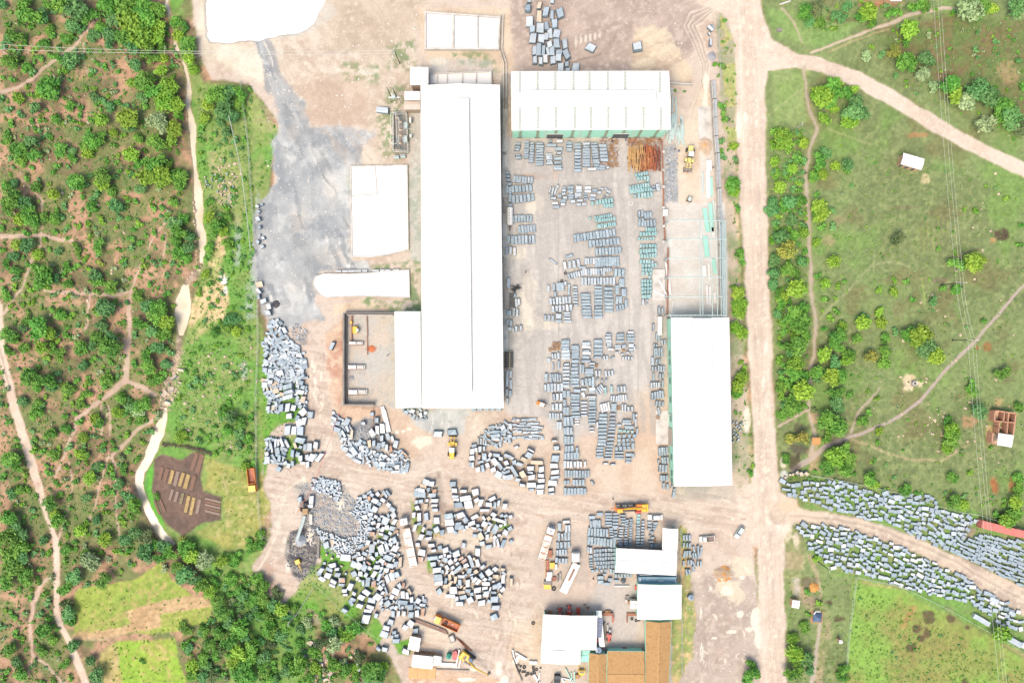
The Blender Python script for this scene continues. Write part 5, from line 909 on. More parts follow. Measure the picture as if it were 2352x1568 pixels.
TINT = {'g': 'green', 'b': 'blue-green', 'y': 'yellow-green', 'p': 'pale green', 'd': 'dark', 'o': 'orange-tipped'}
rt = random.Random(11)
def plant_list(c, r, L):
    f = T(c, r); out = []
    for e in L:
        x, y, rad = e[:3]; t = e[3] if len(e) > 3 else 'g'
        u, v = f(x, y); out.append((u, v, rad / 28.0, t))
    return out
def parse(c, r, s):
    L = []
    for tok in s.split():
        t = tok[-1] if tok[-1].isalpha() else 'g'; q = tok.rstrip('gbypdo').split(','); L.append((int(q[0]), int(q[1]), int(q[2]), t))
    return plant_list(c, r, L)
PL = []
PL += parse(0, 0, """260,130,130 380,150,80b 200,170,70 440,40,70 560,30,100 700,80,130b 820,150,100 650,210,90b 740,250,60b 450,270,55 610,340,65 610,385,50 400,400,60 860,310,60b 840,345,55b
1000,60,110 1150,50,120 1300,60,110 1430,80,90 1050,180,120b 1200,200,130y 1350,180,120 1440,230,80y 1010,300,90b 1150,320,110 1300,330,120y 1430,330,90y 1200,420,90b 1360,460,80 1000,400,70b 1480,430,60 930,30,80 920,250,60
1500,540,60y 1400,540,70 1250,590,80b 1030,580,50b 640,560,90b 530,530,60 370,530,50 470,520,45 80,560,90 240,620,60 40,420,50b 130,330,90 60,350,60b
1480,660,80y 1300,720,110 1200,740,70y 1540,800,110y 1420,830,110 1500,930,120y 1600,960,90y 1640,1050,60 1300,890,60b 1090,950,50 1160,1090,110y 1180,1170,70b 1440,1120,130p 1590,1180,90y 1560,1270,80y 1430,1310,100 1260,1270,60
930,1100,80y 1000,990,60b 1040,1220,55y 1130,1240,40y 1040,1330,45 840,1290,90 920,1260,70 780,1330,70 800,1400,60y 650,1380,55b 660,1450,60 540,1370,80 280,1290,90b 160,1370,90 60,1290,60 300,1420,80 180,1470,70 60,1230,50
1190,1420,85y 1420,1490,110 1270,1510,60 1540,1530,60 1320,1380,40 430,800,130 360,850,60y 530,800,50 280,870,50 160,900,65y 310,1000,80b 640,970,60 860,890,55b 890,950,40 500,1090,60 190,1060,50b 90,1010,50b 100,1140,50 290,1120,40
120,740,45 30,720,40 240,20,70 20,50,60b 60,230,50 280,250,50 500,110,50b 1720,400,90 1750,520,90y 1780,640,60y 1690,230,60 1610,200,60 1640,330,60y 1990,870,110 2080,860,90b 2130,830,80b 2050,950,90b 2030,1030,80b 1900,960,80y 1880,1080,70y 2200,850,80 2120,1060,80b 2010,1120,60b 2080,1210,70b 2170,1290,50b 1850,1180,50 1860,1290,50 2300,830,40 2200,950,60 2240,1040,45 650,740,35b 560,730,45b 960,830,30b 990,890,35y""")
PL += parse(0, 1, """50,130,60 130,110,55b 250,80,50 330,150,60 100,250,120 200,300,90b 60,340,90 230,380,90 280,460,80 180,450,60y 20,520,50 480,215,75y 700,90,100 650,120,60b 780,130,50b 940,50,90 930,100,80y 1010,190,60 1040,60,50b 900,210,50b 860,260,50b 840,330,60 1060,320,80b 1000,300,50 1280,160,80b 1350,60,100y 1470,50,110y 1630,110,80 1640,40,80 1560,60,80 1470,165,40p 1400,260,30 1580,290,65 1490,335,40 1190,440,45 810,500,50y 590,330,45b 400,430,60 500,440,70 500,560,50 600,545,35b 1600,480,80b 1680,440,60 1640,560,90 1740,600,70b 1600,640,70 1720,700,80b 1620,750,80 1700,800,70 1580,860,50b 1200,620,50 1490,620,35 150,680,75y 240,690,75b 30,730,50 340,770,65y 700,700,60 530,740,55b 890,700,80 900,780,40b 110,790,70b 60,860,60 140,920,60 160,980,50b 620,890,60 700,880,50 490,870,40p 1410,840,50b 1360,790,35 1050,890,35p 930,860,45o 880,960,70b 900,1020,60 330,900,70 400,960,100 480,990,70b 350,1050,60 300,1100,50y 620,1040,55 1010,1070,80 880,1110,50 1100,1095,40p 1300,930,35 60,1160,55 310,1195,40y 110,1230,40y 1260,1155,55 1350,1230,90b 1450,1250,90 1530,1130,50 1430,1330,100 1520,1390,90y 1290,1410,80 1400,1480,90b 1500,1500,80 950,1240,110b 900,1290,80 1010,1270,60b 930,1430,65b 480,1270,40 540,1330,70 660,1330,50y 240,1370,60 350,1450,120 200,1450,60b 440,1490,80y 60,1510,90 130,1540,60 880,1530,70 1000,1550,90b 1530,970,50b 1380,1040,40 715,1420,35b 720,780,40
1910,290,60 1920,430,80y 1990,480,80 2080,430,60 2150,180,45 1960,540,60 2090,670,60 1920,700,60 1900,790,50 2050,560,60y 1880,940,60y 1920,1040,50 2110,830,50 2240,790,40b 2110,1370,70b 2080,1440,60 2170,1480,60y 2050,1140,35b 1960,1480,60 2270,1450,45y""")
PL += parse(0, 2, """90,100,60 220,60,60 370,60,80y 540,130,80 480,60,60 730,60,80 850,40,60b 1000,60,120 760,220,60b 540,290,50b 250,320,90 400,360,110 470,420,70b 330,420,60 620,440,70 600,510,45y 420,500,40y 980,350,70 960,400,50 780,490,60 1080,250,40b 210,560,60b 340,580,60 400,580,50b 590,690,50 730,570,60 330,660,70 90,740,50 1340,140,80 1440,60,90b 1570,110,50b 1520,200,60b 1350,240,80 1450,340,60 1380,370,70 1300,580,90 1260,640,70p 1200,620,70b 1080,650,70y 1160,660,50 1280,720,60 1100,520,70 880,710,60y 740,740,50 900,750,60 460,850,65 600,800,60 320,890,45 760,880,60y 850,870,50b 770,950,40b 960,940,50 1030,920,45 150,960,45 720,1040,70y 760,1040,60 490,1040,60 400,1010,45 100,1080,100 150,1150,80 60,1110,60b 870,1150,60b 940,1150,50 1120,1060,50d 1190,1000,50 1270,1070,50 1100,1130,50b 450,1210,50 810,1260,75y 690,1290,50 1090,1310,60b 1130,1180,60 1160,1420,90b 1220,1490,80 800,1430,70b 170,1370,60 100,1400,60b 450,1490,90 970,1500,40 1240,1540,60 30,1240,50 1380,820,50b 1440,1410,45
1770,620,50b 1810,350,50b 1740,420,40b 1660,880,70y 1820,900,50b 1900,880,50 2050,640,60 2120,700,80b 2200,750,70 2080,820,60 2200,850,60b 2280,900,60 2150,300,50b 2060,230,50b 2200,450,50 2250,600,50b 2300,700,50 2200,960,60b 2280,1000,50 2260,1150,60y 2330,1130,50 2040,980,40 2100,560,50""")
PL += parse(0, 3, """60,60,90 120,150,90b 180,230,80b 60,240,110 150,340,100 60,420,110 200,420,80b 100,540,110 220,600,90 40,650,90 520,80,80 500,30,60y 400,260,60b 620,210,45y 740,170,70y 880,70,60b 960,260,80y 940,230,60 820,200,40y 1130,250,80b 1240,180,80b 1330,230,80d 1390,300,70 1330,370,90b 1370,430,60p 790,370,60 810,460,100p 1000,440,50p 940,630,90 600,350,60 650,600,90b 600,700,90 350,610,50 400,760,50 600,860,70d 600,940,90b 640,1000,60 1500,320,80b 1560,380,90 1480,420,80 1700,340,90 1740,410,90y 1870,440,110p 1640,520,90 1520,510,50p 1700,590,110b 1780,640,80b 1850,680,80 1920,740,80y 1970,640,60 1990,830,80 2030,470,80y 2090,430,70 2150,460,60 2060,940,90 2100,1010,90b 2200,950,40p 2180,1080,110 2120,1180,110 2250,1150,90b 2300,1230,90 2200,1290,110y 2150,1390,90y 2280,1350,80 2200,1480,110 2300,1500,80 1760,1410,75y 1760,1510,60 1790,1165,40 1700,1080,70 830,1360,70b 890,1500,90b 680,1230,70b 380,1280,60 70,1290,80 150,1370,70b 160,1500,80 30,1540,50 290,1420,45b 650,1530,45 390,1090,80 140,1110,50 480,1170,60 450,820,50b 600,1390,60 1300,1360,40 1670,240,40o 2000,560,50 2180,380,50 2300,330,60 2280,250,50 2100,750,50""")
PL += parse(1, 3, """60,700,80 160,860,80b 230,900,80y 280,970,60b 420,1080,70b 470,1020,60p 720,1010,60p 640,1040,60 600,940,50 900,1080,90 850,1150,90y 960,1060,60 720,1210,100p 600,1210,80d 530,1290,60 380,1420,110 300,1480,90b 280,1380,70 540,1430,60y 800,1390,60p 820,1480,80 900,1430,60y 1080,1450,120 1130,1520,110b 1020,1510,90b 1180,1420,60y 60,1350,90b 40,1200,60b 60,1450,80 780,1100,60 120,950,60 40,210,60 30,300,60 1060,1210,35 850,1250,40b 480,1540,70 350,960,50 500,950,40 700,1110,60b""")
PL += parse(3, 0, """350,100,90 380,200,70b 460,60,80d 480,210,60 640,130,70b 730,60,70b 690,160,60b 920,100,100y 880,150,80 960,180,70 620,260,45y 1130,120,60 1200,110,50 1380,50,80 1460,60,60 1310,270,95y 1190,320,25y 1270,390,60 1160,470,80o 1040,500,50b 900,510,55p 950,430,35y 1280,570,110 1480,540,100b 1420,660,90p 1170,700,45b 1265,745,30y 1520,800,60p 1700,780,110 1720,870,100y 1650,820,70 1930,810,140b 2030,880,120b 1870,930,110p 2200,970,120 2240,1070,120b 2150,1050,90 2000,1140,110p 2310,1160,110d 1860,90,130p 1980,60,100 2070,60,70y 2280,70,110b 1940,150,60b 1900,450,50b 2310,560,50b 2330,800,50 1470,330,40p 1790,270,30p 2090,390,40b
580,830,120 500,880,110y 620,760,80y 440,850,60y 560,950,80 610,990,60y 720,850,80 790,810,60y 830,930,80b 800,1040,120b 760,1100,90y 870,1040,80b 510,1090,80y 150,1260,110y 180,1320,90y 90,1220,70 60,1480,60y 155,1520,50b 520,1400,80b 480,1470,90 620,1520,60y 740,1510,80b""")
PL += parse(3, 1, """120,140,75y 240,70,40b 200,270,80b 150,330,60 50,290,60b 40,360,70b 210,460,70b 420,40,70 500,30,60y 480,330,90y 500,420,100y 440,400,60 600,370,50b 600,510,50b 500,520,50 450,220,40 730,10,50 760,140,35b 690,215,32p 1200,630,80d 450,665,55y 180,720,110o 120,610,80b 240,600,60 30,640,50y 610,830,75y 60,820,70b 250,940,60 180,900,80 60,950,70b 60,1040,60b 270,1090,110y 460,970,45 530,1030,60y 640,1070,45y 710,1020,40 510,1180,50 620,1165,30y 330,1260,70 240,1330,100 300,1400,110 250,1520,60y 340,1500,80 500,1280,25y 570,1360,50y 510,1450,40 640,1300,50 680,1430,60y 650,1520,90 820,1540,60 880,1400,80y 870,1360,60b 1020,1290,60y 1040,1400,60y 1170,1470,50b 1010,1100,50y 1160,1000,40y 1270,1020,40 1170,1110,60y 1330,1190,40 1520,1190,60b 1740,850,90 1900,850,120y 1960,820,60y 1720,760,35y 1730,1080,60 1600,1080,50 1900,360,50y 1800,360,30y 1990,1380,45 2330,500,40 2180,260,40y 2320,680,45 1400,1520,120y 1300,1500,80 1560,530,25 1560,720,35 1090,1540,60""")
PL += parse(3, 2, """270,60,120 220,100,80b 260,200,100y 240,290,90 110,280,50b 640,40,90 540,130,100y 620,180,90b 720,190,80y 740,110,70 460,270,80 600,320,100y 680,330,90 460,360,50b 330,460,110y 230,500,80 240,620,90 170,600,60b 650,470,80 740,500,50 650,590,85b 580,740,130 660,810,110 550,870,70 430,630,45d 320,890,80o 220,890,70o 165,1080,55 690,1000,90 620,1070,100y 750,1100,90 560,1160,90 700,1190,90 930,1260,80 980,1320,60y 950,140,80o 1080,90,70 1070,200,60 1460,60,140b 1560,130,90y 1010,520,40y 920,450,30y 920,660,45 870,730,60 1030,830,55y 1010,920,40 1690,820,90y 1700,900,90 1640,980,60y 1650,740,60 2180,290,85 1870,400,60 1880,470,60 1950,640,90b 2320,600,60 1700,1250,60 1850,1210,45y 1730,1480,80 1810,1500,60y 2300,1250,60 2310,1350,60 2290,1480,80y 2240,1540,50b 1270,1370,70 980,1090,35""")
PL += parse(3, 3, """250,1300,100y 300,1380,80 360,1350,80b 250,1480,100 340,1060,65 230,1160,70y 380,940,40 470,840,45y 360,740,50 700,1450,60 690,1520,60 390,1450,60b 2200,90,80y 2280,30,80 2150,1130,90y 440,420,50y 2100,30,50""")
PL += parse(2, 0, """1930,980,50 1950,1100,50 1940,1050,45 2040,1330,55y 1930,1290,50b 1920,600,50 1870,590,40 1960,190,35 1925,1380,40 2050,1460,50b 1940,1450,45b 1900,690,25 1590,840,20 1500,830,25""")
PL += parse(2, 1, """2030,120,80 2040,180,60y 2075,340,45 2100,760,55 2110,840,50 2080,1130,90y 2100,1220,90y 2080,1290,85y 2060,1440,80y 2110,1490,70y 2040,1060,40""")
PL += parse(2, 2, """2110,190,45y 2130,260,50y 2120,330,75y 2080,400,80y 2070,480,60 2060,660,30 2210,1150,40y 2190,1200,45""")
PL += parse(2, 3, """2200,1400,70 2210,1480,80 2180,1540,70""")
def occupied(u, v, r): return any((u - a) ** 2 + (v - b) ** 2 < ((c * 7 + r * 7) * 0.8) ** 2 for a, b, c, _ in PL)
# more bushes where the ground is covered
REG = [([(0, 0), (370, 0), (410, 120), (420, 400), (440, 600), (400, 640), (400, 860), (340, 1040), (300, 1100), (330, 1250), (150, 1330), (150, 1568), (0, 1568)], 1150, (0.35, 1.8), 'ggggbbyyp'),
       ([(455, 200), (580, 220), (580, 600), (590, 1060), (470, 1040), (400, 1020), (400, 900), (450, 700)], 330, (0.3, 1.5), 'ggbby'),
       ([(180, 1340), (230, 1250), (330, 1250), (300, 1320), (200, 1350)], 20, (0.5, 1.5), 'gby'),
       ([(420, 1300), (600, 1330), (760, 1470), (890, 1520), (880, 1568), (430, 1568), (420, 1480), (490, 1400)], 230, (0.6, 2.7), 'ggbbgd'),
       ([(1770, 290), (1850, 290), (1855, 800), (1850, 960), (1790, 960), (1780, 500)], 230, (0.5, 2.2), 'ggbyy'),
       ([(1880, 300), (2352, 430), (2352, 1150), (1900, 1080), (1880, 600)], 190, (0.2, 0.9), 'ggbyp'),
       ([(2000, 60), (2352, 30), (2352, 330), (2100, 240)], 110, (0.3, 1.1), 'ggbyp'),
       ([(1830, 0), (2352, 0), (2352, 30), (2100, 50), (1900, 70)], 30, (0.6, 1.6), 'ggbyd'),
       ([(1650, 40), (1690, 100), (1690, 1080), (1735, 1090), (1680, 500)], 60, (0.25, 0.8), 'ggy'),
       ([(1800, 1100), (2300, 1170), (2352, 1200), (2352, 1150), (1860, 1060)], 60, (0.4, 1.3), 'ggyb'),
       ([(1960, 1330), (2352, 1540), (2352, 1568), (1950, 1568)], 90, (0.2, 0.7), 'ggyb'),
       ([(600, 230), (640, 300), (610, 420), (585, 440)], 22, (0.3, 0.8), 'ggy')]
def inside(P, x, y):
    c = False; n = len(P)
    for i in range(n):
        ax, ay = P[i]; bx, by = P[(i + 1) % n]
        if (ay > y) != (by > y) and x < (bx - ax) * (y - ay) / (by - ay) + ax: c = not c
    return c
def zone_at(u, v):
    i = int((v - vs_[0]) / STEP); j = int((u - us_[0]) / STEP); return ZONE[min(max(i, 0), NV - 1) * NU + min(max(j, 0), NU - 1)]
FILL = []
for P, n, (r0, r1), kinds in REG:
    x0, x1 = min(p[0] for p in P), max(p[0] for p in P); y0, y1 = min(p[1] for p in P), max(p[1] for p in P); k = 0; tries = 0
    while k < n and tries < n * 12:
        tries += 1; u, v = rt.uniform(x0, x1), rt.uniform(y0, y1)
        if not inside(P, u, v) or zone_at(u, v) in (Z_PATH, Z_ROAD, Z_FIELD) and r1 > 0.75: continue
        if gz(u, v) < -0.3: continue
        r = r0 + (r1 - r0) * rt.random() ** 1.8
        if occupied(u, v, r * 0.6): continue
        FILL.append((u, v, r, rt.choice(kinds))); k += 1
allp = sorted(PL + FILL, key=lambda p: -p[2])
trees = [p for p in allp if p[2] >= 2.3][:300]; rest = [p for p in allp if p not in set(trees)]
shrubs = rest[:300]; tiny = rest[300:]
def size_word(r, big_, mid_): return 'large ' if r > big_ else '' if r > mid_ else 'small '
for (u, v, r, t) in trees:
    h = r * 0.75 + 0.6; p = W(u, v, h); p.z = gz(u, v)
    root = empty('leafy_tree', p, rt.uniform(0, 6.28)); c = link('crown', rt.choice(CROWN[t]), root); c.location = (0, 0, r * 0.25); c.scale = (r * rt.uniform(.92, 1.1), r * rt.uniform(.92, 1.1), r * rt.uniform(0.8, 1.1))
    k = link('trunk', TRUNK, root); k.scale = (r * .9, r * .9, r * 1.3)
    later(root, size_word(r, 3.6, 2.7) + TINT[t] + ' tree', 'tree', 'leafy trees and bushes round the works', u, v)
for (u, v, r, t) in shrubs:
    p = W(u, v, r * 0.6); p.z = gz(u, v)
    root = empty('shrub', p, rt.uniform(0, 6.28)); c = link('foliage', rt.choice(SHRUB[t] if r < 1.8 else CROWN[t]), root); c.scale = (r * rt.uniform(.95, 1.15), r * rt.uniform(.95, 1.15), r * rt.uniform(.85, 1.1)); c.location = (0, 0, -r * 0.05)
    k = link('stem', TRUNK, root); k.scale = (r * .7, r * .7, r * .9)
    later(root, size_word(r, 2.0, 1.6) + TINT[t] + ' shrub', 'shrub', 'shrubs on the open ground', u, v)
# what is left over: low bushes and weeds joined per leaf colour
def join_tufts(name, items, t):
    Vs = []; Tn = []
    for (u, v, r, _) in items:
        me = rt.choice(SHRUB_S[t]); a = rt.uniform(0, 6.28); co = me[0] @ np.array([[math.cos(a), math.sin(a), 0], [-math.sin(a), math.cos(a), 0], [0, 0, 1]])
        p = W(u, v, 0.3 * r); Vs.append(co * [r * 1.1, r * 1.1, r * 0.9] + [p.x, p.y, gz(u, v)]); Tn.append(np.clip(me[1] + rt.uniform(-.3, .3), 0, 1))
    V = np.concatenate(Vs); Tn = np.concatenate(Tn); nq = len(V) // 4
    me = bpy.data.meshes.new(name); me.vertices.add(len(V)); me.vertices.foreach_set('co', V.astype(np.float32).ravel()); me.loops.add(len(V)); me.loops.foreach_set('vertex_index', np.arange(len(V), dtype=np.int32))
    me.polygons.add(nq); me.polygons.foreach_set('loop_start', np.arange(nq, dtype=np.int32) * 4); me.polygons.foreach_set('loop_total', np.full(nq, 4, np.int32)); me.update(calc_edges=True)
    a = me.attributes.new('leaf', 'FLOAT', 'FACE'); a.data.foreach_set('value', Tn.astype(np.float32)); me.materials.append(LEAF[t]); return link(name, me)
SHRUB_S = {}
for t in 'gbypdo':
    SHRUB_S[t] = []
    for i in range(3):
        me = crown_mesh('tuft', 900 + i, LEAF[t], nblob=3, nleaf=14, leaf=0.3, flat=0.4, spread=0.55, core=False); n = len(me.vertices); co = np.empty(n * 3, np.float32); me.vertices.foreach_get('co', co)
        tn = np.empty(len(me.polygons), np.float32); me.attributes['leaf'].data.foreach_get('value', tn); SHRUB_S[t].append((co.reshape(-1, 3).astype(float), tn)); bpy.data.meshes.remove(me)
weeds = []
WR = [(REG[0][0], 4200, 'gggbby'), (REG[1][0], 1300, 'ggbyy'), ([(600, 860), (700, 860), (690, 1060), (602, 1080)], 90, 'gy'), ([(720, 1295), (870, 1330), (850, 1400), (870, 1480), (650, 1390)], 170, 'gyb'), (REG[3][0], 300, 'ggbd'), (REG[5][0], 1100, 'ggbyp'), (REG[6][0], 330, 'ggbyp'),
      ([(1960, 1330), (2352, 1540), (2352, 1568), (1950, 1568)], 700, 'ggyyb'), (REG[4][0], 160, 'gby'), ([(1650, 40), (1690, 100), (1700, 700), (1735, 1090), (1690, 1080), (1680, 500)], 150, 'ggy'), ([(1800, 1320), (1950, 1330), (1940, 1568), (1800, 1568)], 160, 'gy'), ([(470, 1050), (600, 1090), (610, 1230), (520, 1260)], 90, 'yyp'),
      ([(1830, 1100), (2352, 1180), (2352, 1500), (1850, 1230)], 420, 'gyg'), ([(180, 1340), (480, 1380), (430, 1568), (220, 1568)], 160, 'yyg')]
for P, n, kinds in WR:
    x0, x1 = min(p[0] for p in P), max(p[0] for p in P); y0, y1 = min(p[1] for p in P), max(p[1] for p in P)
    for _ in range(n * 2):
        u, v = rt.uniform(x0, x1), rt.uniform(y0, y1)
        if inside(P, u, v) and zone_at(u, v) not in (Z_PATH, Z_ROAD) and gz(u, v) > -0.3: weeds.append((u, v, rt.uniform(0.12, 0.42), rt.choice(kinds)))
tiny_by = {}
for p in tiny + weeds: tiny_by.setdefault(p[3], []).append(p)
for t, L in tiny_by.items():
    o = join_tufts('undergrowth', L, t); kind(o, 'stuff'); tag(o, 'low %s weeds and small bushes scattered over the scrub and meadows' % TINT[t], 'undergrowth')
# ------------------------------------------------------------------ granite: blocks, slabs, bundles
M_SL = {'k': mat('slate_grey_granite', (158, 180, 194), 0.45, 0.10, 1.2, rnd=0.12, stain=(184, 202, 212)), 'm': mat('mid_grey_granite', (174, 192, 206), 0.5, 0.12, 1.0, rnd=0.16, stain=(160, 182, 196)),
        'l': mat('pale_granite', (202, 216, 226), 0.55, 0.10, 1.0, rnd=0.13, stain=(178, 198, 210)), 'w': mat('white_dusted_granite', (226, 232, 236), 0.6, 0.05, 0.8, rnd=0.06),
        'a': mat('aqua_shrink_wrap', (160, 206, 210), 0.35, 0.10, 1.2, rnd=0.12, stain=(190, 222, 224)), 'n': mat('rust_stained_granite', (206, 168, 140), 0.7, 0.15, 1.0, rnd=0.1, stain=(190, 196, 200)),
        't': mat('tan_weathered_granite', (226, 210, 186), 0.7, 0.14, 0.8, rnd=0.08, stain=(196, 180, 160))}
M_EDGE = mat('sawn_edge', (206, 228, 234), 0.5, 0.06, 2)
M_SIDE = mat('shade_painted_granite_side', (126, 144, 158), 0.6, 0.2, 2.0, rnd=0.15, stain=(140, 156, 168)); M_DARK = mat('dark_timber', (120, 100, 84), 0.9, 0.2, 3)  # granite sides coloured darker than the tops as painted shade; bearers dark brown timber
TONE = {'k': 'slate-grey', 'm': 'mid-grey', 'l': 'pale grey', 'w': 'white-dusted', 'a': 'aqua-wrapped', 'n': 'rust-stained', 't': 'tan-faced'}
rb = random.Random(21)
def rock_mesh(name, seed, m, irr=0.10):
    """hewn block about 1 x 1 x 1, base at z = 0"""
    r = random.Random(seed); j = lambda a=irr: r.uniform(-a, a)
    sh = 0.88 + j(.08)
    lo = [(-.5 + j(.04), -.5 + j(.04), 0), (.5 + j(.04), -.5 + j(.04), 0), (.5 + j(.04), .5 + j(.04), 0), (-.5 + j(.04), .5 + j(.04), 0)]
    hi = [(-.5 * sh + j(), -.5 * sh + j(), 1 + j(.12)), (.5 * sh + j(), -.5 * sh + j(), 1 + j(.12)), (.5 * sh + j(), .5 * sh + j(), 1 + j(.12)), (-.5 * sh + j(), .5 * sh + j(), 1 + j(.12))]
    md = [((a[0] + b[0]) / 2 * 1.05, (a[1] + b[1]) / 2 * 1.05, 0.55 + j()) for a, b in zip(lo, hi)]
    rim = [(h[0] * 0.93 + 0, h[1] * 0.93, h[2] + 0.05) for h in hi]
    vs = lo + md + hi + rim; f = [(3, 2, 1, 0), (12, 13, 14), (12, 14, 15)]
    for b in (0, 4, 8):
        for i in range(4): f.append((b + i, b + (i + 1) % 4, b + 4 + (i + 1) % 4, b + 4 + i))
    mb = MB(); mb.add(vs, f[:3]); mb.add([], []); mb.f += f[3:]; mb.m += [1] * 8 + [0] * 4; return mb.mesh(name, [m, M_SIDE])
def bundle_mesh(name, n, m, seed=0, edge=True):
    """a pack of n slabs side by side along x; 1 x 1 x 1, on two bearers"""
    r = random.Random(seed); mb = MB(); g = 0.022
    for i in range(n):
        x0 = -.5 + i / n + g / 2; x1 = -.5 + (i + 1) / n - g / 2; z = 1 + r.uniform(-.03, .03); y = r.uniform(-.015, .015)
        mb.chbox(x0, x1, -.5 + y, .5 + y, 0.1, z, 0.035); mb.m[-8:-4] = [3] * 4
        if edge and i: mb.box(x0 - g * .9, x0 + 0.004, -.48, .48, 0.3, z - 0.03, 1)
    for x in (-.3, .3): mb.box(x - .04, x + .04, -.47, .47, 0.0, 0.1, 2)
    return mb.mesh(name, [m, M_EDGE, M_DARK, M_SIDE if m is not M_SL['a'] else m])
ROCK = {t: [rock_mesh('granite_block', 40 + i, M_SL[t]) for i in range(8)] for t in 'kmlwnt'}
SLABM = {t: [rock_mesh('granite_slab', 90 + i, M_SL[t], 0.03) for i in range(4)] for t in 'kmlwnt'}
BUN = {}
def bun(n, t):
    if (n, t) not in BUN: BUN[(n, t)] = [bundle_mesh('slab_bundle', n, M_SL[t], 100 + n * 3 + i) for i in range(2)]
    return rb.choice(BUN[(n, t)])
STONES = []   # (kind, u, v, w, h, ang, tone, height)
def hw(t0): return 0
def put(kindname, c, r, x, y, w, h, ang=0, t='m', z=None):
    u, v = T(c, r)(x, y); STONES.append([kindname, u, v, w / 28.0, h / 28.0, ang, t, z])
def rows(c, r, s):
    """slab rows: x0,y0,x1,y1,n,w,h[,tone]  in sheet units"""
    for tok in s.split():
        t = 'm'
        if tok[-1].isalpha(): t = tok[-1]; tok = tok[:-1]
        x0, y0, x1, y1, n, w, h = [float(q) for q in tok.split(',')]; n = int(n)
        slope = math.degrees(math.atan2(y1 - y0, x1 - x0)) if n > 2 and abs(x1 - x0) > abs(y1 - y0) else 0
        for i in range(n):
            k = i / (n - 1) if n > 1 else 0
            tt = t if rb.random() < 0.86 else {'k': 'm', 'm': rb.choice('kl'), 'l': rb.choice('mw'), 'w': 'l', 'a': 'a', 'n': 'n', 't': 't'}[t]
            put('pack', c, r, x0 + (x1 - x0) * k + rb.uniform(-1.5, 1.5), y0 + (y1 - y0) * k + rb.uniform(-2, 2), w * rb.uniform(.93, 1.04), h * rb.uniform(.9, 1.05), slope * .8 + rb.gauss(0, 1.6), tt)
def blocks(c, r, s, k='block'):
    for tok in s.split():
        t = None
        if tok[-1].isalpha(): t = tok[-1]; tok = tok[:-1]
        q = [float(x) for x in tok.split(',')]
        if t is None: t = rb.choice('lllmwllmkm')
        put(k, c, r, q[0], q[1], q[2], q[3], q[4] if len(q) > 4 else rb.uniform(-4, 4), t)
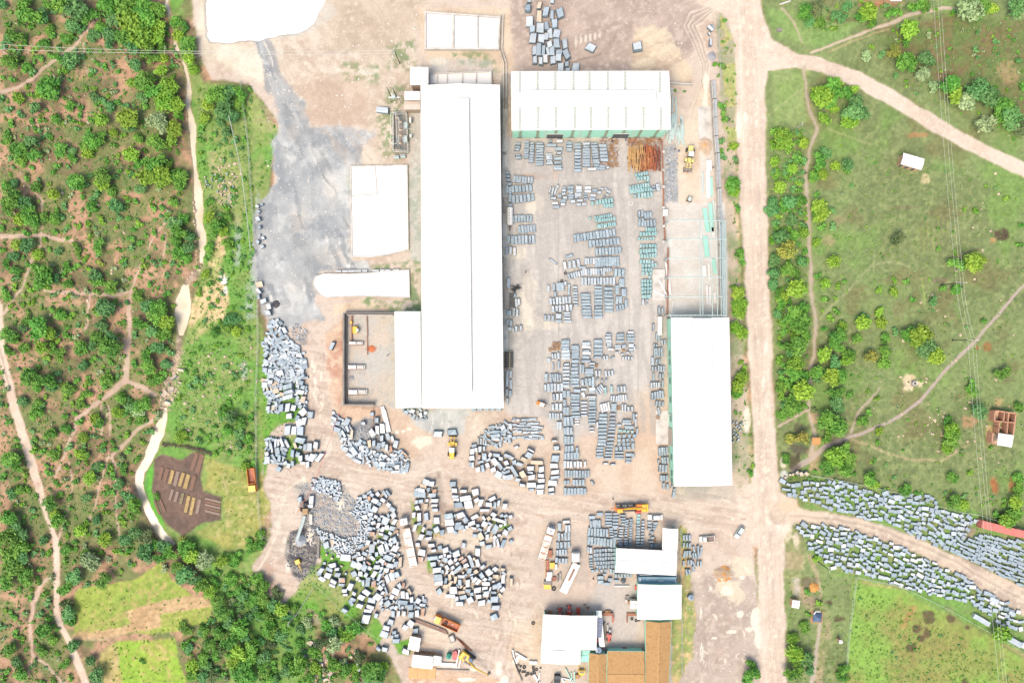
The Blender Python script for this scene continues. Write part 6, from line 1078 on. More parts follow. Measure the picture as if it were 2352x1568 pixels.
rows(2, 1, """22,75,178,88,7,24,72m 8,170,170,158,6,28,68k 12,260,190,245,6,30,78k 10,440,170,440,7,24,70k 68,540,205,530,6,24,74k 5,635,195,630,7,28,85m 25,740,25,740,1,24,85l
350,175,400,190,3,16,70l 365,225,365,225,1,30,20k 380,252,380,252,1,60,25l 395,300,395,300,1,60,25w 408,332,408,332,1,66,28l 436,232,436,232,1,35,35t 418,145,418,145,1,26,25l 478,155,475,212,3,38,24l 488,250,488,250,1,50,28l 467,278,467,278,1,62,28k 468,310,468,310,1,52,34w
540,155,535,187,2,62,30k 543,205,543,205,1,40,18l 541,228,540,250,2,56,22m 560,282,560,282,1,50,28l 615,155,615,155,1,60,34w 617,187,617,187,1,60,26l 607,222,607,222,1,66,38w 590,247,590,247,1,36,20m 625,272,625,272,1,58,22l 616,312,664,307,2,44,26l 697,157,697,187,2,66,28w 760,180,760,180,1,54,26k 672,215,678,262,3,40,18k 745,228,738,260,2,58,26m
826,165,863,165,2,26,18l 802,200,802,200,1,40,26l 877,188,897,192,2,19,30l 875,220,875,220,1,28,18l 850,240,850,240,1,22,16k 740,302,740,302,1,26,40a 785,290,918,270,6,24,45a 850,322,920,318,4,22,38a
1145,40,1240,20,5,20,35a 1160,72,1250,62,4,24,34a 1248,92,1248,92,1,26,26a 1090,160,1255,130,8,20,45a 1090,190,1190,182,6,20,40a 1208,178,1275,172,4,20,35a 1168,230,1280,215,5,24,48a 1128,232,1128,232,1,22,28a 1300,150,1300,175,2,38,20k 1340,135,1345,175,3,36,22l
765,432,910,408,8,18,28a 775,458,912,442,8,18,34a 938,440,938,440,1,24,36a 718,438,718,438,1,20,26a 790,512,945,488,9,18,42a 580,620,935,567,13,28,72k 718,672,975,647,9,29,66k 778,745,990,730,8,27,72k 775,840,972,832,9,26,96k 678,830,750,830,4,22,64l 488,868,610,852,4,28,76l 645,890,645,890,1,72,24m
525,972,640,940,6,22,58l 655,930,845,925,9,22,70l 860,910,915,910,4,16,40l 648,1015,935,1012,11,25,76l 955,935,1020,940,3,28,78k 1010,1028,1010,1028,1,55,82k 965,1095,965,1095,1,36,90k 1030,1120,1030,1120,1,56,92k 965,1190,998,1185,2,30,78k 1048,1220,1048,1220,1,30,85k 968,1262,1020,1255,3,22,60k
383,1067,383,1067,1,24,70m 428,1067,428,1067,1,45,90k 462,1065,462,1065,1,30,80k 488,1037,488,1037,1,28,48l 523,1090,523,1090,1,20,110k 395,1130,395,1130,1,24,60m 335,1085,335,1085,1,26,60l 578,1070,585,1235,7,46,20l 672,1140,690,1345,8,92,26k 793,1070,795,1345,10,80,27k 885,1085,892,1290,7,90,30k
355,1200,530,1185,7,24,72l 375,1270,540,1255,6,28,66l 428,1335,428,1335,1,62,58w 430,1385,430,1385,1,58,28m 505,1305,510,1385,4,70,22l 305,1350,375,1357,3,26,64m 1170,400,1198,395,2,24,72k 1225,410,1275,405,3,23,70k 1172,478,1200,475,2,24,80k 1225,485,1310,480,4,22,70k
1235,540,1318,538,5,17,40a 1185,582,1320,578,6,23,36a 1170,625,1300,622,6,20,26a 1185,693,1320,690,6,22,30a 1182,740,1320,730,6,24,45a 1195,785,1320,775,6,22,42a 1185,835,1265,835,4,24,38a 1290,840,1320,860,2,24,34k 1205,872,1320,868,5,24,35a 1205,910,1280,908,4,22,32a 1205,943,1275,943,3,26,34a 1267,980,1267,980,1,24,30a 1200,1015,1275,1015,4,22,32a 1200,1048,1275,1046,4,22,32a 1200,1083,1275,1081,4,22,30a 1200,1115,1275,1113,4,22,28a 1205,1155,1270,1153,4,22,34a
1205,1210,1205,1210,1,22,58l 1237,1187,1237,1187,1,28,18m 1240,1222,1240,1222,1,18,16m 1352,1282,1352,1282,1,20,80k 1382,1282,1382,1282,1,18,58k 1303,1435,1303,1435,1,20,75l 1330,1520,1350,1540,2,18,60k 25,1147,25,1147,1,20,38k 38,1210,62,1208,2,24,80l 18,1300,48,1305,2,20,86l 38,1455,80,1445,2,26,58l 12,1460,12,1460,1,18,40l
888,1508,888,1508,1,50,22l 885,1535,888,1562,2,60,24l 995,1510,995,1564,3,76,23k 1090,1482,1090,1482,1,58,22w 1090,1512,1090,1566,3,74,23k 490,1563,490,1563,1,80,20k 790,1563,790,1563,1,84,20k""")
rows(1, 1, """2310,20,2325,120,4,46,24k 2305,170,2335,180,2,28,76k 2335,250,2335,250,1,30,76k 2335,315,2335,315,1,40,26m 2322,630,2322,630,1,30,80k 2305,730,2340,735,2,26,74l 2318,1030,2318,1030,1,28,95m 2312,1310,2335,1310,2,22,60k 2310,1395,2340,1400,2,24,60k 2330,1450,2330,1450,1,40,30l""")
rows(1, 2, """2310,300,2340,300,2,22,70l 2310,370,2340,390,2,24,90l 2305,470,2335,480,2,24,70l 2308,550,2308,550,1,20,60m 2000,625,2230,620,5,50,36k""")
rows(2, 2, """490,8,490,65,3,80,28k 492,95,495,155,3,84,28l 580,45,582,150,6,74,21k 580,182,575,285,4,72,30m 500,210,495,410,7,68,26l 682,20,682,20,1,80,32l 682,52,682,52,1,90,28w 682,82,682,82,1,70,22m 685,107,685,107,1,80,28w 680,145,680,145,1,70,30k 678,180,678,180,1,100,24k 792,10,790,145,5,84,28k
893,10,893,42,3,52,18l 905,72,905,72,1,58,22w 975,40,975,65,2,58,20l 1030,45,1030,45,1,42,38m 1095,38,1095,38,1,50,40l 1125,60,1125,60,1,20,40l 1095,77,1095,77,1,40,26l 963,102,963,102,1,34,16l 1012,118,1012,118,1,30,16l 1062,105,1100,100,2,28,18l 848,148,873,150,2,20,42l 1020,152,1098,158,4,20,38l
338,172,338,172,1,32,42l 372,135,425,130,3,24,60l 427,215,427,215,1,18,85l 377,232,377,232,1,14,80n 630,250,655,250,2,20,92k 735,205,738,228,2,62,19m 708,258,710,308,4,82,18k 775,290,805,290,2,20,55l 862,298,920,290,3,20,60l 785,352,865,362,3,17,38m
575,318,580,405,4,85,26k 650,375,715,370,3,28,75k 745,375,745,375,1,28,110k 312,330,312,330,1,28,84k 355,335,442,330,5,19,80m 305,425,455,420,6,27,80l 598,450,598,450,1,66,30m 660,440,660,440,1,60,26l 735,435,735,435,1,60,34w 733,462,733,462,1,60,26l 730,508,730,508,1,100,20w
785,460,830,420,4,16,70l 858,450,858,450,1,20,75a 915,440,915,440,1,20,70a 977,440,1035,435,3,20,60l 912,522,960,525,3,20,60l 982,520,1045,515,4,18,65l 385,510,450,508,3,26,70l 482,483,517,483,2,30,62k 580,493,582,605,5,90,26k 662,560,662,680,5,62,20l 735,530,738,560,2,68,26k 738,585,735,750,7,74,20k
825,615,890,595,4,20,85w 935,605,935,605,1,52,75k 1015,610,1040,612,2,18,80l 1068,620,1102,620,2,22,58l 375,600,445,600,3,26,70l 483,560,482,635,2,28,66k 512,640,512,640,1,28,80k 580,630,590,690,3,84,24k 350,685,450,685,5,19,62l 487,735,548,732,3,28,95k 598,710,598,760,3,46,18w 420,772,445,770,2,24,75l
485,825,542,820,3,27,75k 490,905,550,905,3,28,80k 495,985,553,985,3,28,62k 838,675,825,945,9,82,28k 810,975,805,1060,4,72,22k 928,670,920,770,4,58,20m 918,795,905,930,5,72,20k 898,962,880,1075,5,72,20k 785,765,785,765,1,18,60w 733,797,735,826,2,44,19w
1055,733,1055,733,1,80,26k 1055,757,1055,757,1,88,18w 1078,788,1078,788,1,100,34k 1118,695,1118,695,1,20,72k 1140,680,1140,680,1,18,30l 1140,745,1140,745,1,16,75l 1150,830,1150,830,1,18,70k 985,768,985,768,1,40,20l 995,820,1105,830,4,27,28a 985,870,1125,868,4,34,34k 985,908,1105,905,4,32,34k 985,945,1110,945,4,32,34k 960,985,1110,975,5,30,40k
985,1020,985,1020,1,84,18k 985,1050,985,1072,2,86,20k 1083,1040,1083,1040,1,76,34k 1070,1078,1070,1104,2,60,24k 1115,1050,1115,1050,1,24,50k 860,1122,928,1130,2,56,22l 490,1055,605,1050,5,26,72k 598,1000,598,1000,1,22,60k 485,1130,635,1128,6,27,72w 670,1127,670,1127,1,20,62l 495,1215,700,1218,9,21,76k
490,1295,515,1295,2,22,50k 568,1295,655,1295,4,26,62k 490,1375,670,1378,7,27,70k 1308,35,1330,35,2,18,26m 1380,10,1405,10,2,18,50m 1312,98,1375,98,4,18,88k 1292,180,1292,180,1,24,80m 1330,185,1356,180,2,20,50k 1290,250,1320,250,2,18,46m 1347,250,1395,252,3,20,62m 1300,325,1300,325,1,18,75k 1362,315,1387,315,2,20,50k
1282,400,1350,400,4,19,56l 1385,388,1385,388,1,18,80k 1290,498,1315,498,2,22,78m 1340,488,1385,485,3,22,80m 1328,568,1385,575,3,20,54k 1358,1012,1425,1005,4,21,86k 1385,1090,1430,1088,3,21,64k 1348,1100,1348,1100,1,20,30k 1362,1165,1418,1170,3,24,80k 1373,1255,1425,1255,3,24,62k 1392,1325,1392,1325,1,22,62k 1430,1335,1430,1335,1,24,66k 1472,1332,1492,1360,2,18,26k
350,1350,350,1350,1,0.1,0.1k""".replace('\n350,1350,350,1350,1,0.1,0.1k', ''))
for x, y, w, h, a, t in [(525, 785, 70, 26, -14, 'k'), (925, 150, 40, 20, -35, 'm'), (655, 490, 35, 60, -20, 'w'), (740, 1300, 18, 56, -35, 'm'), (1350, 640, 20, 80, -12, 'm'), (1487, 1405, 26, 62, 8, 'k')]: put('pack', 2, 1 if y == 785 else 2, x, y, w, h, a, t)
put('slab', 2, 1, 378, 832, 95, 16, 38, 'l')
rows(2, 0, """55,1322,45,1375,3,54,22m 55,1425,60,1450,2,58,22m 135,1305,130,1445,7,48,21m 187,1315,175,1480,8,46,22m 255,1320,252,1510,9,76,21m 352,1297,352,1297,1,28,24k 440,1297,440,1297,1,58,30l 363,1335,363,1335,1,90,28k 428,1367,428,1367,1,72,28l 432,1405,432,1405,1,58,24l 340,1420,345,1500,5,66,20l 420,1458,420,1530,3,80,26k 425,1552,425,1552,1,88,20l
525,1312,525,1373,3,57,28k 605,1325,605,1565,9,68,26m 683,1322,685,1520,9,72,23m 755,1320,780,1545,10,64,23m 833,1340,850,1470,5,78,28m 735,1552,735,1552,1,84,26l 830,1525,830,1550,2,58,22m 880,1538,880,1538,1,30,22l""")
rows(2, 3, """437,135,437,135,1,34,85k 498,88,498,88,1,74,32w 500,150,525,150,2,24,78l 430,225,520,220,4,24,82k 420,305,525,298,4,28,68k 415,370,495,370,4,25,62m 410,440,495,450,4,26,56m 735,48,735,48,1,64,32m 810,20,810,20,1,64,32k 728,105,805,105,5,20,76m 888,15,890,120,5,70,20k 955,15,950,130,5,60,22m 1020,30,1025,110,4,50,18k
708,178,870,190,7,24,82k 910,150,920,245,5,40,17m 950,150,955,240,4,36,21k 1003,145,1000,215,4,44,19l 1058,75,1045,215,7,30,18m 1095,70,1090,230,8,32,18k 705,260,940,285,9,27,84k 990,245,1000,310,4,44,15k 1045,245,1050,310,4,36,15k 1085,250,1085,310,4,26,14k
760,355,940,345,8,23,33k 760,392,940,385,8,23,33k 760,430,940,422,8,23,33k 770,468,942,460,8,22,33k 785,503,942,497,7,22,33k 700,340,725,350,2,24,64m 723,405,723,405,1,34,34k 722,440,730,510,4,36,16k 740,540,860,535,4,28,34k 905,540,935,545,2,24,44k 850,570,850,570,1,30,20k 955,585,1090,580,6,21,40k 812,602,815,640,2,62,34k 870,660,870,660,1,70,28k 902,618,902,618,1,44,34k 960,630,960,630,1,50,22k
1165,30,1160,90,3,34,28a 1162,120,1155,305,8,38,21k 1205,85,1195,305,9,32,22m 1265,95,1320,100,2,44,26k 1268,125,1310,130,2,40,20k 1265,152,1308,150,2,38,22k 1288,185,1288,185,1,38,26k 1272,212,1272,212,1,22,14k 1290,235,1290,235,1,40,22n 1280,268,1280,268,1,50,18k 1285,310,1320,310,2,32,36k
1580,235,1633,235,3,20,58k 1580,300,1635,305,3,19,50k 1580,470,1580,470,1,20,60k 1622,465,1648,460,2,19,56k 1707,475,1735,475,2,17,62k""")
for x, y, w, h, a in [(1585, 385, 20, 66, 12), (1608, 383, 20, 66, 14), (1636, 382, 20, 66, -4), (1672, 340, 20, 60, -14), (1668, 400, 18, 56, -8), (1690, 400, 18, 56, -8), (1712, 350, 18, 92, -4), (1737, 360, 18, 92, 6), (1715, 400, 18, 50, 6), (1672, 475, 18, 58, -20), (1605, 550, 20, 58, -8), (1632, 548, 20, 52, -8), (1668, 520, 20, 56, -12)]: put('pack', 2, 3, x, y, w, h, a, 'k')
# hewn quarry blocks
blocks(2, 0, """147,70,60,75 157,10,40,20 255,45,40,70,10t 248,150,55,120,5t 315,105,60,90,8 369,135,36,90 443,115,70,90,-15 168,195,60,85 395,215,60,85 188,265,58,65 260,258,62,80 318,235,46,80 197,345,66,100 270,345,66,100 350,305,40,80 316,333,46,70 408,310,66,90,10 345,400,52,60,-20 410,395,66,90 482,400,52,95,-8 204,462,42,90 250,458,42,105 290,455,36,105 326,465,28,90,-12 368,468,44,82 433,478,66,56 505,495,60,95,-20 210,550,44,82 268,555,42,88 307,540,38,70 378,552,60,78 428,532,46,56 450,610,60,85 505,588,42,60 588,612,72,80 515,640,50,30 727,435,90,75,25l 1158,425,92,85,-5l 370,15,30,30 1825,260,22,56,-45 1843,243,20,50,-45 1828,385,22,70 1815,310,20,30,-30""")
blocks(1, 0, """1163,1010,105,48,6l 1270,1300,1,1 """.replace(' 1270,1300,1,1 ', ''))
blocks(1, 2, """392,128,60,40,0w 80,260,55,60,5 125,268,45,40,0 220,288,60,45,-15w 130,370,50,42w 190,345,70,40,35 290,410,105,50,-12k 300,465,110,42,-12l 295,510,115,46,-12l 95,110,40,75,30k 330,285,50,90,-20 410,325,90,35,-35k 80,402,52,48 410,380,50,50,20 430,420,44,46,30 410,465,76,46,10w 432,525,50,60,10t 290,605,50,85,5 345,605,48,62,10w 432,642,85,65,-35w 500,675,62,65,10 305,685,62,60,0w 375,705,44,60,20 395,745,62,75,-5w 440,730,50,78,10 288,812,62,92,2l 348,812,52,90,2w 408,820,58,76,5 230,610,50,76,0 185,575,35,60 110,610,40,45 405,905,100,58,12k 450,968,34,64,5 490,970,48,66,5 550,950,52,82,8w 335,1028,40,88,5k 195,1015,50,98,-5 135,960,34,80,-12 160,1070,36,106,-30 210,1070,34,84,5 100,1032,44,42 105,1090,48,58 150,1100,56,30,35 383,1035,48,62,15 410,1070,46,60w 468,1060,40,68 510,1065,56,84,20w 545,1055,32,78,25 585,1065,42,96,35 475,1130,36,60w 430,1115,64,34,5w 268,1115,50,40,-20 298,1140,44,54,15 335,1120,28,44 207,1170,44,42,30k 408,970,34,34,30 360,955,26,50,-20t 240,930,34,96,-20 280,940,30,84,-30 180,925,25,90 205,925,25,70 702,40,38,82,22l
1110,718,44,60k 1068,665,40,44 1112,808,42,104,-3w 1160,795,42,84,-3w 1065,840,58,92,-30w 1155,887,36,58 1210,875,42,78,-15 1170,940,38,58,5 1083,935,38,68k 1043,935,40,78t 1125,955,42,70,12 1200,975,26,58 1240,980,26,62,-15n 1282,940,50,88,15 1252,890,26,58,-20 750,750,58,52,20 715,705,66,36,30 745,810,76,48,25 810,895,66,38,10 900,1010,46,76,-35 865,1045,76,40,30 820,990,56,50,25 935,1100,66,28,25 970,975,52,46w 1160,1125,66,56,15 1300,1155,56,46w 1385,1160,38,88,10 1285,1193,100,28 1365,1030,78,18,45n 1130,1165,46,30,-30 835,740,46,56,30 985,750,46,36 840,800,30,70,-25 800,840,26,80,-30 880,850,24,70,5t
2005,955,56,28,-5 1983,1010,42,62,-5w 2022,993,34,54 2060,988,36,60 1985,1068,58,58w 2095,980,24,50 2100,1060,42,62k 1965,1130,24,54 1990,1130,28,56 2040,1178,48,54,-15w 2080,1160,34,78,-15 2125,1135,46,58,-25w 2065,1105,58,20,-10 2135,1085,58,26,-25 2180,1175,58,48,-25w 2230,1225,62,58,30 2200,1105,46,68,-35 2240,1140,40,78,-35 2300,1115,48,54,-25 2215,1042,76,42,5 2310,1050,76,36,25 2310,1195,56,28,-20 2050,1060,32,58,10n 2270,790,56,46,-30 2200,830,78,38k 2205,865,108,36k 2200,897,92,26 2275,852,58,28 2330,870,46,34 2335,780,40,60 1675,845,88,60,2l 1800,835,90,56,-4k
1565,1290,58,46,20 1620,1305,52,50w 1537,1332,56,40,15t 1520,1365,62,32,10w 1585,1358,36,38k 1640,1372,44,38n 1505,1405,108,50,5k 1620,1412,82,42,5 1475,1360,40,34,-40 1640,1460,74,40,3w 1515,1465,48,38 1475,1470,30,40 1572,1457,32,34w 1640,1503,66,28w 1480,1525,48,54,-25w 1560,1510,38,58t 1645,1545,64,38 1812,1310,68,50,3k 1820,1370,62,46,5w 1908,1372,68,28,3w 1830,1422,68,28,5 1840,1452,74,36w 1925,1435,98,44,-10w 2020,1385,78,66,-8 1858,1505,88,58,-8k 1955,1495,72,66,-10w 2030,1455,58,44,-25w 2065,1480,46,78,20w 2175,1440,82,38,-25w 2138,1500,72,46,5w 2195,1500,30,78,8 2230,1485,32,70,8 2285,1510,46,58,10w 2100,1548,96,28w
1040,1385,64,26,-40 1065,1410,44,38,35 1120,1400,42,42,-35w 1185,1400,26,78,-35 1212,1393,24,66,-35 1095,1455,62,52,30w 1168,1460,58,44,35w 1130,1490,46,40,25 1215,1500,52,40,35w 1090,1535,62,64,30 1045,1510,36,66,10k 1250,1545,66,46,35 1040,1440,36,46n 1000,1420,40,30 960,1440,30,40 1410,640,60,30,30 1440,640,50,40,20w 1515,675,34,50,-15w 1380,650,46,40,20 525,1345,40,40 510,1455,42,90,0w 500,1510,58,34w 405,1450,44,56k""")
rows(1, 2, "2043,915,2112,920,4,15,66l")
blocks(2, 2, """155,1045,64,62,30 230,1110,108,32t 68,1130,66,38,20 175,1165,76,48w 272,1173,58,58w 402,1070,74,68 385,1137,68,40w 395,1197,76,46w 168,1203,60,22 180,1243,76,50w 267,1230,66,48w 395,1247,88,34 272,1280,80,40w 375,1297,74,48w 180,1318,80,44w 265,1328,78,40w 55,1270,56,34,25 98,1320,64,28,15 180,1360,58,30 262,1380,78,50w 362,1360,64,44w 365,1397,58,26 410,980,60,42 390,912,54,18w 175,1000,78,20,30w 110,1080,60,40,30t 20,1190,30,110,-30 20,1110,40,50 100,1215,60,80,-30t 40,970,50,26,-20w 415,1005,50,14t""")
for x, y, w, h, a in [(185, 715, 100, 28, -3), (100, 750, 75, 22, -4), (205, 755, 98, 22, -3), (20, 765, 60, 24, 0), (90, 775, 66, 20, -4), (210, 783, 78, 22, 0), (112, 800, 78, 18, -3), (218, 805, 58, 20, -4), (30, 822, 68, 20, -22), (125, 835, 64, 26, -3), (210, 835, 78, 22, -4), (210, 865, 82, 22, 4), (80, 877, 88, 20, 4), (200, 890, 102, 22, 3), (277, 890, 40, 28, 2), (20, 885, 44, 30, 0)]: put('slab', 2, 2, x, y, w, h, a, rb.choice('mml'))
blocks(1, 3, """1000,45,56,58,-15w 1050,20,56,46,10 1100,40,42,38,20w 1190,80,76,84,30 1260,30,56,56,-30 1272,90,42,62,30w 1250,150,62,46,25 1125,120,36,62,25w 1165,155,40,56,25w 1080,95,56,36,-15 1050,150,56,40,15 1068,192,60,38,5n 1195,230,56,56,30 1150,200,56,28,20w 1235,255,28,48,40w 1270,250,46,66,-25 1032,278,40,52,20w 1063,330,54,92,3 1148,335,66,76,-20w 1200,310,38,78,-20 1280,335,68,66,30w 1235,290,46,46,30 1250,390,76,46,35w 965,310,56,38,-20k 1000,380,48,28,25 822,420,92,56,5w 755,400,38,34w 955,425,66,46,-10w 910,400,78,26,-25 895,480,56,66,25 940,490,56,56,40w 990,510,56,56,30 1045,515,46,38,40 1035,465,58,22,35n 1068,420,56,36,45 1110,385,38,48 1160,445,56,46,35w 1215,415,86,56,25k 1110,500,60,48,5 1235,490,82,46,20 1200,530,54,46,15w 1285,475,46,58,10 1325,460,40,116,5t 900,565,60,66,-30k 960,565,38,42 1010,575,40,58,30 1085,565,44,78,30w 1135,590,32,86,20 1205,610,46,78,-25w 1245,585,46,86,-25 1290,570,70,66,-20k 985,650,32,64k 1028,638,46,98,3 1080,660,48,66,0n 1020,735,78,54,35w 970,780,72,54,35w 1120,775,76,70,35w 1065,810,86,60,15 955,855,66,46,20w 1050,870,86,46,15w 1030,905,86,32,10w 1010,975,80,94,10w 870,680,54,76,20w 900,745,44,40,20w 890,800,56,36,30k 872,830,34,66,-35 1145,695,56,46,45 1165,740,36,38,30w 1195,720,20,78,-20 1285,730,62,52,20w 1250,778,46,52,30w 1350,760,46,78,0w 1390,765,28,58w 1320,680,46,56,-30 1355,670,24,58n 1410,725,24,66,-35t 1345,830,98,46,10k 1430,800,38,66 1420,870,56,56k 1490,815,56,56,35 1210,835,66,56,-30k 1530,850,58,30,10 1258,930,44,78,0 1310,930,32,68,8w 1360,930,38,62w 1425,938,58,62 1482,928,44,78,-3w 1538,920,36,86,8n 1105,950,44,48,20k 1235,1010,62,66,20 1198,1062,76,56,20w 1180,1120,72,56,20 1425,1022,56,56,35w 1372,1058,62,52,35w 1465,1088,54,52,0k 1270,1103,42,32k 1290,1135,42,38k 1250,1140,30,34k 1285,1178,68,44,5 705,487,82,46,-10w 597,530,46,56,35 577,560,46,46,-10k 675,525,62,28,25 660,580,62,60,20w 608,610,72,42,35w 745,522,46,30w 750,570,60,46,20 715,635,72,46,25w 700,672,72,32,20w 790,622,56,40n 785,665,60,30,10 815,720,58,36w 820,758,54,24w 815,905,62,40,40 1125,1255,54,36,35k 1185,1260,62,46,15 1375,1280,76,54,20 930,1380,24,64 943,1440,42,48,35 692,280,62,56,25t 650,300,54,66,-20
1452,25,38,58 1500,40,38,88w 1568,40,48,78,-5 1655,75,64,70,3w 1775,35,78,46,-10k 1780,90,78,56,-8w 1882,25,86,54,-20w 1925,70,56,62,-35 2010,40,86,44,-30w 1860,105,58,32 1870,140,82,36,-5k 1785,160,76,66,-8 1980,100,76,42,-20w 2005,145,58,22,10 1458,140,38,74,15w 1500,105,46,28 1538,155,30,64,25 1660,155,62,60,-30 1707,185,48,54,5k 1590,190,58,46,15 1518,228,50,60,25w 1587,240,68,32w 1485,295,48,42w 1612,302,74,38,2w 1525,370,62,54,10w 1515,430,60,48,5n 1625,420,122,46,-3k 1632,478,64,46,-3 1660,530,84,54,-3w 1670,600,78,56,-3k 1685,650,86,44,-3w 1745,345,64,50,-20w 1690,325,50,50,-10k 1907,302,42,60,10 2035,362,54,94,3w 2100,108,60,60,35 2140,55,46,44,-30t 2185,20,56,42,30w 2235,75,116,26,15w 2140,150,34,64,15w 2200,150,96,56,-55k 2068,220,56,86,-25t 2125,222,34,54w 2080,285,58,42,-5 2140,312,64,38,-8k 2190,275,26,98w 2222,280,28,86,-15w 2270,290,42,86,20 2290,90,30,70w 2290,190,60,54,30w 2335,150,54,46,-25
1838,365,82,30,-25 1845,392,82,32,-20w 1775,402,48,34w 1885,420,58,28,-30n 1912,445,56,34,-30n 1738,435,46,38,25k 1785,455,58,56,-30w 1850,470,46,28,-30 1980,465,36,88,-20 2035,468,44,84,-15w 1930,490,56,40,-20w 1755,510,38,54,-25w 1860,520,96,38,-40k 1960,535,46,58k 1808,555,46,46,30w 1780,590,32,68,-10t 2018,545,54,44,-40t 2075,575,46,56,-40k 2140,550,66,66,-40w 2200,520,46,46,35w 2270,610,42,108,3w 2205,585,64,36,0t 2345,640,30,98t 1890,590,78,30,5w 1745,625,28,58,10k 1785,655,36,66,30t 1833,620,32,76,10t 1872,645,32,54k 1945,650,42,78,-3w 1990,610,28,58,-20 2010,620,34,66,40w 2040,640,42,66,40w 2115,655,68,32w 2105,615,38,38,35w 2150,610,34,42,30 2035,712,78,54w 2105,695,64,32w 1945,720,66,36,10k 1890,735,78,38t 1810,715,64,60,0w 1790,770,86,32w 2195,680,52,46,-20 2235,670,56,56,-35 2265,705,56,32,-40w 2120,735,68,28 2185,735,58,28k 2050,770,62,44w 2115,760,64,32w 1905,780,64,36,-15k 1842,800,42,58w 1872,835,86,46,-5w 1970,808,72,66,-25w 2075,830,76,54,-10 2195,797,86,62,3 2205,875,84,46,0 2190,960,78,64,-20 1685,725,56,56,-35k""")
# offcuts and jumbled waste filling the heaps
def fill(P, n, w, h, tones, k='offcut', ang=None, sep=0.55, al=None):
    P = [T(*P[0])(x, y) for x, y in P[1]]
    x0, x1 = min(p[0] for p in P), max(p[0] for p in P); y0, y1 = min(p[1] for p in P), max(p[1] for p in P)
    near_ = [(s[1], s[2], math.sqrt(s[3] * s[4]) * 7 / 2) for s in STONES if x0 - 15 < s[1] < x1 + 15 and y0 - 15 < s[2] < y1 + 15]
    c = 0
    for _ in range(n * 14):
        if c >= n: break
        u, v = rb.uniform(x0, x1), rb.uniform(y0, y1)
        if not inside(P, u, v): continue
        ww, hh = w * rb.uniform(.6, 1.35), h * rb.uniform(.6, 1.4); rr = math.sqrt(ww * hh) / 4 / 2
        if any((u - a) ** 2 + (v - b) ** 2 < ((r_ + rr) * sep * 1.25) ** 2 for a, b, r_ in near_): continue
        near_.append((u, v, rr)); c += 1
        STONES.append([k, u, v, ww / 28, hh / 28, rb.uniform(0, 180) if ang is None else rb.gauss(*ang), rb.choice(tones), al])
fill(((1, 2), [(60, 0), (340, 0), (420, 90), (450, 200), (450, 330), (380, 360), (250, 370), (100, 320), (70, 200), (130, 120), (60, 60)]), 150, 58, 30, 'mmlkl', sep=0.5)
fill(((1, 1), [(130, 1380), (220, 1370), (280, 1480), (300, 1568), (80, 1568)]), 26, 56, 36, 'mmlwk', sep=0.6)
fill(((1, 2), [(60, 330), (230, 340), (240, 420), (230, 600), (200, 660), (110, 660), (100, 500), (60, 440)]), 60, 48, 32, 'mklmt', sep=0.55)
fill(((1, 2), [(380, 350), (460, 400), (460, 620), (380, 600), (360, 480)]), 30, 44, 32, 'mlwk', sep=0.6)
fill(((1, 2), [(90, 890), (300, 900), (240, 1120), (80, 1120)]), 30, 50, 30, 'mlk', sep=0.6)
fill(((1, 2), [(690, 640), (780, 700), (880, 800), (880, 920), (1000, 930), (1040, 1010), (1200, 1040), (1330, 1000), (1400, 1080), (1390, 1200), (1250, 1200), (1060, 1150), (900, 1080), (790, 980), (760, 860), (690, 780)]), 170, 50, 28, 'mmlkwl', sep=0.5)
fill(((1, 2), [(2150, 780), (2351, 740), (2351, 900), (2240, 960), (2100, 960), (2060, 880)]), 40, 56, 24, 'mkl', sep=0.6)
fill(((2, 2), [(0, 700), (180, 720), (260, 780), (250, 900), (0, 900)]), 24, 60, 18, 'mlk', sep=0.7, ang=(-5, 8))
fill(((1, 2), [(2100, 1040), (2351, 1040), (2351, 1260), (2180, 1240)]), 18, 50, 40, 'mlw', sep=0.75, k='block')
fill(((1, 2), [(510, 1270), (600, 1250), (760, 1290), (780, 1390), (740, 1470), (660, 1400), (560, 1380), (510, 1340)]), 70, 32, 24, 'mml', sep=0.55)
fill(((1, 2), [(920, 1430), (1060, 1470), (1080, 1568), (900, 1568)]), 40, 34, 26, 'mml', sep=0.6)
fill(((1, 3), [(860, 0), (980, 0), (1040, 180), (1010, 300), (880, 380), (740, 380), (660, 300), (590, 240), (560, 150), (620, 180), (800, 240), (930, 220), (960, 100)]), 190, 24, 18, 'mmlwl', sep=0.55)
fill(((1, 3), [(970, 20), (1280, 10), (1320, 340), (1300, 600), (1100, 700), (950, 640), (870, 560), (880, 430), (1000, 300)]), 46, 40, 30, 'mlwkn', sep=0.7, k='block')
fill(((1, 3), [(1740, 30), (2340, 20), (2350, 300), (2050, 300), (1980, 170), (1760, 200)]), 30, 44, 34, 'mlwk', sep=0.8, k='block')
fill(((1, 3), [(1600, 360), (1720, 320), (1960, 400), (2060, 460), (2290, 520), (2300, 680), (2230, 820), (1850, 840), (1770, 720), (1640, 640)]), 46, 42, 32, 'mlwkt', sep=0.75, k='block')
fill(((1, 3), [(1140, 760), (1240, 800), (1560, 780), (1560, 880), (1400, 900), (1130, 900)]), 30, 46, 28, 'mkl', sep=0.7)
fill(((1, 1), [(0, 300), (60, 300), (70, 700), (10, 700)]), 12, 36, 30, 'mlwk', sep=1.2, k='block')
fill(((1, 1), [(10, 1080), (90, 1160), (150, 1300), (100, 1330), (20, 1150)]), 8, 46, 34, 'mlw', sep=1.0, k='block')
fill(((1, 2), [(1340, 620), (1560, 620), (1560, 720), (1420, 700)]), 16, 36, 24, 'mlk', sep=0.8)
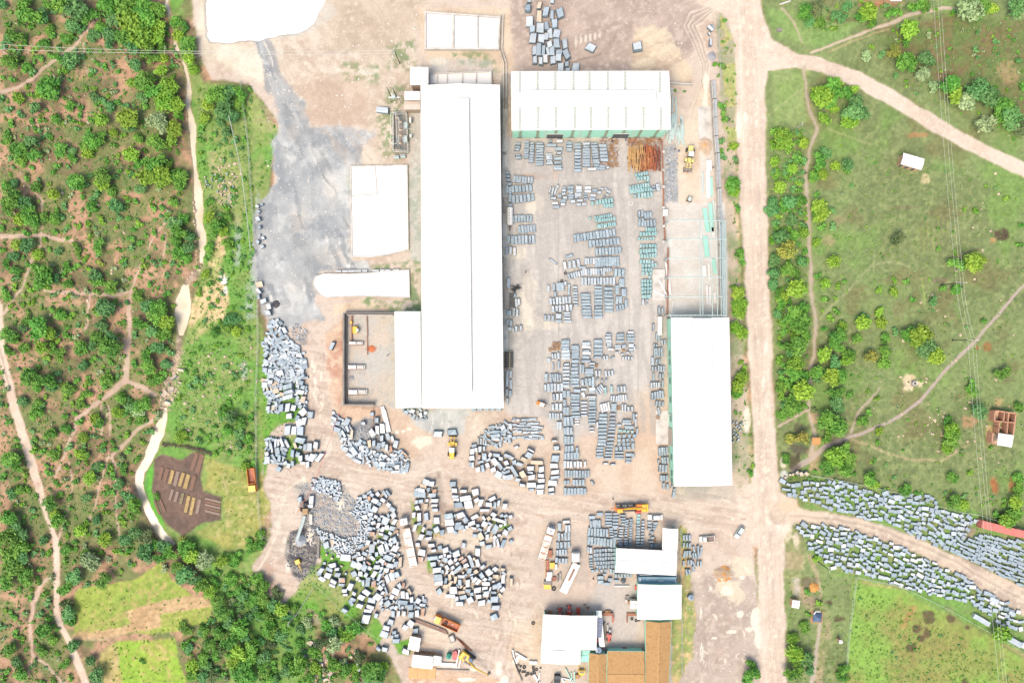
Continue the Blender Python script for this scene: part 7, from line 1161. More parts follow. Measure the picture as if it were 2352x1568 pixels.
fill(((1, 3), [(640, 380), (760, 400), (860, 640), (620, 480)]), 8, 30, 22, 'mlt', sep=1.2)
fill(((0, 1), [(1860, 30), (2200, 20), (2140, 200), (2020, 330), (1900, 230)]), 34, 15, 11, 'mklt', sep=0.9)
fill(((3, 2), [(130, 1280), (380, 1290), (700, 1270), (880, 1370), (1100, 1390), (1500, 1420), (1620, 1568), (680, 1568), (430, 1490), (160, 1400)]), 170, 58, 36, 'kkmmml', k='kerb', ang=(12, 14), sep=0.74)
fill(((3, 3), [(700, 0), (1640, 0), (1980, 60), (1880, 120), (1760, 290), (1600, 340), (1400, 240), (1120, 110), (900, 60)]), 250, 58, 36, 'kkmmml', k='kerb', ang=(20, 14), sep=0.72)
fill(((3, 3), [(1780, 280), (1950, 200), (2351, 260), (2351, 690), (2200, 610), (1990, 500), (1640, 340)]), 210, 76, 28, 'kkmm', k='kerb', ang=(24, 3), sep=0.62)
fill(((3, 3), [(250, 110), (640, 130), (900, 200), (1200, 290), (1600, 500), (1900, 640), (2300, 900), (2351, 1100), (2150, 1040), (1950, 870), (1800, 820), (1500, 760), (1220, 680), (900, 570), (600, 520), (380, 320)]), 420, 58, 34, 'kkmmmlw', k='kerb', ang=(16, 14), sep=0.74)
fill(((2, 2), [(2030, 740), (2120, 740), (2080, 920), (2030, 920)]), 14, 24, 18, 'mk', sep=1.0)
HEIGHT = {'pack': 1.05, 'block': 1.5, 'offcut': 0.8, 'slab': 0.6, 'kerb': 0.8}
NOUN = {'pack': ('granite slab pack', 'slab pack', 'granite slab packs in the yard'), 'block': ('granite block', 'block', 'hewn granite blocks in the stockpiles'),
        'offcut': ('granite offcut', 'offcut', 'granite offcuts tipped in heaps'), 'slab': ('long granite slab', 'slab', 'loose granite slabs'), 'kerb': ('kerbstone bundle', 'kerb bundle', 'kerb bundles in the east stone field')}
NAME = {'pack': 'slab_pack', 'block': 'granite_block', 'offcut': 'granite_offcut', 'slab': 'granite_slab', 'kerb': 'kerb_bundle'}
def place_stone(s, merge=None):
    k, u, v, w, h, ang, t, z = s; H = (z or HEIGHT[k]) * rb.uniform(.8, 1.2)
    if k == 'block': H = min(H, 0.95 * max(w, h), 1.9) * rb.uniform(.8, 1.1)
    if k == 'offcut': H = min(H, 1.1 * min(w, h) + .2)
    p = W(u, v, H); p.z = gz(u, v) - 0.03
    if k == 'pack' or k == 'kerb':
        L, D, a = (w, h, 0) if w >= h else (h, w, 90)
        tt = t if t in 'kmlwa' else 'm'
        n = max(2, min(7, round(L / 0.42))) if (k == 'pack' and t in 'ka') or (k == 'kerb') else rb.choice((1, 2, 3))
        if k == 'kerb': n = min(n, 3)
        if n == 1: me = rb.choice(SLABM[tt if tt != 'a' else 'l'])
        else: me = bun(n, tt)
        sc = (L * (.94 if k == 'pack' else .9), D * (.93 if k == 'pack' else .86), H); rot = -math.radians(ang) + math.radians(a)
    else:
        me = rb.choice(ROCK[t] if k != 'slab' else SLABM[t]); sc = (w * .97, h * .97, H); rot = -math.radians(ang)
    if merge is not None:
        M = Matrix.Translation(p) @ Matrix.Rotation(rot, 4, 'Z') @ Matrix.Diagonal((*sc, 1)); merge.append((me, M)); return
    o = link(NAME[k], me, None, p, rot); o.scale = sc
    if k in ('block', 'offcut'):
        o.rotation_euler = (rb.gauss(0, .05 if k == 'block' else .12), rb.gauss(0, .05 if k == 'block' else .12), rot)
    size = math.sqrt(w * h); noun = NOUN[k]
    sw = size_word(size, 2.2 if k == 'block' else 1.75, 1.6 if k == 'block' else 1.2) if k != 'slab' else ''
    later(o, sw + TONE[t] + ' ' + noun[0], noun[1], noun[2], u, v)
def join_meshes(name, items, label, cat):
    V = []; F = []; Mi = []; ms = []; o = 0
    for me, M in items:
        V += [M @ v.co for v in me.vertices]
        mi = []
        for m in me.materials:
            if m not in ms: ms.append(m)
            mi.append(ms.index(m))
        for p in me.polygons: F.append(tuple(i + o for i in p.vertices)); Mi.append(mi[p.material_index])
        o += len(me.vertices)
    me = bpy.data.meshes.new(name); me.from_pydata(V, [], F)
    for m in ms: me.materials.append(m)
    me.polygons.foreach_set('material_index', Mi); me.update()
    return kind(tag(link(name, me), label, cat), 'stuff')
for k in NAME:
    L = sorted([s for s in STONES if s[0] == k], key=lambda s: -s[3] * s[4])
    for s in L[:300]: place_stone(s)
    if len(L) > 300:
        it = []
        for s in L[300:]: place_stone(s, it)
        join_meshes(NAME[k] + '_spread', it, 'smaller %s packed in among the larger ones' % {'pack': 'granite slab packs', 'block': 'hewn granite blocks', 'offcut': 'granite offcuts', 'slab': 'slabs', 'kerb': 'kerbstone bundles'}[k], NOUN[k][1])
# rubble, chippings and white stone crumbs
def crumbs(name, spots, m, label, cat, sz=(0.08, 0.3)):
    r = np.random.RandomState(len(spots)); V = []; F = []
    base = np.array([(-1, -1, 0), (1, -1, 0), (1, 1, 0), (-1, 1, 0), (-.6, -.5, .9), (.6, -.6, .8), (.5, .6, .9), (-.6, .5, .7)])
    fc = [(4, 5, 6, 7), (0, 1, 5, 4), (1, 2, 6, 5), (2, 3, 7, 6), (3, 0, 4, 7)]
    for i, (u, v) in enumerate(spots):
        s = sz[0] + (sz[1] - sz[0]) * r.rand() ** 2.5; a = r.rand() * 6.28; c_, s_ = math.cos(a), math.sin(a)
        b = base * [s * (0.6 + .8 * r.rand()), s * (.6 + .6 * r.rand()), s * .9]; b = b @ np.array([[c_, s_, 0], [-s_, c_, 0], [0, 0, 1]])
        p = W(u, v); V.append(b + [p.x, p.y, gz(u, v) - .02]); F += [tuple(q + 8 * i for q in f) for f in fc]
    me = bpy.data.meshes.new(name); me.from_pydata(np.concatenate(V).tolist(), [], F); me.materials.append(m); return kind(tag(link(name, me), label, cat), 'stuff')
def scatter(P, n): 
    x0, x1 = min(p[0] for p in P), max(p[0] for p in P); y0, y1 = min(p[1] for p in P), max(p[1] for p in P); out = []
    while len(out) < n:
        u, v = rb.uniform(x0, x1), rb.uniform(y0, y1)
        if inside(P, u, v): out.append((u, v))
    return out
M_CR = mat('pale_stone_chips', (236, 234, 228), 0.8, 0.1, 1); M_GR = mat('dark_chippings', (128, 136, 148), 0.8, 0.25, 2); M_BR = mat('tan_boulders', (224, 206, 184), 0.85, 0.2, 1, stain=(196, 160, 130))
yd = [(620, 100), (960, 20), (960, 380), (800, 380), (800, 600), (720, 700), (760, 900), (760, 1100), (1200, 1120), (1210, 1420), (1100, 1560), (940, 1560), (950, 1400), (700, 1320), (620, 1330), (600, 1150), (700, 1050), (600, 700)]
crumbs('stone_chips', scatter(yd, 2600) + scatter([(470, 120), (620, 110), (640, 200), (560, 190)], 160) + scatter([(960, 1385), (1100, 1400), (1100, 1560), (940, 1560)], 250) + scatter([(1560, 1220), (1740, 1220), (1740, 1560), (1570, 1560)], 260) + scatter([(1180, 0), (1600, 0), (1620, 160), (1180, 160)], 120), M_CR, 'pale stone chips littering the yard floor', 'stone chips', (0.06, 0.26))
crumbs('slate_rubble', scatter([(690, 1110), (780, 1100), (835, 1180), (830, 1230), (760, 1280), (730, 1240), (690, 1180)], 1500) + scatter([(835, 960), (880, 965), (890, 1010), (870, 1060), (800, 1000)], 300) + scatter([(1528, 340), (1556, 340), (1556, 462), (1528, 462)], 500) + scatter([(675, 740), (705, 760), (700, 790), (670, 775)], 120), mat('slate_rubble', (170, 180, 190), 0.8, 0.2, 2, stain=(206, 212, 218)), 'grey granite rubble round the crusher and pile bases', 'rubble', (0.08, 0.42))
crumbs('black_chippings', scatter([(668, 1220), (730, 1200), (733, 1250), (722, 1310), (690, 1335), (660, 1300)], 900), mat('black_chippings', (96, 102, 114), 0.85, 0.3, 3, stain=(150, 158, 168)), 'blackish chippings spread around the rock drill and conveyor', 'chippings', (0.08, 0.3))
crumbs('field_stones', scatter([(395, 810), (425, 800), (410, 900), (385, 960), (365, 930)], 260) + scatter([(440, 400), (450, 640), (420, 660), (455, 600)], 60) + scatter([(690, 1480), (770, 1500), (760, 1568), (700, 1568)], 260) + scatter([(2120, 950), (2160, 930), (2200, 970), (2160, 1060)], 50) + scatter([(1900, 1000), (2300, 300), (2352, 1100)], 120) + scatter([(460, 780), (600, 800), (590, 1060), (400, 1000)], 200) + scatter([(500, 360), (560, 380), (540, 480), (490, 460)], 120) + scatter([(20, 20), (370, 20), (300, 800), (20, 800)], 200), M_BR, 'tan stones and cobbles in the stream bed and on the slopes', 'field stones', (0.1, 0.5))
for (x, y, w, h) in [(270, 1205, 34, 34), (232, 1220, 26, 24), (310, 1218, 44, 36), (360, 1215, 48, 34), (205, 1222, 20, 24), (160, 1250, 24, 18)]: put('block', 3, 2, x, y, w, h, rb.uniform(0, 90), 't'); s = STONES[-1]; place_stone(s)
BLD = [(0, 1, 1680, 60), ]
for (c_, r_, x, y, w, h) in [(1, 3, 490, 1210, 90, 60), (1, 3, 545, 1240, 40, 80), (1, 3, 430, 1330, 80, 50), (1, 3, 600, 1400, 50, 70), (1, 3, 640, 1350, 60, 40), (1, 3, 680, 1490, 60, 80), (1, 3, 720, 1400, 40, 60), (1, 3, 630, 1540, 70, 50), (1, 3, 910, 1290, 36, 70), (1, 3, 870, 1340, 40, 30), (0, 2, 1500, 480, 90, 60), (0, 2, 1560, 440, 60, 70), (0, 2, 1530, 560, 80, 50), (0, 2, 1590, 330, 50, 90), (0, 2, 1660, 260, 40, 100), (0, 2, 1640, 380, 30, 50), (1, 1, 30, 1040, 70, 90)]:
    u, v = T(c_, r_)(x, y); H = 1.0; p = W(u, v, H); p.z = gz(u, v) - .1
    o = link('boulder', ROCK['t'][rb.randrange(8)], None, p, rb.uniform(0, 3)); o.scale = (w / 40, h / 40, H * .7); o.rotation_euler = (.3, .25, rb.uniform(0, 6)); later(o, 'tan weathered boulder', 'boulder', 'weathered boulders in the gullies and stream bed', u, v)
# ------------------------------------------------------------------ vehicles and machines
def local(name, u, v, dx, dy, z=0.0):
    p = W(u, v, z); p.z = gz(u, v) if -0.2 < gz(u, v) < .6 else 0; return empty(name, p, math.atan2(-dy, dx))
def part(nm, parent, m, *boxes, c=.05):
    mb = MB()
    for b in boxes: mb.chbox(*b, min(c, (b[1] - b[0]) / 3, (b[3] - b[2]) / 3))
    return mb.obj(nm, m, parent)
def wheel(root, x, y, r=.5, w=.3):
    mb = MB(); mb.torus((x, y, r), r * .72, r * .28, 'Y', 14, 6); mb.tube((x, y - w / 2, r), (x, y + w / 2, r), r * .78, 12); o = mb.obj('tyre', M_BLK, root); mb = MB(); mb.tube((x, y - w / 2 - .02, r), (x, y + w / 2 + .02, r), r * .42, 8); mb.obj('rim', M_CON, o)
def truck(label, u, v, dx, dy, L, bedm, bed='flat', cabm=M_WHT, split=0.0, cargo=None, cat='lorry', Wd=2.5):
    r_ = local('lorry', u, v, dx, dy, 1.5); tag(r_, label, cat); h = L / 2; x0 = h - 2.3; y = Wd / 2
    part('chassis', r_, M_COND, (-h, h - .3, -.45, .45, .6, .95)); part('cab', r_, cabm, (x0, h, -y + .05, y - .05, .6, 2.7), (h - .25, h + .05, -y + .1, y - .1, .5, 1.2), c=.18); part('windscreen', r_, M_GLASS, (h - .02, h + .06, -y + .25, y - .25, 1.6, 2.45), (h - .35, h - .05, -y + .3, y - .3, 2.66, 2.74)); part('roof_hatch', r_, M_COND, (x0 + .9, x0 + 1.35, -.3, .3, 2.7, 2.78)); part('exhaust_stack', r_, M_COND, (x0 - .3, x0 - .1, -y + .2, -y + .4, .8, 2.9))
    for s in (-1, 1): part('mirror', r_, M_BLK, (h - .2, h - .05, s * (y + .12) - .1, s * (y + .12) + .1, 1.7, 2.3)); part('headlight', r_, M_WHT, (h + .03, h + .08, s * (y - .35) - .18, s * (y - .35) + .18, .75, .95))
    bx1 = x0 - .45 - split
    if bed == 'flat':
        part('flatbed', r_, bedm, (-h, bx1, -y, y, 1.05, 1.3)); 
        n = 5
        for i in range(n): x = -h + .3 + (bx1 + h - .6) * i / (n - 1); part('cross_bolster', r_, M_RUST, (x - .1, x + .1, -y + .2, y - .2, 1.3, 1.4))
        part('headboard', r_, bedm, (bx1 - .1, bx1, -y, y, 1.3, 1.9))
    else:
        part('tipper_floor', r_, bedm, (-h, bx1, -y + .1, y - .1, 1.1, 1.25)); 
        for s in (-1, 1): part('side_board', r_, cabm, (-h, bx1, s * (y - .06) - .07, s * (y - .06) + .07, 1.1, 2.3))
        part('headboard', r_, cabm, (bx1 - .1, bx1 + .05, -y, y, 1.1, 2.5)); part('tailgate', r_, cabm, (-h - .08, -h + .04, -y, y, 1.1, 2.2))
    for x in (h - .9, -h + .9, -h + 2.1, -h + 3.3 if L > 11 else -h + 2.1):
        for s in (-1, 1): wheel(r_, x, s * (y - .25))
    if cargo: part(cargo[0], r_, cargo[1], *cargo[2])
    return r_
M_BED = mat('rust_streaked_white_bed', (244, 240, 232), .6, .08, .8, stain=(196, 140, 100)); M_BEDR = mat('rusty_bed', (198, 128, 96), .7, .15, 1.2, stain=(160, 96, 70))
f = T(1, 3); truck('white articulated flatbed lorry parked among the granite blocks', *f(1402, 275), -85, -420, 16.6, M_BED, split=.8)
f = T(2, 3); truck('white lorry with rust-streaked flatbed beside the slab packs', *f(318, 285), 88, -290, 11.4, M_BED)
# lorry with trailer standing at an angle
r_ = local('lorry', *T(2, 3)(583, 412), 0, -1, 1.5); tag(r_, 'white lorry tractor whose trailer stands at an angle behind it', 'lorry')
part('chassis', r_, M_COND, (-2.8, 1.6, -.45, .45, .6, .95)); part('cab', r_, M_WHT, (-1.2, 1.9, -1.25, 1.25, .6, 2.8), c=.2); part('windscreen', r_, M_GLASS, (1.86, 1.96, -1.0, 1.0, 1.6, 2.5), (1.4, 1.7, -1.0, 1.0, 2.78, 2.85)); part('fifth_wheel', r_, M_RUST, (-2.6, -1.6, -.6, .6, .95, 1.15)); [part('mirror', r_, M_BLK, (1.7, 1.85, s * 1.38 - .1, s * 1.38 + .1, 1.7, 2.4)) for s in (-1, 1)]
for x in (1.1, -1.7, -2.5):
    for s in (-1, 1): wheel(r_, x, s * 1.0)
r_ = local('trailer', *T(2, 3)(532, 605), 120, -250, 1.3); tag(r_, 'long white trailer with a rusty worn deck, slanting behind the lorry', 'trailer'); part('deck', r_, M_WHT, (-5.2, 5.2, -1.3, 1.3, 1.05, 1.3)); part('worn_deck_strip', r_, M_BED, (-4.6, 4.4, -.5, .5, 1.3, 1.36)); part('deck_well', r_, M_RUST, (-.8, 3.4, -.32, .32, 1.36, 1.4)); part('load_beam', r_, M_COND, (-.2, 2.8, -.1, .12, 1.4, 1.5))
for x in (-3.9, -2.8, -1.7):
    for s in (-1, 1): wheel(r_, x, s * 1.05)
f = T(1, 3); r_ = truck('orange tipper lorry with a brown body and spare tyre, beside the girders', *f(1752, 1013), -110, -50, 8.6, M_BEDR, 'tip', M_ORG, cat='tipper'); part('cab_roof', r_, M_YEL, (2.2, 4.0, -1.1, 1.1, 2.68, 2.8)); mb = MB(); mb.torus((.2, .1, 1.45), .42, .17, n=14); mb.obj('spare_tyre', M_BLK, r_); part('bottle', r_, M_WHT, (-2.2, -1.8, -.4, -.1, 1.25, 1.5))
f = T(0, 2); r_ = truck('orange tipper lorry with yellow cab parked on the green slope', *f(2318, 1270), 22, 190, 7.6, M_BEDR, 'tip', M_ORG, cat='tipper'); part('cab_roof', r_, M_YEL, (1.6, 3.6, -1.15, 1.15, 2.68, 2.8))
def car(label, u, v, dx, dy, m, L=4.5, estate=False, cat='car', name='parked_car'):
    r_ = local(name, u, v, dx, dy, .8); tag(r_, label, cat); h = L / 2; mb = MB()
    prof = [(-h, .35), (-h, .85), (-h + .2, .95), (-h + .9, 1.0), (h - 1.3, .95), (h - .3, .8), (h, .6), (h, .35)]
    secs = [(-.86, 1), (-.6, 1.0), (.6, 1.0), (.86, 1)]
    vs = [(x * (1 if abs(y) < .8 else .985), y, z if abs(y) < .8 else min(z, .82)) for y, _ in secs for x, z in prof]; n = len(prof); fs = []
    for i in range(3):
        for j in range(n): fs.append((i * n + j, i * n + (j + 1) % n, (i + 1) * n + (j + 1) % n, (i + 1) * n + j))
    fs += [tuple(range(n - 1, -1, -1)), tuple(range(3 * n, 4 * n))]; mb.add(vs, fs); mb.obj('body', m, r_)
    a, b = (-h + .15 if estate else -h + .75), h - 1.2; mb = MB(); vs = [(a, -.76, .92), (b, -.76, .92), (b, .76, .92), (a, .76, .92), (a + .35, -.6, 1.42), (b - .7, -.6, 1.42), (b - .7, .6, 1.42), (a + .35, .6, 1.42)]; mb.add(vs, [(3, 2, 1, 0), (4, 5, 6, 7), (0, 1, 5, 4), (1, 2, 6, 5), (2, 3, 7, 6), (3, 0, 4, 7)]); mb.obj('windows', M_GLASS, r_)
    part('roof', r_, m, (a + .3, b - .62, -.64, .64, 1.40, 1.48))
    for s in (-1, 1): part('mirror', r_, m, (h - 1.7, h - 1.5, s * .98 - .08, s * .98 + .08, .85, 1.0)); part('headlight', r_, M_WHT, (h - .12, h + .02, s * .6 - .15, s * .6 + .15, .6, .72)); part('tail_light', r_, M_RED, (-h - .02, -h + .06, s * .62 - .12, s * .62 + .12, .65, .8))
    for x in (h - .85, -h + .8):
        for s in (-1, 1): wheel(r_, x, s * .76, .32, .2)
    return r_
car('white saloon car parked above the dark slab packs', *T(2, 3)(1316, 47), -1, 0, M_WHT, 4.9)
car('silver-white hatchback parked slantwise on the open lot beside the road', *T(2, 3)(2090, 183), -62, 95, mat('silver_paint', (206, 222, 222), .3, .04, 1), 4.3, True)
u, v = T(2, 3)(1790, 243); r_ = local('pickup_truck', u, v, -1, .06, .8); tag(r_, 'white pickup with a person in yellow standing behind its cab', 'pickup')
part('body', r_, M_WHT, (-2.5, 2.5, -.9, .9, .4, .95)); part('cab', r_, M_WHT, (.1, 1.4, -.8, .8, .95, 1.6), c=.2); part('windscreen', r_, M_GLASS, (1.3, 1.55, -.7, .7, .98, 1.45), (-.02, .12, -.7, .7, 1.1, 1.5)); part('cargo_bed', r_, mat('brown_bed', (150, 130, 122), .8, .1, 1), (-2.35, -.05, -.75, .75, .96, 1.0)); [part('side_board', r_, M_WHT, (-2.5, 0, s * .85 - .06, s * .85 + .06, .95, 1.3)) for s in (-1, 1)]; part('tailgate', r_, M_WHT, (-2.52, -2.42, -.85, .85, .95, 1.3))
for x in (1.6, -1.6):
    for s in (-1, 1): wheel(r_, x, s * .78, .36, .22)
def loader(label, u, v, dx, dy, m, load=False):
    r_ = local('wheel_loader', u, v, dx, dy, 1.8); tag(r_, label, 'wheel loader')
    part('engine_cover', r_, m, (-3.6, -1.2, -.85, .85, 1.1, 2.3), c=.2); part('rear_frame', r_, M_COND, (-3.8, -.2, -.6, .6, .7, 1.2)); cb = part('cab', r_, M_GLASS, (-1.3, .1, -.75, .75, 1.2, 3.0)); part('cab_roof', cb, M_WHT, (-1.4, .2, -.85, .85, 3.0, 3.15)); part('front_frame', r_, m, (.3, 1.9, -.55, .55, .7, 1.6))
    for s in (-1, 1):
        mb = MB(); mb.tube((.6, s * .5, 1.6), (2.2, s * .5, 1.9), .14, 6); mb.tube((2.2, s * .5, 1.9), (3.6, s * .5, 1.0 if not load else 1.5), .14, 6); mb.obj('lift_arm', m, r_); part('fender', r_, m, (.5, 1.7, s * 1.15 - .35, s * 1.15 + .35, 1.55, 1.65))
        for x in (1.1, -2.3): wheel(r_, x, s * 1.15, .75, .55)
    mb = MB(); mb.add([(3.5, -1.4, .3), (3.5, 1.4, .3), (4.6, 1.4, .1), (4.6, -1.4, .1), (3.4, -1.4, 1.3), (3.4, 1.4, 1.3)], [(0, 1, 2, 3), (0, 4, 5, 1), (0, 3, 4), (1, 5, 2)]); mb.obj('bucket', M_COND, r_); part('bucket_edge', r_, m, (3.36, 3.5, -1.45, 1.45, 1.25, 1.35)); part('exhaust', r_, M_BLK, (-2.6, -2.45, .5, .65, 2.3, 3.0))
    return r_
loader('pale yellow wheel loader parked by the boundary wall, bucket to the south', *T(2, 0)(1636, 1440), -12, 100, mat('pale_yellow', (250, 232, 150), .4, .05, 1))
loader('yellow wheel loader lifting a big grey slab below the long shed', *T(1, 2)(1802, 975), 5, -100, M_YEL, True)
def excavator(label, u, v, dx, dy, m, slew=0, reach=6.0, L=3.6, cabm=None, bx=0):
    r_ = local('excavator', u, v, dx, dy, 1.8); tag(r_, label, 'excavator')
    for s in (-1, 1): t = part('track', r_, M_BLK, (-2.2, 2.2, s * 1.25 - .3, s * 1.25 + .3, .05, .9), c=.25)
    part('undercarriage', r_, M_COND, (-1.2, 1.2, -1, 1, .5, 1.0)); part('counterweight', r_, m, (-L * .8, -L * .45, -1.35, 1.35, 1.1, 2.3), c=.2); part('engine_deck', r_, m, (-L * .45, .9, -1.3, 1.3, 1.1, 2.1), c=.12); part('engine_grille', r_, M_COND, (-L * .4, -L * .2, -.7, .7, 2.1, 2.14)); part('walkway', r_, M_COND, (-.6, .8, -1.3, -.5, 2.1, 2.13))
    cb = part('cab', r_, M_GLASS, (.0, 1.5, .35, 1.3, 1.2, 2.9)); part('cab_roof', cb, cabm or M_BLK, (-.05, 1.55, .3, 1.35, 2.9, 3.0))
    mb = MB(); a, b, e = Vector((.8, -.15, 1.9)), Vector((reach * .45, -.15, 3.4)), Vector((reach, -.15, 2.0)); mb.tube(a, b, .34, 4, r2=.3); mb.tube(b, e, .3, 4, r2=.2); mb.obj('boom', m, r_)
    mb = MB(); mb.tube(e, (reach + 1.9, -.15, 1.0), .2, 4, r2=.14); mb.obj('stick', m, r_); mb = MB(); mb.tube((1.2, .15, 1.8), (reach * .45, .15, 2.9), .09, 6); mb.tube((1.2, -.45, 1.8), (reach * .45, -.45, 2.9), .09, 6); mb.obj('hydraulic_ram', M_CON, r_)
    mb = MB(); q = reach + 1.9; mb.add([(q, -.55, 1.0), (q, .35, 1.0), (q + .6, .35, .2), (q + .6, -.55, .2), (q - .3, -.55, .3), (q - .3, .35, .3)], [(0, 1, 2, 3), (3, 2, 5, 4), (0, 3, 4), (1, 5, 2)]); mb.obj('bucket', M_COND, r_); return r_
excavator('yellow excavator at the bottom of the yard, boom reaching southeast', *T(1, 3)(1945, 1350), 175, 135, M_YEL, reach=6.6, cabm=mat('blue_cab_roof', (86, 110, 142), .5, .05, 1))
r_ = local('excavator', *T(2, 2)(1085, 1530), -1, .03, 1.8); tag(r_, 'long orange wheeled excavator facing west above the dark slab packs', 'excavator')
part('chassis', r_, M_COND, (-3.8, 4.6, -1.15, 1.15, .7, 1.1)); part('deck_plate', r_, M_BLK, (-1.6, 3.2, -1.1, 1.1, 1.1, 1.5)); part('engine_deck', r_, M_ORG, (-5.2, -2.0, -1.25, 1.25, 1.2, 2.4), c=.15); part('counterweight', r_, M_YEL, (-5.9, -5.2, -1.3, 1.3, 1.1, 2.3), c=.2); part('engine_panel', r_, M_YEL, (-5.1, -3.8, -.5 - .7, -.3, 2.38, 2.46), (-5.1, -3.8, .3, 1.2, 2.38, 2.46)); cb = part('cab', r_, M_RED, (-3.4, -1.5, .75, 1.55, 1.2, 2.8), c=.2); part('cab_window', cb, M_GLASS, (-1.9, -1.5, .85, 1.45, 2.0, 2.75)); part('driver_cab', r_, M_ORG, (2.6, 4.4, .1, 1.2, 1.1, 2.3), c=.15); part('cab_roof', r_, M_YEL, (2.5, 4.2, .2, 1.3, 2.3, 2.42)); part('outrigger', r_, M_ORG, (4.6, 4.8, -1.3, 1.3, .7, 1.2)); part('fuel_tank', r_, M_COND, (-1.0, .6, -1.2, -.5, 1.5, 2.0), (1.0, 2.4, -1.2, -.4, 1.5, 1.9))
mb = MB(); mb.tube((-3.8, -.1, 2.7), (2.2, -.1, 3.2), .3, 4, r2=.26); mb.obj('boom', M_YEL, r_); mb = MB(); mb.tube((2.2, -.1, 3.2), (6.0, -.25, 2.4), .22, 4, r2=.16); mb.tube((6.0, -.25, 2.4), (6.6, -.3, 2.2), .1, 4); mb.obj('stick', M_ORG, r_); mb = MB(); mb.tube((-2.6, -.55, 2.5), (1.2, -.35, 3.0), .11, 6); mb.obj('hydraulic_ram', M_ORG, r_)
for x in (-3, -1.6, -.2, 1.2, 3.8):
    for s in (-1, 1): wheel(r_, x, s * 1.05, .5)
# forklift
r_ = local('forklift', *T(2, 2)(280, 578), 100, 38, 1); tag(r_, 'small orange forklift with raised white forks in the open yard', 'forklift')
part('body', r_, M_ORG, (-1.7, .8, -.65, .65, .3, 1.2), c=.2); part('counterweight', r_, M_ORG, (-2.0, -1.4, -.6, .6, .4, 1.4), c=.15); part('overhead_guard', r_, M_WHT, (-1.0, .6, -.6, .6, 2.05, 2.15)); mb = MB(); [mb.tube((x, s * .55, 1.1), (x * .9, s * .55, 2.1), .05, 5) for x in (-1, .6) for s in (-1, 1)]; mb.obj('guard_post', M_BLK, r_); part('mast', r_, M_CON, (.85, 1.05, -.5, -.35, .1, 2.6), (.85, 1.05, .35, .5, .1, 2.6)); [part('fork', r_, M_WHT, (1.05, 2.5, s * .35 - .08, s * .35 + .08, .4, .5)) for s in (-1, 1)]
for x in (-1.3, .5):
    for s in (-1, 1): wheel(r_, x, s * .6, .33, .25)
def tractor(label, x, y, dx, dy, m=M_RED):
    r_ = local('tractor', *T(2, 3)(x, y), dx, dy, 1); tag(r_, label, 'tractor'); part('bonnet', r_, m, (.1, 1.7, -.38, .38, .7, 1.4), c=.15); part('seat_deck', r_, M_WHT, (-1.0, .1, -.5, .5, .8, 1.1)); part('seat', r_, M_BLK, (-.7, -.3, -.25, .25, 1.1, 1.5)); [part('fender', r_, m, (-1.2, -.1, s * .7 - .15, s * .7 + .15, 1.2, 1.3)) for s in (-1, 1)]; part('canopy', r_, m, (-1.1, .1, -.55, .55, 2.1, 2.2)); mb = MB(); [mb.tube((-.9, s * .45, 1.2), (-.9, s * .45, 2.1), .04, 5) for s in (-1, 1)]; mb.obj('canopy_post', M_BLK, r_)
    for s in (-1, 1): wheel(r_, -.6, s * .75, .65, .35); wheel(r_, 1.3, s * .6, .35, .22)
tractor('red and white tractor nosing out of the vehicle shed', 524, 900, 0, -1); tractor('small red tractor beside the other one at the vehicle shed', 440, 925, 0, -1); tractor('red tractor parked east of the solar panels', 890, 1140, 0, 1)
# white tanker trailer
r_ = local('tank_trailer', *T(2, 1)(-20, 415), 0, -1, 1.6); tag(r_, 'white tank trailer with five round hatches against the long shed', 'tank trailer'); mb = MB(); mb.tube((-2.7, 0, 1.3), (2.7, 0, 1.3), 1.0, 12); mb.tube((2.7, 0, 1.3), (2.95, 0, 1.3), 1.0, 12, r2=.6); mb.tube((-2.7, 0, 1.3), (-2.95, 0, 1.3), 1.0, 12, r2=.6); mb.obj('tank', M_WHT, r_)
for k in range(5): mb = MB(); mb.tube((-1.9 + k * .95, .1, 2.28), (-1.9 + k * .95, .1, 2.36), .17, 8); mb.obj('hatch', M_DOOR, r_)
part('chassis', r_, M_COND, (-3.6, 2.8, -.5, .5, .3, .5)); part('drawbar', r_, M_BLK, (-4.8, -3, -.1, .1, .4, .6))
for s in (-1, 1): wheel(r_, -2.2, s * .9, .5)
# concrete mixer, crusher, conveyor
r_ = local('concrete_mixer', *T(2, 1)(1635, 255), .3, -1, 1); tag(r_, 'small dark concrete mixer north of the steel frame', 'mixer'); mb = MB(); mb.tube((-.6, 0, .7), (.5, 0, 1.3), .65, 10, r2=.4); mb.obj('drum', M_STEEL, r_); part('engine', r_, M_BLK, (-1.0, -.3, -.5, .5, .3, 1.1)); part('frame', r_, M_BLK, (-1.0, 1.0, -.7, -.6, .2, .5), (-1.0, 1.0, .6, .7, .2, .5)); [wheel(r_, -.6, s * .8, .3, .15) for s in (-1, 1)]
r_ = local('crusher', *T(1, 3)(455, -10), 0, -1, 2); tag(r_, 'stone crusher with brown hopper at the head of the conveyor', 'crusher'); part('hopper', r_, mat('brown_hopper', (190, 160, 120), .8, .15, 1), (-1.0, .9, -.8, .9, 1.0, 2.4)); part('motor', r_, M_BLK, (.9, 2.6, -.6, .8, .3, 1.6), (-.4, .6, 1.0, 1.7, .4, 1.2)); part('flywheel', r_, M_TIMB, (-.2, .8, 1.8, 2.1, .4, 1.6)); part('feed_plate', r_, M_CON, (1.2, 3.8, -1.9, -.8, .6, 1.2), (-4.6, -1.2, -1.9, -.9, .4, 1.0)); part('platform', r_, M_COND, (.9, 3.2, 1.0, 2.2, .2, 1.0))
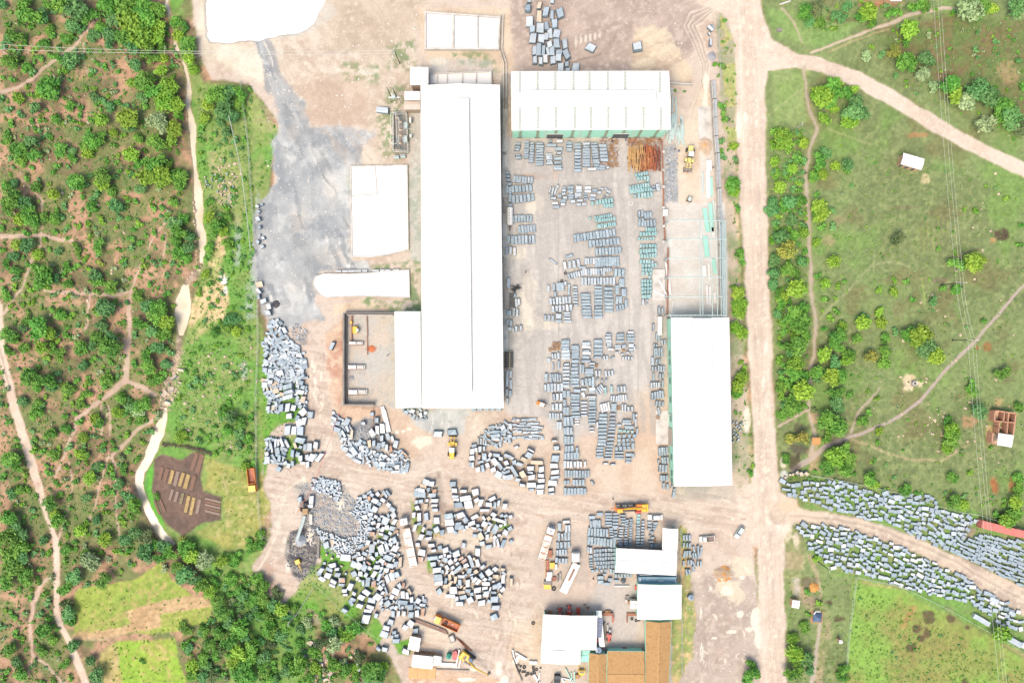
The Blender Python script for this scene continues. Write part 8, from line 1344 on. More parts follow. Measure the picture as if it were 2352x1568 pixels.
r_ = local('conveyor', *T(1, 3)(418, 140), -60, 230, 1); tag(r_, 'sloping grey belt conveyor dropping chippings onto a round heap', 'conveyor'); mb = MB(); strip(mb, [(-3.9, -.38, .9), (-3.9, .38, .9), (4.0, .38, 3.0), (4.0, -.38, 3.0)], .15); mb.obj('belt', M_STEEL, r_); [(lambda mb: (mb.tube((-3.9, s * .45, .95), (4.0, s * .45, 3.05), .07, 5), mb.obj('side_rail', M_CON, r_)))(MB()) for s in (-1, 1)]; [(lambda mb: (mb.tube((2.4, s * .4, 0), (2.4, s * .4, 2.6), .07, 5), mb.obj('leg', M_COND, r_)))(MB()) for s in (-1, 1)]
def heap(name, label, u, v, r, h, m, n=20, cat='heap', sx=1):
    rr = random.Random(int(u * 7 + v)); vs = [(0, 0, h)]; fs = []; k = 6
    for j in range(1, k + 1):
        for i in range(n): a = 2 * math.pi * i / n; q = r * j / k * (1 + rr.uniform(-.17, .17)); vs.append((q * math.cos(a) * sx, q * math.sin(a), h * (1 - (j / k)) ** 1.1 + rr.uniform(-.03, .05) * h - (.1 if j == k else 0)))
    for i in range(n): fs.append((0, 1 + i, 1 + (i + 1) % n))
    for j in range(k - 1):
        for i in range(n): fs.append((1 + j * n + i, 1 + (j + 1) * n + i, 1 + (j + 1) * n + (i + 1) % n, 1 + j * n + (i + 1) % n))
    mb = MB(); mb.add(vs, fs); o = mb.obj(name, m, smooth=True); o.location = W(u, v); tag(o, label, cat)
heap('gravel_heap', 'round heap of blue-grey chippings under the conveyor', *T(1, 3)(408, 255), 2.0, 1.6, mat('blue_chippings', (176, 186, 198), .9, .2, 4))
heap('soil_heap', 'brown soil heap in the muddy side lot', *T(2, 3)(1943, 565), 2.9, .8, mat('brown_soil', (206, 158, 104), .95, .2, 2, stain=(176, 126, 80)), sx=1.1); heap('sand_heap', 'orange sand heap on the concrete strip by the boundary wall', *T(2, 0)(1765, 1335), 2.0, .7, mat('orange_sand', (228, 182, 134), .95, .12, 2)); heap('soil_heap', 'small orange soil heap beside the burnt roadside patch in the lower right', *T(3, 3)(425, 690), 1.7, .7, mat('ochre_soil', (214, 160, 88), .95, .15, 2)); heap('rubble_heap', 'orange rubble heap inside the workshop bay', *T(1, 2)(1065, 65), 1.3, .3, mat('brick_rubble', (212, 128, 86), .95, .3, 4)); heap('gravel_heap', 'dark chippings heap beside the northeast wire fence', *T(2, 0)(1835, 520), 1.6, .6, mat('slate_chips', (170, 174, 180), .9, .25, 4)); heap('ash_heap', 'black ash heap on the grey slurry', *T(1, 1)(188, 1225), 1.4, .5, mat('black_ash', (88, 88, 94), .95, .2, 3)); heap('gravel_heap', 'grey gravel heap in the south of the workshop bay', *T(1, 2)(878, 338), 1.1, .4, mat('slate_chips', (170, 174, 180)))
r_ = local('rock_drill', *T(1, 3)(385, 460), 30, 80, 1); tag(r_, 'yellow rock drill with long arm on the black chippings', 'rock drill'); part('body', r_, M_YEL, (-1.0, .5, -.8, .8, .5, 1.4), c=.15); mb = MB(); mb.tube((.4, 0, 1.2), (3.3, 0, .6), .17, 5, r2=.1); mb.obj('drill_arm', M_YEL, r_); [part('track', r_, M_BLK, (-1.0, .5, s * .75 - .15, s * .75 + .15, .05, .5)) for s in (-1, 1)]
o = pl(1, 3, 575, 215, 568, 425, 22, 'steel_ramp', .1, .7, M_COND, '', 'beam', label='long grey steel ramp east of the black chippings')
# white lettered plank by the walled bay
r_ = local('painted_beam', *T(1, 2)(1190, 715), 1160 - 1215, 600 - 830, .8); tag(r_, 'long white beam marked FHH beside the upper granite heap', 'beam'); part('beam', r_, M_WHT, (-4.3, 3.0, -.75, .75, .1, .7), (3.0, 4.4, -.45, .7, .1, .66), c=.03); mb = MB()
def bars(mb, x, y, s, L): [mb.box(x + a * s, x + b * s, y + c_ * s, y + d_ * s, .665, .69) for a, b, c_, d_ in L]
H_ = [(0, .12, 0, 1), (.6, .72, 0, 1), (.12, .6, .44, .56)]
bars(mb, 3.1, -.15, .5, H_); bars(mb, 3.6, -.15, .5, H_); bars(mb, 4.05, -.15, .45, [(.5, .62, 0, 1), (0, .5, .88, 1), (0.1, .22, .44, .88)]); mb.obj('painted_letters', M_DOOR, r_)
# girders, rails, scrap yard in the south
for k in range(5): pl(1, 3, 1452 + k * 4, 972 + k * 9, 1745 + k * 5, 1085 + k * 9, 7, 'steel_girder', .1, .5, M_RUST if k % 2 else M_COND, 'rusty steel girder', 'girder', 'girders stacked beside the orange tipper')
for k in range(6): pl(1, 3, 1840 + k * 9, 1150 + k * 6, 1935 + k * 10, 1255 + k * 4, 7, 'steel_rail', .1, .35, M_RUST, 'short rusty rail', 'rail', 'rusty rails and frames above the yellow excavator')
pl(1, 3, 1650, 1440, 1960, 1448, 10, 'steel_rail', .05, .3, M_COND, '', 'rail', label='long dark rail lying south of the white site cabin'); pl(1, 3, 1868, 1262, 1835, 1430, 12, 'steel_rail', .1, .7, M_WHT, '', 'beam', label='white upright beam left of the yellow excavator'); pl(1, 3, 1900, 1268, 1862, 1430, 10, 'steel_rail', .1, .6, M_WHT, '', 'beam', label='white beam touching the yellow excavator\'s left side'); pl(1, 3, 1700, 1395, 1840, 1405, 34, 'white_plank', .1, .5, M_WHT, '', 'plank', label='white plank between the site cabin and the white beams')
for k in range(4): pl(2, 3, 0 + k * 12, 1290 + k * 40, 14 + k * 26, 1350 + k * 66, 9, 'steel_channel', .1, .6, M_COND, 'long dark steel channel', 'channel', 'dark channels beside the tyre heap')
for q in [(30, 1290, 135, 1350, 16), (60, 1320, 128, 1362, 12), (5, 1262, 30, 1385, 12), (30, 1385, 60, 1325, 30)]: pl(2, 3, *q, 'white_beam', .1, .6, M_WHT, 'short white beam', 'beam', 'white beams north of the tyre heap')
for x, y in ((175, 1380), (212, 1382)): pl(2, 3, x - 16, y, x + 16, y, 28, 'white_crate', 0, .8, M_WHT, 'square white crate', 'crate', 'white crates by the tyre heap')
for q, m in [((200, 1490, 250, 1568, 20), M_WHT), ((255, 1470, 240, 1568, 12), M_WHT), ((490, 1430, 545, 1540, 8), M_AQS), ((575, 1460, 572, 1568, 9), M_AQS), ((545, 1470, 548, 1568, 8), M_AQS), ((450, 1520, 560, 1545, 10), M_WHT), ((430, 1505, 480, 1560, 16), M_WHT)]: pl(2, 3, *q, 'scrap_beam', .1, .5, m, ('white' if m is M_WHT else 'aqua') + ' scrap beam', 'scrap', 'scrap beams at the bottom edge')
c = W(*T(2, 3)(415, 1515)); r_ = empty('scrap_machine', c); tag(r_, 'black scrapped machine at the bottom edge of the photo', 'scrap machine'); part('body', r_, M_BLK, (-1.0, 1.0, -1.2, 1.2, .1, 1.4)); part('lid', r_, M_DOOR, (-.9, .9, .2, 1.3, 1.4, 1.6)); mb = MB(); mb.tube((-.8, -.9, 1), (-2.2, -1.5, .3), .12, 6); mb.obj('lever', M_BLK, r_)
c = W(*T(2, 3)(638, 1440)); r_ = empty('yellow_hopper', c); tag(r_, 'yellow steel hopper frame beside the brown-tiled house', 'hopper'); part('bin', r_, M_YEL, (-1.1, 1.0, -.9, .2, .4, 1.3)); part('bin_mouth', r_, M_COND, (-.8, .7, -.6, .0, 1.3, 1.34)); mb = MB(); mb.add([(-1.1, -.9, 1.2), (1.0, -.9, 1.2), (.2, -1.9, .6), (-.3, -1.9, .6)], [(0, 1, 2, 3)]); mb.obj('chute', M_YEL, r_); mb = MB(); [mb.tube((x, .2, 1.0), (x, 2.2, 1.2), .08, 5) for x in (-1.0, .9)]; mb.tube((-1, 1.6, 1.2), (.9, 1.9, 1.2), .07, 5); mb.obj('frame', M_YEL, r_)
o = pl(2, 3, 600, 1490, 605, 1530, 34, 'orange_bin', 0, .9, M_TIMB, '', 'bin', label='open tan bin below the yellow hopper')
for x, y, r in [(78, 1410, .42), (112, 1418, .62), (73, 1450, .4), (98, 1462, .42), (118, 1460, .42), (195, 1422, .5), (225, 1440, .52), (146, 1478, .56), (178, 1482, .48), (205, 1472, .5), (198, 1450, .45), (128, 1495, .4), (60, 1395, .3), (262, 1425, .35)]:
    u, v = T(2, 3)(x, y); mb = MB(); mb.torus((0, 0, .22), r * .72, r * .3, n=16); o = mb.obj('old_tyre', M_BLK); o.location = W(u, v); later(o, ('large ' if r > .5 else '') + 'discarded black tyre', 'tyre', 'discarded tyres', u, v)
for c_, r_0, x, y, r in [(2, 3, 194, 1014, .6), (2, 1, 490, 943, .5), (2, 1, 455, 1013, .45), (1, 2, 1779, 752, .5), (2, 3, 1100, 975, .5), (2, 3, 1140, 990, .5), (2, 3, 1165, 985, .45), (2, 3, 383, 698, .75), (2, 0, 930, 1303, .45)]:
    u, v = T(c_, r_0)(x, y); mb = MB(); mb.torus((0, 0, .25), r * .72, r * .3, n=16); o = mb.obj('old_tyre', M_BLK if (x, y) != (1779, 752) else M_WHT); o.location = W(u, v); later(o, 'lone tyre lying flat' if (x, y) != (1779, 752) else 'lone white-dusted tyre', 'tyre', 'discarded tyres', u, v)
# site cabins in the south
building('site_cabin', 'square white roof of a hut south of the granite blocks', 'cabin', [T(1, 3)(1418, 1135), T(1, 3)(1515, 1155), T(1, 3)(1495, 1280), T(1, 3)(1392, 1255)], 2.8, 'x', .1, 2, M_ROOF, M_BROWN, .2)
building('site_cabin', 'long white cabin roof near the bottom edge, west of the excavator', 'cabin', [T(1, 3)(1442, 1305), T(1, 3)(1628, 1325), T(1, 3)(1620, 1440), T(1, 3)(1428, 1420)], 2.8, 'x', .15, 3, M_ROOF, M_BROWN, .2)
building('site_cabin', 'small white box cabin attached to the long cabin\'s east end', 'cabin', [T(1, 3)(1632, 1315), T(1, 3)(1706, 1325), T(1, 3)(1700, 1405), T(1, 3)(1630, 1405)], 2.5, 'x', .1, 1, M_ROOF2, M_BROWN, .1)
for k in range(4): pl(1, 3, 1465 + k * 45, 1290 + k * 4, 1500 + k * 45, 1294 + k * 4, 24, 'timber_crate', 0, .9, M_TIMB, 'open timber crate', 'crate', 'timber crates along the long cabin')
for x0, x1 in ((1402, 1485), (1487, 1570), (1572, 1650)): pl(1, 3, x0, 1475, x1, 1478, 104, 'foundation_slab', 0, .2, mat('orange_mud_slab', (234, 186, 134), .9, .12, 1), 'orange mud-covered foundation slab', 'slab', 'foundation slabs at the bottom edge')
def drum(name, label, c_, r0, x, y, r, h, m, cat, lid=None):
    u, v = T(c_, r0)(x, y); p = W(u, v, h); p.z = 0; r_ = empty(name, p); tag(r_, label, cat); mb = MB(); mb.tube((0, 0, 0), (0, 0, h), r, 18); mb.obj('tank', m, r_); mb = MB(); mb.tube((0, 0, h), (0, 0, h + .25), r * .96, 18, r2=r * .3); l_ = mb.obj('lid', lid or m, r_); mb = MB(); mb.tube((0, 0, h + .2), (0, 0, h + .35), r * .22, 10); mb.obj('cap', M_DOOR, l_)
drum('water_tank', 'green plastic water tank west of the yellow excavator', 1, 3, 1770, 1325, .85, 1.8, mat('green_plastic', (40, 158, 134), .4, .05, 1), 'water tank'); drum('water_tank', 'round blue-grey water tank by the solar panels', 2, 3, 795, 1268, 1.0, 3.4, mat('grey_plastic', (150, 172, 196), .4, .05, 1), 'water tank'); drum('water_tank', 'silver water tank outside the east fence of the workshop', 2, 3, 1645, 785, .95, 1.6, mat('grey_plastic', (150, 172, 196)), 'water tank'); drum('cable_drum', 'round dark reel lying among slabs west of the blue container', 2, 3, 1024, 632, .8, .7, mat('dark_reel', (110, 128, 148), .5, .1, 1), 'reel', M_DOOR); drum('water_tank', 'small white tank in the tractor yard', 2, 3, 902, 1090, .4, 1.4, M_WHT, 'water tank')
c = W(*T(1, 3)(1830, 1300)); r_ = empty('red_hopper', c); tag(r_, 'faded red hopper beside the green water tank', 'hopper'); mb = MB(); mb.prism([(-.9, -1.1), (.3, -1.5), (1.0, .2), (.4, 1.6), (-.7, 1.1)], .2, 1.1); mb.obj('bin', mat('faded_red', (206, 116, 116), .6, .1, 1), r_); part('rim', r_, M_RED, (-.2, .4, -.4, .6, 1.1, 1.2))
c = W(*T(1, 3)(1803, 1150)); r_ = empty('tipping_skip', c, .4); tag(r_, 'grey steel skip at the end of the girder stack', 'skip'); part('skip_body', r_, M_COND, (-.9, .9, -1.2, 1.2, .1, 1.0)); part('skip_inside', r_, M_CON, (-.6, .6, -.9, .9, 1.0, 1.04))
for x, y, w, h, m, lab in [(372, 490, 46, 52, M_YEL, 'yellow box of machinery between the two parked lorries'), (345, 572, 50, 44, M_ROOF2, 'pale square tank south of the yellow machinery box'), (337, 612, 48, 34, M_WHT, 'white square tank south of the pale one'), (327, 648, 66, 34, M_COND, 'dark grate south of the white tank'), (325, 685, 66, 40, M_YEL, 'yellow and rust machinery pallet beside the round coil'), (403, 500, 26, 46, M_STEEL, 'blue-grey cabinet beside the yellow machinery box')]: pl(2, 3, x - w / 2, y, x + w / 2, y, h, 'machinery_box', 0, 1.2, m, '', 'machinery', label=lab)
for k, (x, y, w, h) in enumerate([(385, 610, 40, 40), (425, 605, 14, 60), (442, 600, 10, 80), (312, 520, 10, 160), (330, 520, 8, 160), (350, 382, 40, 66), (1060, 785, 30, 44), (1050, 815, 24, 30), (1075, 830, 20, 26), (1140, 692, 22, 40), (1125, 798, 40, 24), (885, 937, 90, 26), (1100, 938, 90, 26), (880, 915, 50, 20), (930, 985, 8, 60), (1058, 985, 8, 60), (800, 930, 60, 30), (450, 930, 10, 40), (350, 915, 40, 24), (610, 910, 30, 60), (700, 885, 20, 12), (668, 852, 24, 16), (880, 1060, 12, 60), (820, 1170, 76, 8), (820, 1185, 76, 8), (1035, 1255, 36, 20), (850, 1060, 12, 90)]):
    m = [M_RUST, M_COND, M_CON, M_TIMB, M_RED][k % 5] if k not in (11, 12) else M_RUST
    if k in (23, 24): m = M_RED
    pl(2, 3, x - w / 2, y, x + w / 2, y, h, 'machine_part', 0, .5 + .3 * (k % 3), m, {M_RUST: 'rusty', M_COND: 'dark grey', M_CON: 'pale grey', M_TIMB: 'tan', M_RED: 'red'}[m] + ' machine part', 'machine part', 'machine parts lying round the workshops')
r_ = local('white_pipe_roll', *T(2, 3)(1007, 672), 1, 0); mb = MB(); mb.tube((-2.4, 0, .3), (2.4, 0, .3), .28, 8); mb.obj('pipe', M_WHT, r_); tag(r_, 'long white pipe lying below the round reel', 'pipe')
# log pile
for (x0, x1, y, k) in ((1065, 1365, 1405, 0), (1065, 1365, 1515, 1)):
    u, v = T(2, 0)(1215, y); c = W(u, v); r_ = empty('log_pile', c); tag(r_, 'split-log pile by the north shed, the %s stack' % ('northern' if k == 0 else 'southern'), 'log pile', 'split-log piles'); Lm = [mat('log_tan', (232, 194, 136), .85, .2, 3, stain=(206, 158, 100)), mat('log_orange', (214, 136, 92), .85, .2, 3, stain=(190, 110, 76)), mat('log_red_brown', (150, 96, 84), .85, .2, 3, stain=(190, 130, 100))]
    for i in range(130):
        x = rb.uniform(-5.3, 5.3); fr = (x + 5.3) / 10.6 + rb.gauss(0, .08); m = Lm[0 if fr < .45 else 1 if fr < .78 else 2]; z = .1 + rb.random() * 1.0; a = rb.gauss(0, .09); L = rb.uniform(.8, 1.7); yy = rb.choice((-.9, .9)) + rb.uniform(-.25, .25)
        mb = MB(); mb.tube((x - a * L, yy - L, z), (x + a * L, yy + L, z + rb.uniform(-.1, .1)), rb.uniform(.06, .11), 5); mb.obj('log', m, r_)
heap('bark_heap', 'brown bark and log debris heap around the split logs', *T(2, 0)(1215, 1460), 4.5, .5, mat('bark_debris', (130, 96, 78), .95, .25, 3), sx=1.35, cat='debris')
# pallets and timber crates
for c_, r0, x, y in [(2, 2, 388, 25), (2, 2, 425, 25), (2, 2, 388, 65), (2, 2, 425, 62), (2, 2, 350, 75), (2, 2, 1338, 695), (2, 2, 978, 608), (2, 2, 770, 220), (2, 2, 1022, 75), (2, 0, 955, 1310), (2, 0, 915, 1345), (2, 0, 910, 1385), (2, 0, 935, 1420), (2, 0, 905, 1450), (2, 0, 945, 1465), (2, 0, 880, 1490), (2, 0, 955, 1510), (2, 0, 910, 1515), (2, 0, 860, 1460), (2, 0, 1090, 1300), (2, 0, 1130, 1285), (2, 0, 1180, 1310), (2, 0, 1240, 1300), (2, 0, 1290, 1290), (2, 0, 1155, 1325), (2, 3, 350, 380), (2, 3, 915, 232), (2, 3, 1305, 250)]:
    u, v = T(c_, r0)(x, y); r_ = empty('timber_pallet', W(u, v), rb.uniform(-.25, .25)); w = rb.uniform(.45, .65)
    for i in range(4): mb = MB(); mb.box(-w + i * w * .66 - .06, -w + i * w * .66 + .06, -w, w, .5, .56); mb.obj('slat', M_TIMB, r_)
    for y_ in (-w, 0, w): mb = MB(); mb.box(-w, w, y_ - .05, y_ + .05, .1, .5); mb.obj('bearer', M_TIMB, r_)
    later(r_, 'tan timber pallet', 'pallet', 'timber pallets about the yard', u, v)
for i in range(60):
    if i == 0: r_ = empty('timber_scrap', W(*T(2, 0)(1200, 1300))); kind(r_, 'stuff'); r_['label'] = 'x'
mb = MB()
for i in range(170):
    u, v = T(2, 0)(*(rb.choice([(rb.uniform(800, 970), rb.uniform(1270, 1540)), (rb.uniform(1060, 1370), rb.uniform(1268, 1345)), (rb.uniform(1060, 1370), rb.uniform(1268, 1345))]))); p = W(u, v); a = rb.uniform(0, 3.14); L = rb.uniform(.3, 1.0); z = rb.uniform(.1, .5); mb.tube((p.x - math.cos(a) * L, p.y - math.sin(a) * L, z), (p.x + math.cos(a) * L, p.y + math.sin(a) * L, z + .1), .06, 4)
bpy.data.objects.remove(r_); kind(tag(mb.obj('timber_scrap', M_RUST), 'loose rust-brown timber scraps under the green wall', 'timber scrap'), 'stuff')
c = W(*T(2, 1)(35, 1080)); r_ = empty('burnt_pipe_pile', c); tag(r_, 'tangled pile of blackened pipes beside the long shed', 'pipe pile')
for i in range(26): a = rb.gauss(.3, .5); L = rb.uniform(.8, 2.0); mb = MB(); mb.tube((-math.cos(a) * L, -math.sin(a) * L + rb.uniform(-1, 1), .1 + i * .03), (math.cos(a) * L, math.sin(a) * L, .2 + i * .03), .06, 5); mb.obj('pipe', M_BLK, r_)
c = W(*T(2, 1)(5, 1190)); r_ = empty('chain_rack', c); tag(r_, 'rack of dark chains and clamps below the blackened pipes', 'rack')
for i in range(9): mb = MB(); mb.box(-1.1, 1.1, -2.4 + i * .55, -2.2 + i * .55, .2, .6); mb.obj('rung', M_DOOR, r_)
c = W(*T(1, 2)(2325, 165), 1); r_ = empty('cage_rack', (c.x, c.y, 0)); tag(r_, 'tall black steel cage rack with cream bars beside the long shed', 'rack'); part('base', r_, M_BLK, (-1.3, 1.3, -2.8, 2.6, .1, .9)); [part('shelf_bar', r_, mat('cream_bar', (230, 222, 196), .5, .05, 1), (-1.0, 1.2, -2.5 + i * .72, -2.42 + i * .72, .9, 1.1)) for i in range(8)]; part('side_bar', r_, mat('cream_bar', (230, 222, 196)), (.15, .3, -2.6, 2.6, 1.1, 1.2))
u, v = T(2, 1)(1090, 302); r_ = empty('manhole', W(u, v)); tag(r_, 'square concrete manhole cover with round lid in the slab yard', 'manhole'); part('frame', r_, M_CON, (-.75, .75, -.65, .65, -.02, .1)); mb = MB(); mb.torus((0, 0, .12), .3, .07, n=14); mb.obj('lid', M_COND, r_)
for x, y, w, h, lab in [(1410, 385, 44, 60, 'white square tank beside the rusty pipe run')]: pl(2, 1, x - w / 2, y, x + w / 2, y, h, 'white_tank', 0, 1.4, M_WHT, '', 'tank', label=lab)
pl(2, 1, 1360, 1340, 1358, 1510, 38, 'white_tank', .1, 1.6, M_WHT, '', 'tank', label='long white tank trailer body beside the east shed\'s northwest corner')
for x0, y0, x1, y1, lab in [(1060, 560, 1085, 800, 'thin rusty mast lying over the upper granite heap')]: pl(1, 2, x0 + 25, y0, x1 - 15, y1 + 60, 5, 'rusty_mast', .9, 1.05, M_RUST, '', 'mast', label=lab)
# vegetable beds
f = T(0, 2); r0 = empty('vegetable_plot', W(*f(1700, 1350))); tag(r0, 'vegetable plot of brown and straw-coloured raised beds by the stream bend', 'vegetable plot'); MB_ = {'b': mat('dark_bed', (140, 112, 96), .95, .15, 2), 's': mat('straw_bed', (182, 160, 108), .95, .2, 3, stain=(204, 184, 130)), 'g': mat('grey_bed', (158, 140, 128), .95, .12, 2), 'e': mat('greenish_bed', (146, 138, 108), .95, .2, 3)}
for x0, y0, x1, y1, w, t in [(1815, 1020, 1760, 1185, 34, 'b'), (1862, 1035, 1812, 1205, 40, 'b'), (1592, 1180, 1560, 1305, 30, 's'), (1640, 1190, 1605, 1325, 30, 'g'), (1688, 1205, 1650, 1325, 30, 's'), (1735, 1218, 1700, 1350, 34, 's'), (1790, 1230, 1755, 1365, 34, 'b'), (1545, 1165, 1510, 1290, 30, 'b'), (1495, 1150, 1465, 1270, 30, 'b'), (1590, 1355, 1560, 1455, 24, 'g'), (1635, 1375, 1610, 1470, 26, 'g'), (1685, 1390, 1660, 1490, 26, 'e'), (1738, 1415, 1705, 1568, 30, 's'), (1785, 1430, 1752, 1590, 30, 's'), (1838, 1445, 1810, 1580, 30, 'g'), (1470, 1440, 1520, 1568, 20, 'b'), (1420, 1460, 1470, 1590, 20, 'b')]:
    p, q = W(*f(x0, y0)) - r0.location, W(*f(x1, y1)) - r0.location; d = (q - p); L = d.length; a = math.atan2(d.y, d.x); c_ = (p + q) / 2; mb = MB(); mb.box(-L / 2, L / 2, -w / 56, w / 56, -.1, .22, 0, Matrix.Translation((c_.x, c_.y, 0)) @ Matrix.Rotation(a, 4, 'Z')); mb.obj('raised_bed', MB_[t], r0)
for k in range(5): p, q = W(*f(1885, 1440 + k * 28)) - r0.location, W(*f(2030 - k * 2, 1475 + k * 28)) - r0.location; d = q - p; mb = MB(); c_ = (p + q) / 2; mb.box(-d.length / 2, d.length / 2, -.38, .38, -.1, .2, 0, Matrix.Translation((c_.x, c_.y, 0)) @ Matrix.Rotation(math.atan2(d.y, d.x), 4, 'Z')); mb.obj('raised_bed', MB_['b' if k % 2 else 'g'], r0)
# brush fence round the plot
mb = MB(); P0 = [f(1500, 945), f(1620, 950), f(1760, 975), f(1850, 995), f(1940, 1030)]
for a, b in zip(P0[:-1], P0[1:]):
    for i in range(46): t = rb.random(); u, v = a[0] + (b[0] - a[0]) * t, a[1] + (b[1] - a[1]) * t; p = W(u, v + rb.uniform(-2, 2)); an = rb.gauss(-.2, .7); mb.tube((p.x - math.cos(an), p.y - math.sin(an), rb.uniform(0, .5)), (p.x + math.cos(an), p.y + math.sin(an), rb.uniform(.3, 1.0)), .04, 4)
tag(mb.obj('brush_fence', mat('dead_brush', (128, 114, 100), .95, .2, 3)), 'dead-brush fence curving above the vegetable plot', 'fence')
# poles, power lines, wire fences
def pole(u, v, h, arm=1.2, m=M_POLE, label='', ax=0.0, double=False):
    r_ = empty('power_pole', W(u, v), ax); tag(r_, label, 'power pole'); mb = MB(); mb.tube((0, 0, 0), (0, 0, h), .17, 8, r2=.11); mb.obj('pole', m, r_); mb = MB(); mb.box(-.07, .07, -arm, arm, h - .5, h - .36); ar = mb.obj('crossarm', M_CON, r_)
    for y in (-arm * .9, 0, arm * .9): mb = MB(); mb.tube((0, y, h - .36), (0, y, h - .1), .07, 6); mb.obj('insulator', M_WHT, ar)
    return r_
pole(54, 142, 9, label='tarred wooden pole among bushes near the left edge'); pole(413, 144, 10, label='wooden pole carrying wires beside the stream\'s north end'); pole(918, 146, 10.5, label='wooden pole standing in the bare ground northwest of the long shed')
for (x0, y0, x1, y1, lab) in [(1195, 808, 1250, 905, 'western of two poles carrying the hung transformer'), (1248, 808, 1302, 910, 'eastern of two poles carrying the hung transformer')]: pole(*T(1, 0)(x1, y1), 9.5, label=lab)
c = W(*T(1, 0)(1262, 885), 6); r_ = empty('hung_transformer', (c.x, c.y, 0)); tag(r_, 'platform transformer slung between two poles', 'transformer'); part('platform', r_, M_WHT, (-1.8, 1.8, -.2, .2, 4.8, 5.0)); part('tank', r_, M_STEEL, (-.6, .6, -.5, .5, 5.0, 6.2)); mb = MB(); [mb.tube((-.4 + .4 * k, 0, 6.2), (-.4 + .4 * k, 0, 6.7), .08, 6) for k in range(3)]; mb.obj('insulator', M_WHT, r_); [(lambda mb: (mb.tube((x, 0, 0), (x, 0, 4.8), .1, 6), mb.obj('leg', M_POLE, r_)))(MB()) for x in (-1.5, 1.5)]
pole(2187, 781, 11, 1.8, label='tall dark pole of the meadow power line', ax=1.57); pole(2160, 655, 11, 1.8, label='dark pole of the power line beside leafy shrubs', ax=1.57)
pole(*T(3, 0)(262, 1180), 5.0, .5, M_CON, label='short white concrete post in the meadow beside the long footpath'); pole(*T(3, 3)(462, 455), 8, 1.0, label='pole by the footpath below the stone field', ax=0.2)
pole(*T(1, 3)(375, 925), 9, .8, M_CON, label='pale concrete pole on the green slope south of the crusher')
def wire(pts, h, label, sag=.8, r=.055, n=10, name='power_line'):
    mb = MB()
    for a, b in zip(pts[:-1], pts[1:]):
        p, q = W(*a, h), W(*b, h); pr = p
        for i in range(1, n + 1): t = i / n; c_ = p + (q - p) * t; c_.z = h - sag * 4 * t * (1 - t); mb.tube(pr, c_, r, 4); pr = c_
    tag(mb.obj(name, M_WIRE), label, 'cable', 'overhead wires')
wire([(-60, 100), (11, 103), (385, 117), (905, 116)], 9.4, 'northern overhead wire crossing the upper left'); wire([(-60, 112), (11, 113), (385, 122), (905, 123)], 9.4, 'southern overhead wire crossing the upper left'); wire([(905, 116), (885, 203)], 9, 'short wire dropping from the lone pole to the transformer poles')
for k, d in enumerate((-9, 1, 8)): wire([(2150 + d, -60), (2206 + d, 655), (2232 + d, 781), (2312 + d, 1640)], 10.6, ('western', 'middle', 'eastern')[k] + ' of three wires running down the east meadow', r=.035)
wire([(525, 265), (555, 400), (575, 577)], 3.5, 'thick pale cable sagging over the green bank', r=.12, sag=.4)
wire([T(1, 2)(785, 590), T(1, 2)(640, 1010), T(1, 2)(520, 1330), T(1, 2)(380, 1568)], 4, 'thin red cable strung from the walled bay to the crusher', r=.05, sag=.2); bpy.data.objects[-1 if False else [o.name for o in bpy.data.objects if o.get('label', '').startswith('thin red')][0]].data.materials[0] = M_RED
wire([T(1, 3)(30, 200), T(1, 3)(380, 520), T(1, 3)(540, 670), T(1, 3)(760, 890), T(1, 3)(1050, 1120), T(1, 3)(1420, 1400)], 5, 'thin wire crossing the green slope south of the crusher', r=.045)
def fence(label, pts, gap=3.0, h=1.7, m=M_CON):
    c = W(*pts[0]); r_ = empty('wire_fence', c); tag(r_, label, 'fence')
    for a, b in zip(pts[:-1], pts[1:]):
        p, q = W(*a) - c, W(*b) - c; L = (q - p).length; n = max(1, int(L / gap))
        for i in range(n): x = p + (q - p) * i / n; mb = MB(); mb.tube((x.x, x.y, 0), (x.x, x.y, h), .07, 5); mb.obj('fence_post', m, r_)
        for z in (.5, 1.1, h - .05): mb = MB(); mb.tube((p.x, p.y, z), (q.x, q.y, z), .035, 4); mb.obj('strand', M_WIRE, r_)
fence('long wire fence between the green bank and the works', [(555, 190), (572, 330), (582, 480), (592, 640), (595, 780), (590, 900), (591, 1060), (597, 1180), (606, 1240)], 3.5)
fence('wire fence climbing round the northeast corner of the yard', [(1648, 40), (1650, 110), (1654, 180), (1657, 210)]); fence('fence of concrete posts east of the workshop and brown roofs', [(1562, 1210), (1560, 1240), (1562, 1345), (1565, 1440), (1565, 1568)])
fence('fence above the east stone field', [T(3, 2)(390, 1225), T(3, 2)(700, 1280), T(3, 2)(1200, 1390), T(3, 2)(1740, 1560), T(3, 3)(1930, 20), T(3, 3)(2351, 160)]); fence('fence along the top of the bright green paddock', [T(3, 3)(800, 590), T(3, 3)(1200, 670), T(3, 3)(1640, 880), T(3, 3)(2000, 1080), T(3, 3)(2351, 1280)]); fence('fence down the west side of the bright green paddock', [T(3, 3)(800, 590), T(3, 3)(760, 900), T(3, 3)(720, 1250), T(3, 3)(710, 1420)])
fence('low fence on the green slope in the lower left of the works', [T(1, 3)(0, 640), T(1, 3)(180, 780), T(1, 3)(375, 940), T(1, 3)(540, 670)])
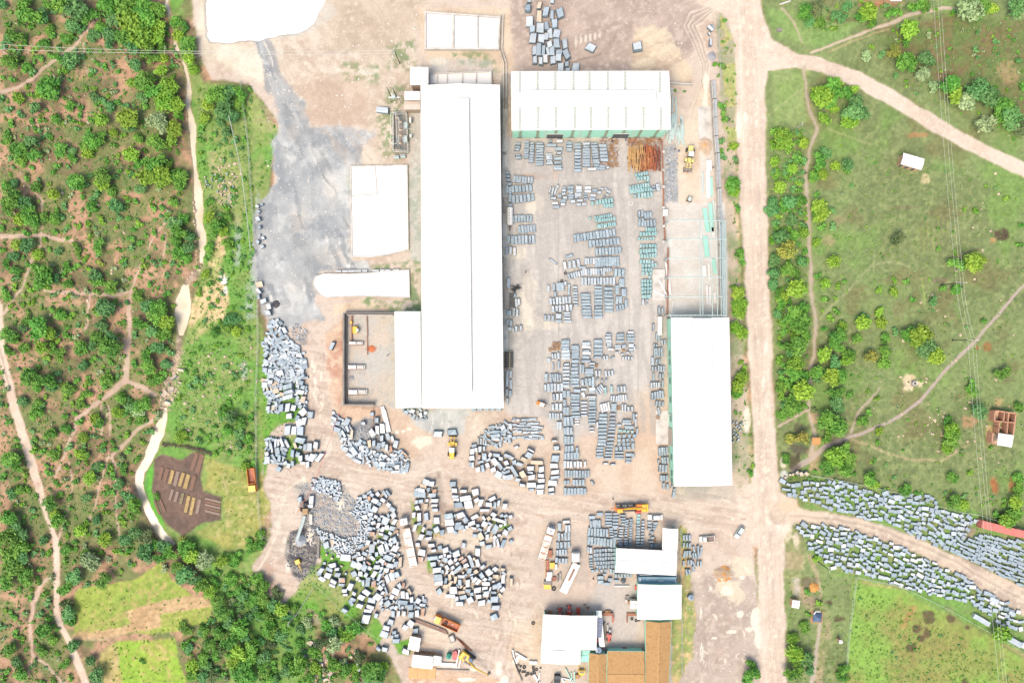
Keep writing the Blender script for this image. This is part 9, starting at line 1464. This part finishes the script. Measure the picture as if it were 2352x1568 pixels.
# large white slabs at the lower right
for c_, r0, x0, y0, x1, y1, w in [(3, 3, 1895, 950, 2040, 1035, 44), (3, 3, 2200, 1150, 2330, 1225, 50), (3, 3, 2330, 1215, 2400, 1250, 50), (3, 3, 2045, 790, 2120, 830, 40), (3, 3, 2220, 915, 2270, 945, 36), (3, 2, 1155, 1430, 1235, 1425, 34)]: pl(c_, r0, x0, y0, x1, y1, w, 'granite_slab_stack', 0, 1.1, M_SL['l'], 'long pale granite slab stack', 'slab stack', 'long slab stacks in the east stone field')
o = pl(3, 0, 110, 40, 210, 8, 14, 'concrete_pipe', 0, .5, M_CON, '', 'pipe', label='pale concrete pipe on the grass near the top edge'); o = pl(3, 0, 85, 278, 128, 272, 30, 'sign_board', 0, .6, M_COND, '', 'sign', label='small dark tilted board on the grass near the road junction')
# people
def person_mesh():
    me = bpy.data.meshes.new('body'); V = [(0, 0, .95), (0, 0, 1.2), (0, 0, 1.42), (0, 0, 1.52), (0, .02, 1.66), (.2, 0, 1.38), (.3, .06, 1.1), (.3, .2, .9), (-.2, 0, 1.38), (-.3, .05, 1.1), (-.27, .18, .9), (.1, 0, .9), (.12, .05, .5), (.12, 0, .08), (.12, .14, .04), (-.1, 0, .9), (-.12, -.04, .5), (-.12, -.1, .08), (-.12, .04, .04)]
    E = [(0, 1), (1, 2), (2, 3), (3, 4), (2, 5), (5, 6), (6, 7), (2, 8), (8, 9), (9, 10), (0, 11), (11, 12), (12, 13), (13, 14), (0, 15), (15, 16), (16, 17), (17, 18)]
    rad = [.14, .15, .15, .06, .11, .07, .05, .04, .07, .05, .04, .1, .075, .05, .04, .1, .075, .05, .04]
    me.from_pydata(V, E, []); o = bpy.data.objects.new('tmp', me); COL.objects.link(o); sk = o.modifiers.new('s', 'SKIN'); 
    for i, v in enumerate(me.skin_vertices[0].data): v.radius = (rad[i], rad[i]); v.use_root = (i == 0)
    ss = o.modifiers.new('u', 'SUBSURF'); ss.levels = ss.render_levels = 1; dg = bpy.context.evaluated_depsgraph_get(); r = bpy.data.meshes.new_from_object(o.evaluated_get(dg)); bpy.data.objects.remove(o); return r
PM = person_mesh(); M_SKIN = mat('dark_skin', (120, 86, 68), .6, .05, 3); M_TRO = mat('dark_trousers', (84, 88, 104), .8, .1, 3); M_HAIR = mat('black_hair', (48, 44, 44), .8, .1, 3)
def person(label, c_, r0, x, y, rgb, nm, rz=0, z=0, hat=None):
    me = PM.copy(); me.materials.clear(); sh = mat(nm, rgb, .8, .06, 3)
    for m in (M_SKIN, M_TRO, sh): me.materials.append(m)
    for p in me.polygons:
        c = p.center; p.material_index = 1 if c.z < .93 and abs(c.x) < .24 else 2 if c.z < 1.5 and not (abs(c.x) > .26 and c.z < 1.12) else 0
        p.use_smooth = True
    u, v = T(c_, r0)(x, y); o = empty('person', W(u, v, 0) + Vector((0, 0, z)), rz); link('body', me, o); mb = MB(); mb.tube((0, .0, 1.66), (0, 0, 1.8), .14, 8, r2=.08); mb.obj('hair' if hat is None else 'hard_hat', hat or M_HAIR, o); tag(o, label, 'person')
person('person in yellow vest standing in the white pickup\'s bed', 2, 3, 1783, 250, (226, 240, 90), 'yellow_vest', z=.9); person('person in dark clothes alone on the tan yard above the orange excavator', 2, 2, 925, 1438, (70, 74, 110), 'navy_shirt', 1); person('person in blue by the doorway of the green-walled shed', 2, 0, 1040, 1292, (84, 120, 170), 'blue_shirt', 2)
person('person in red crouched area left of the slab rows', 2, 1, 123, 935, (206, 70, 70), 'red_shirt', .5); person('person in blue overalls beside the grey gravel by the loader', 2, 0, 1527, 1395, (60, 100, 190), 'overall_blue', 2.2); person('person in dark clothes on the gravel west of the blue-clad one', 2, 0, 1490, 1380, (90, 90, 96), 'grey_shirt', .4); person('person in orange on the gravel southwest of the wheel loader', 2, 0, 1428, 1520, (246, 176, 80), 'orange_shirt', 1.2)
person('person in pink south of the loader bucket', 2, 1, 1577, 20, (226, 110, 130), 'pink_shirt', .2); person('person in orange vest south of the loader bucket, right of the pink one', 2, 1, 1604, 22, (250, 170, 60), 'orange_vest', .9); person('person in violet beside the white sheet stack at the boundary wall', 2, 0, 1843, 1545, (110, 90, 160), 'violet_shirt', .7); person('person in black in the walled workshop bay', 1, 2, 1215, 127, (60, 60, 70), 'black_shirt', .3); person('person in yellow at the transformer compound\'s west fence', 1, 0, 1246, 1296, (240, 230, 70), 'lemon_shirt', .3); person('person in orange beside the crusher rubble', 1, 2, 770, 1365, (240, 150, 90), 'rust_shirt', 2)
person('person in red beside slabs west of the round reel', 2, 3, 745, 600, (206, 70, 70), 'red_shirt', .2)
flush_labels()
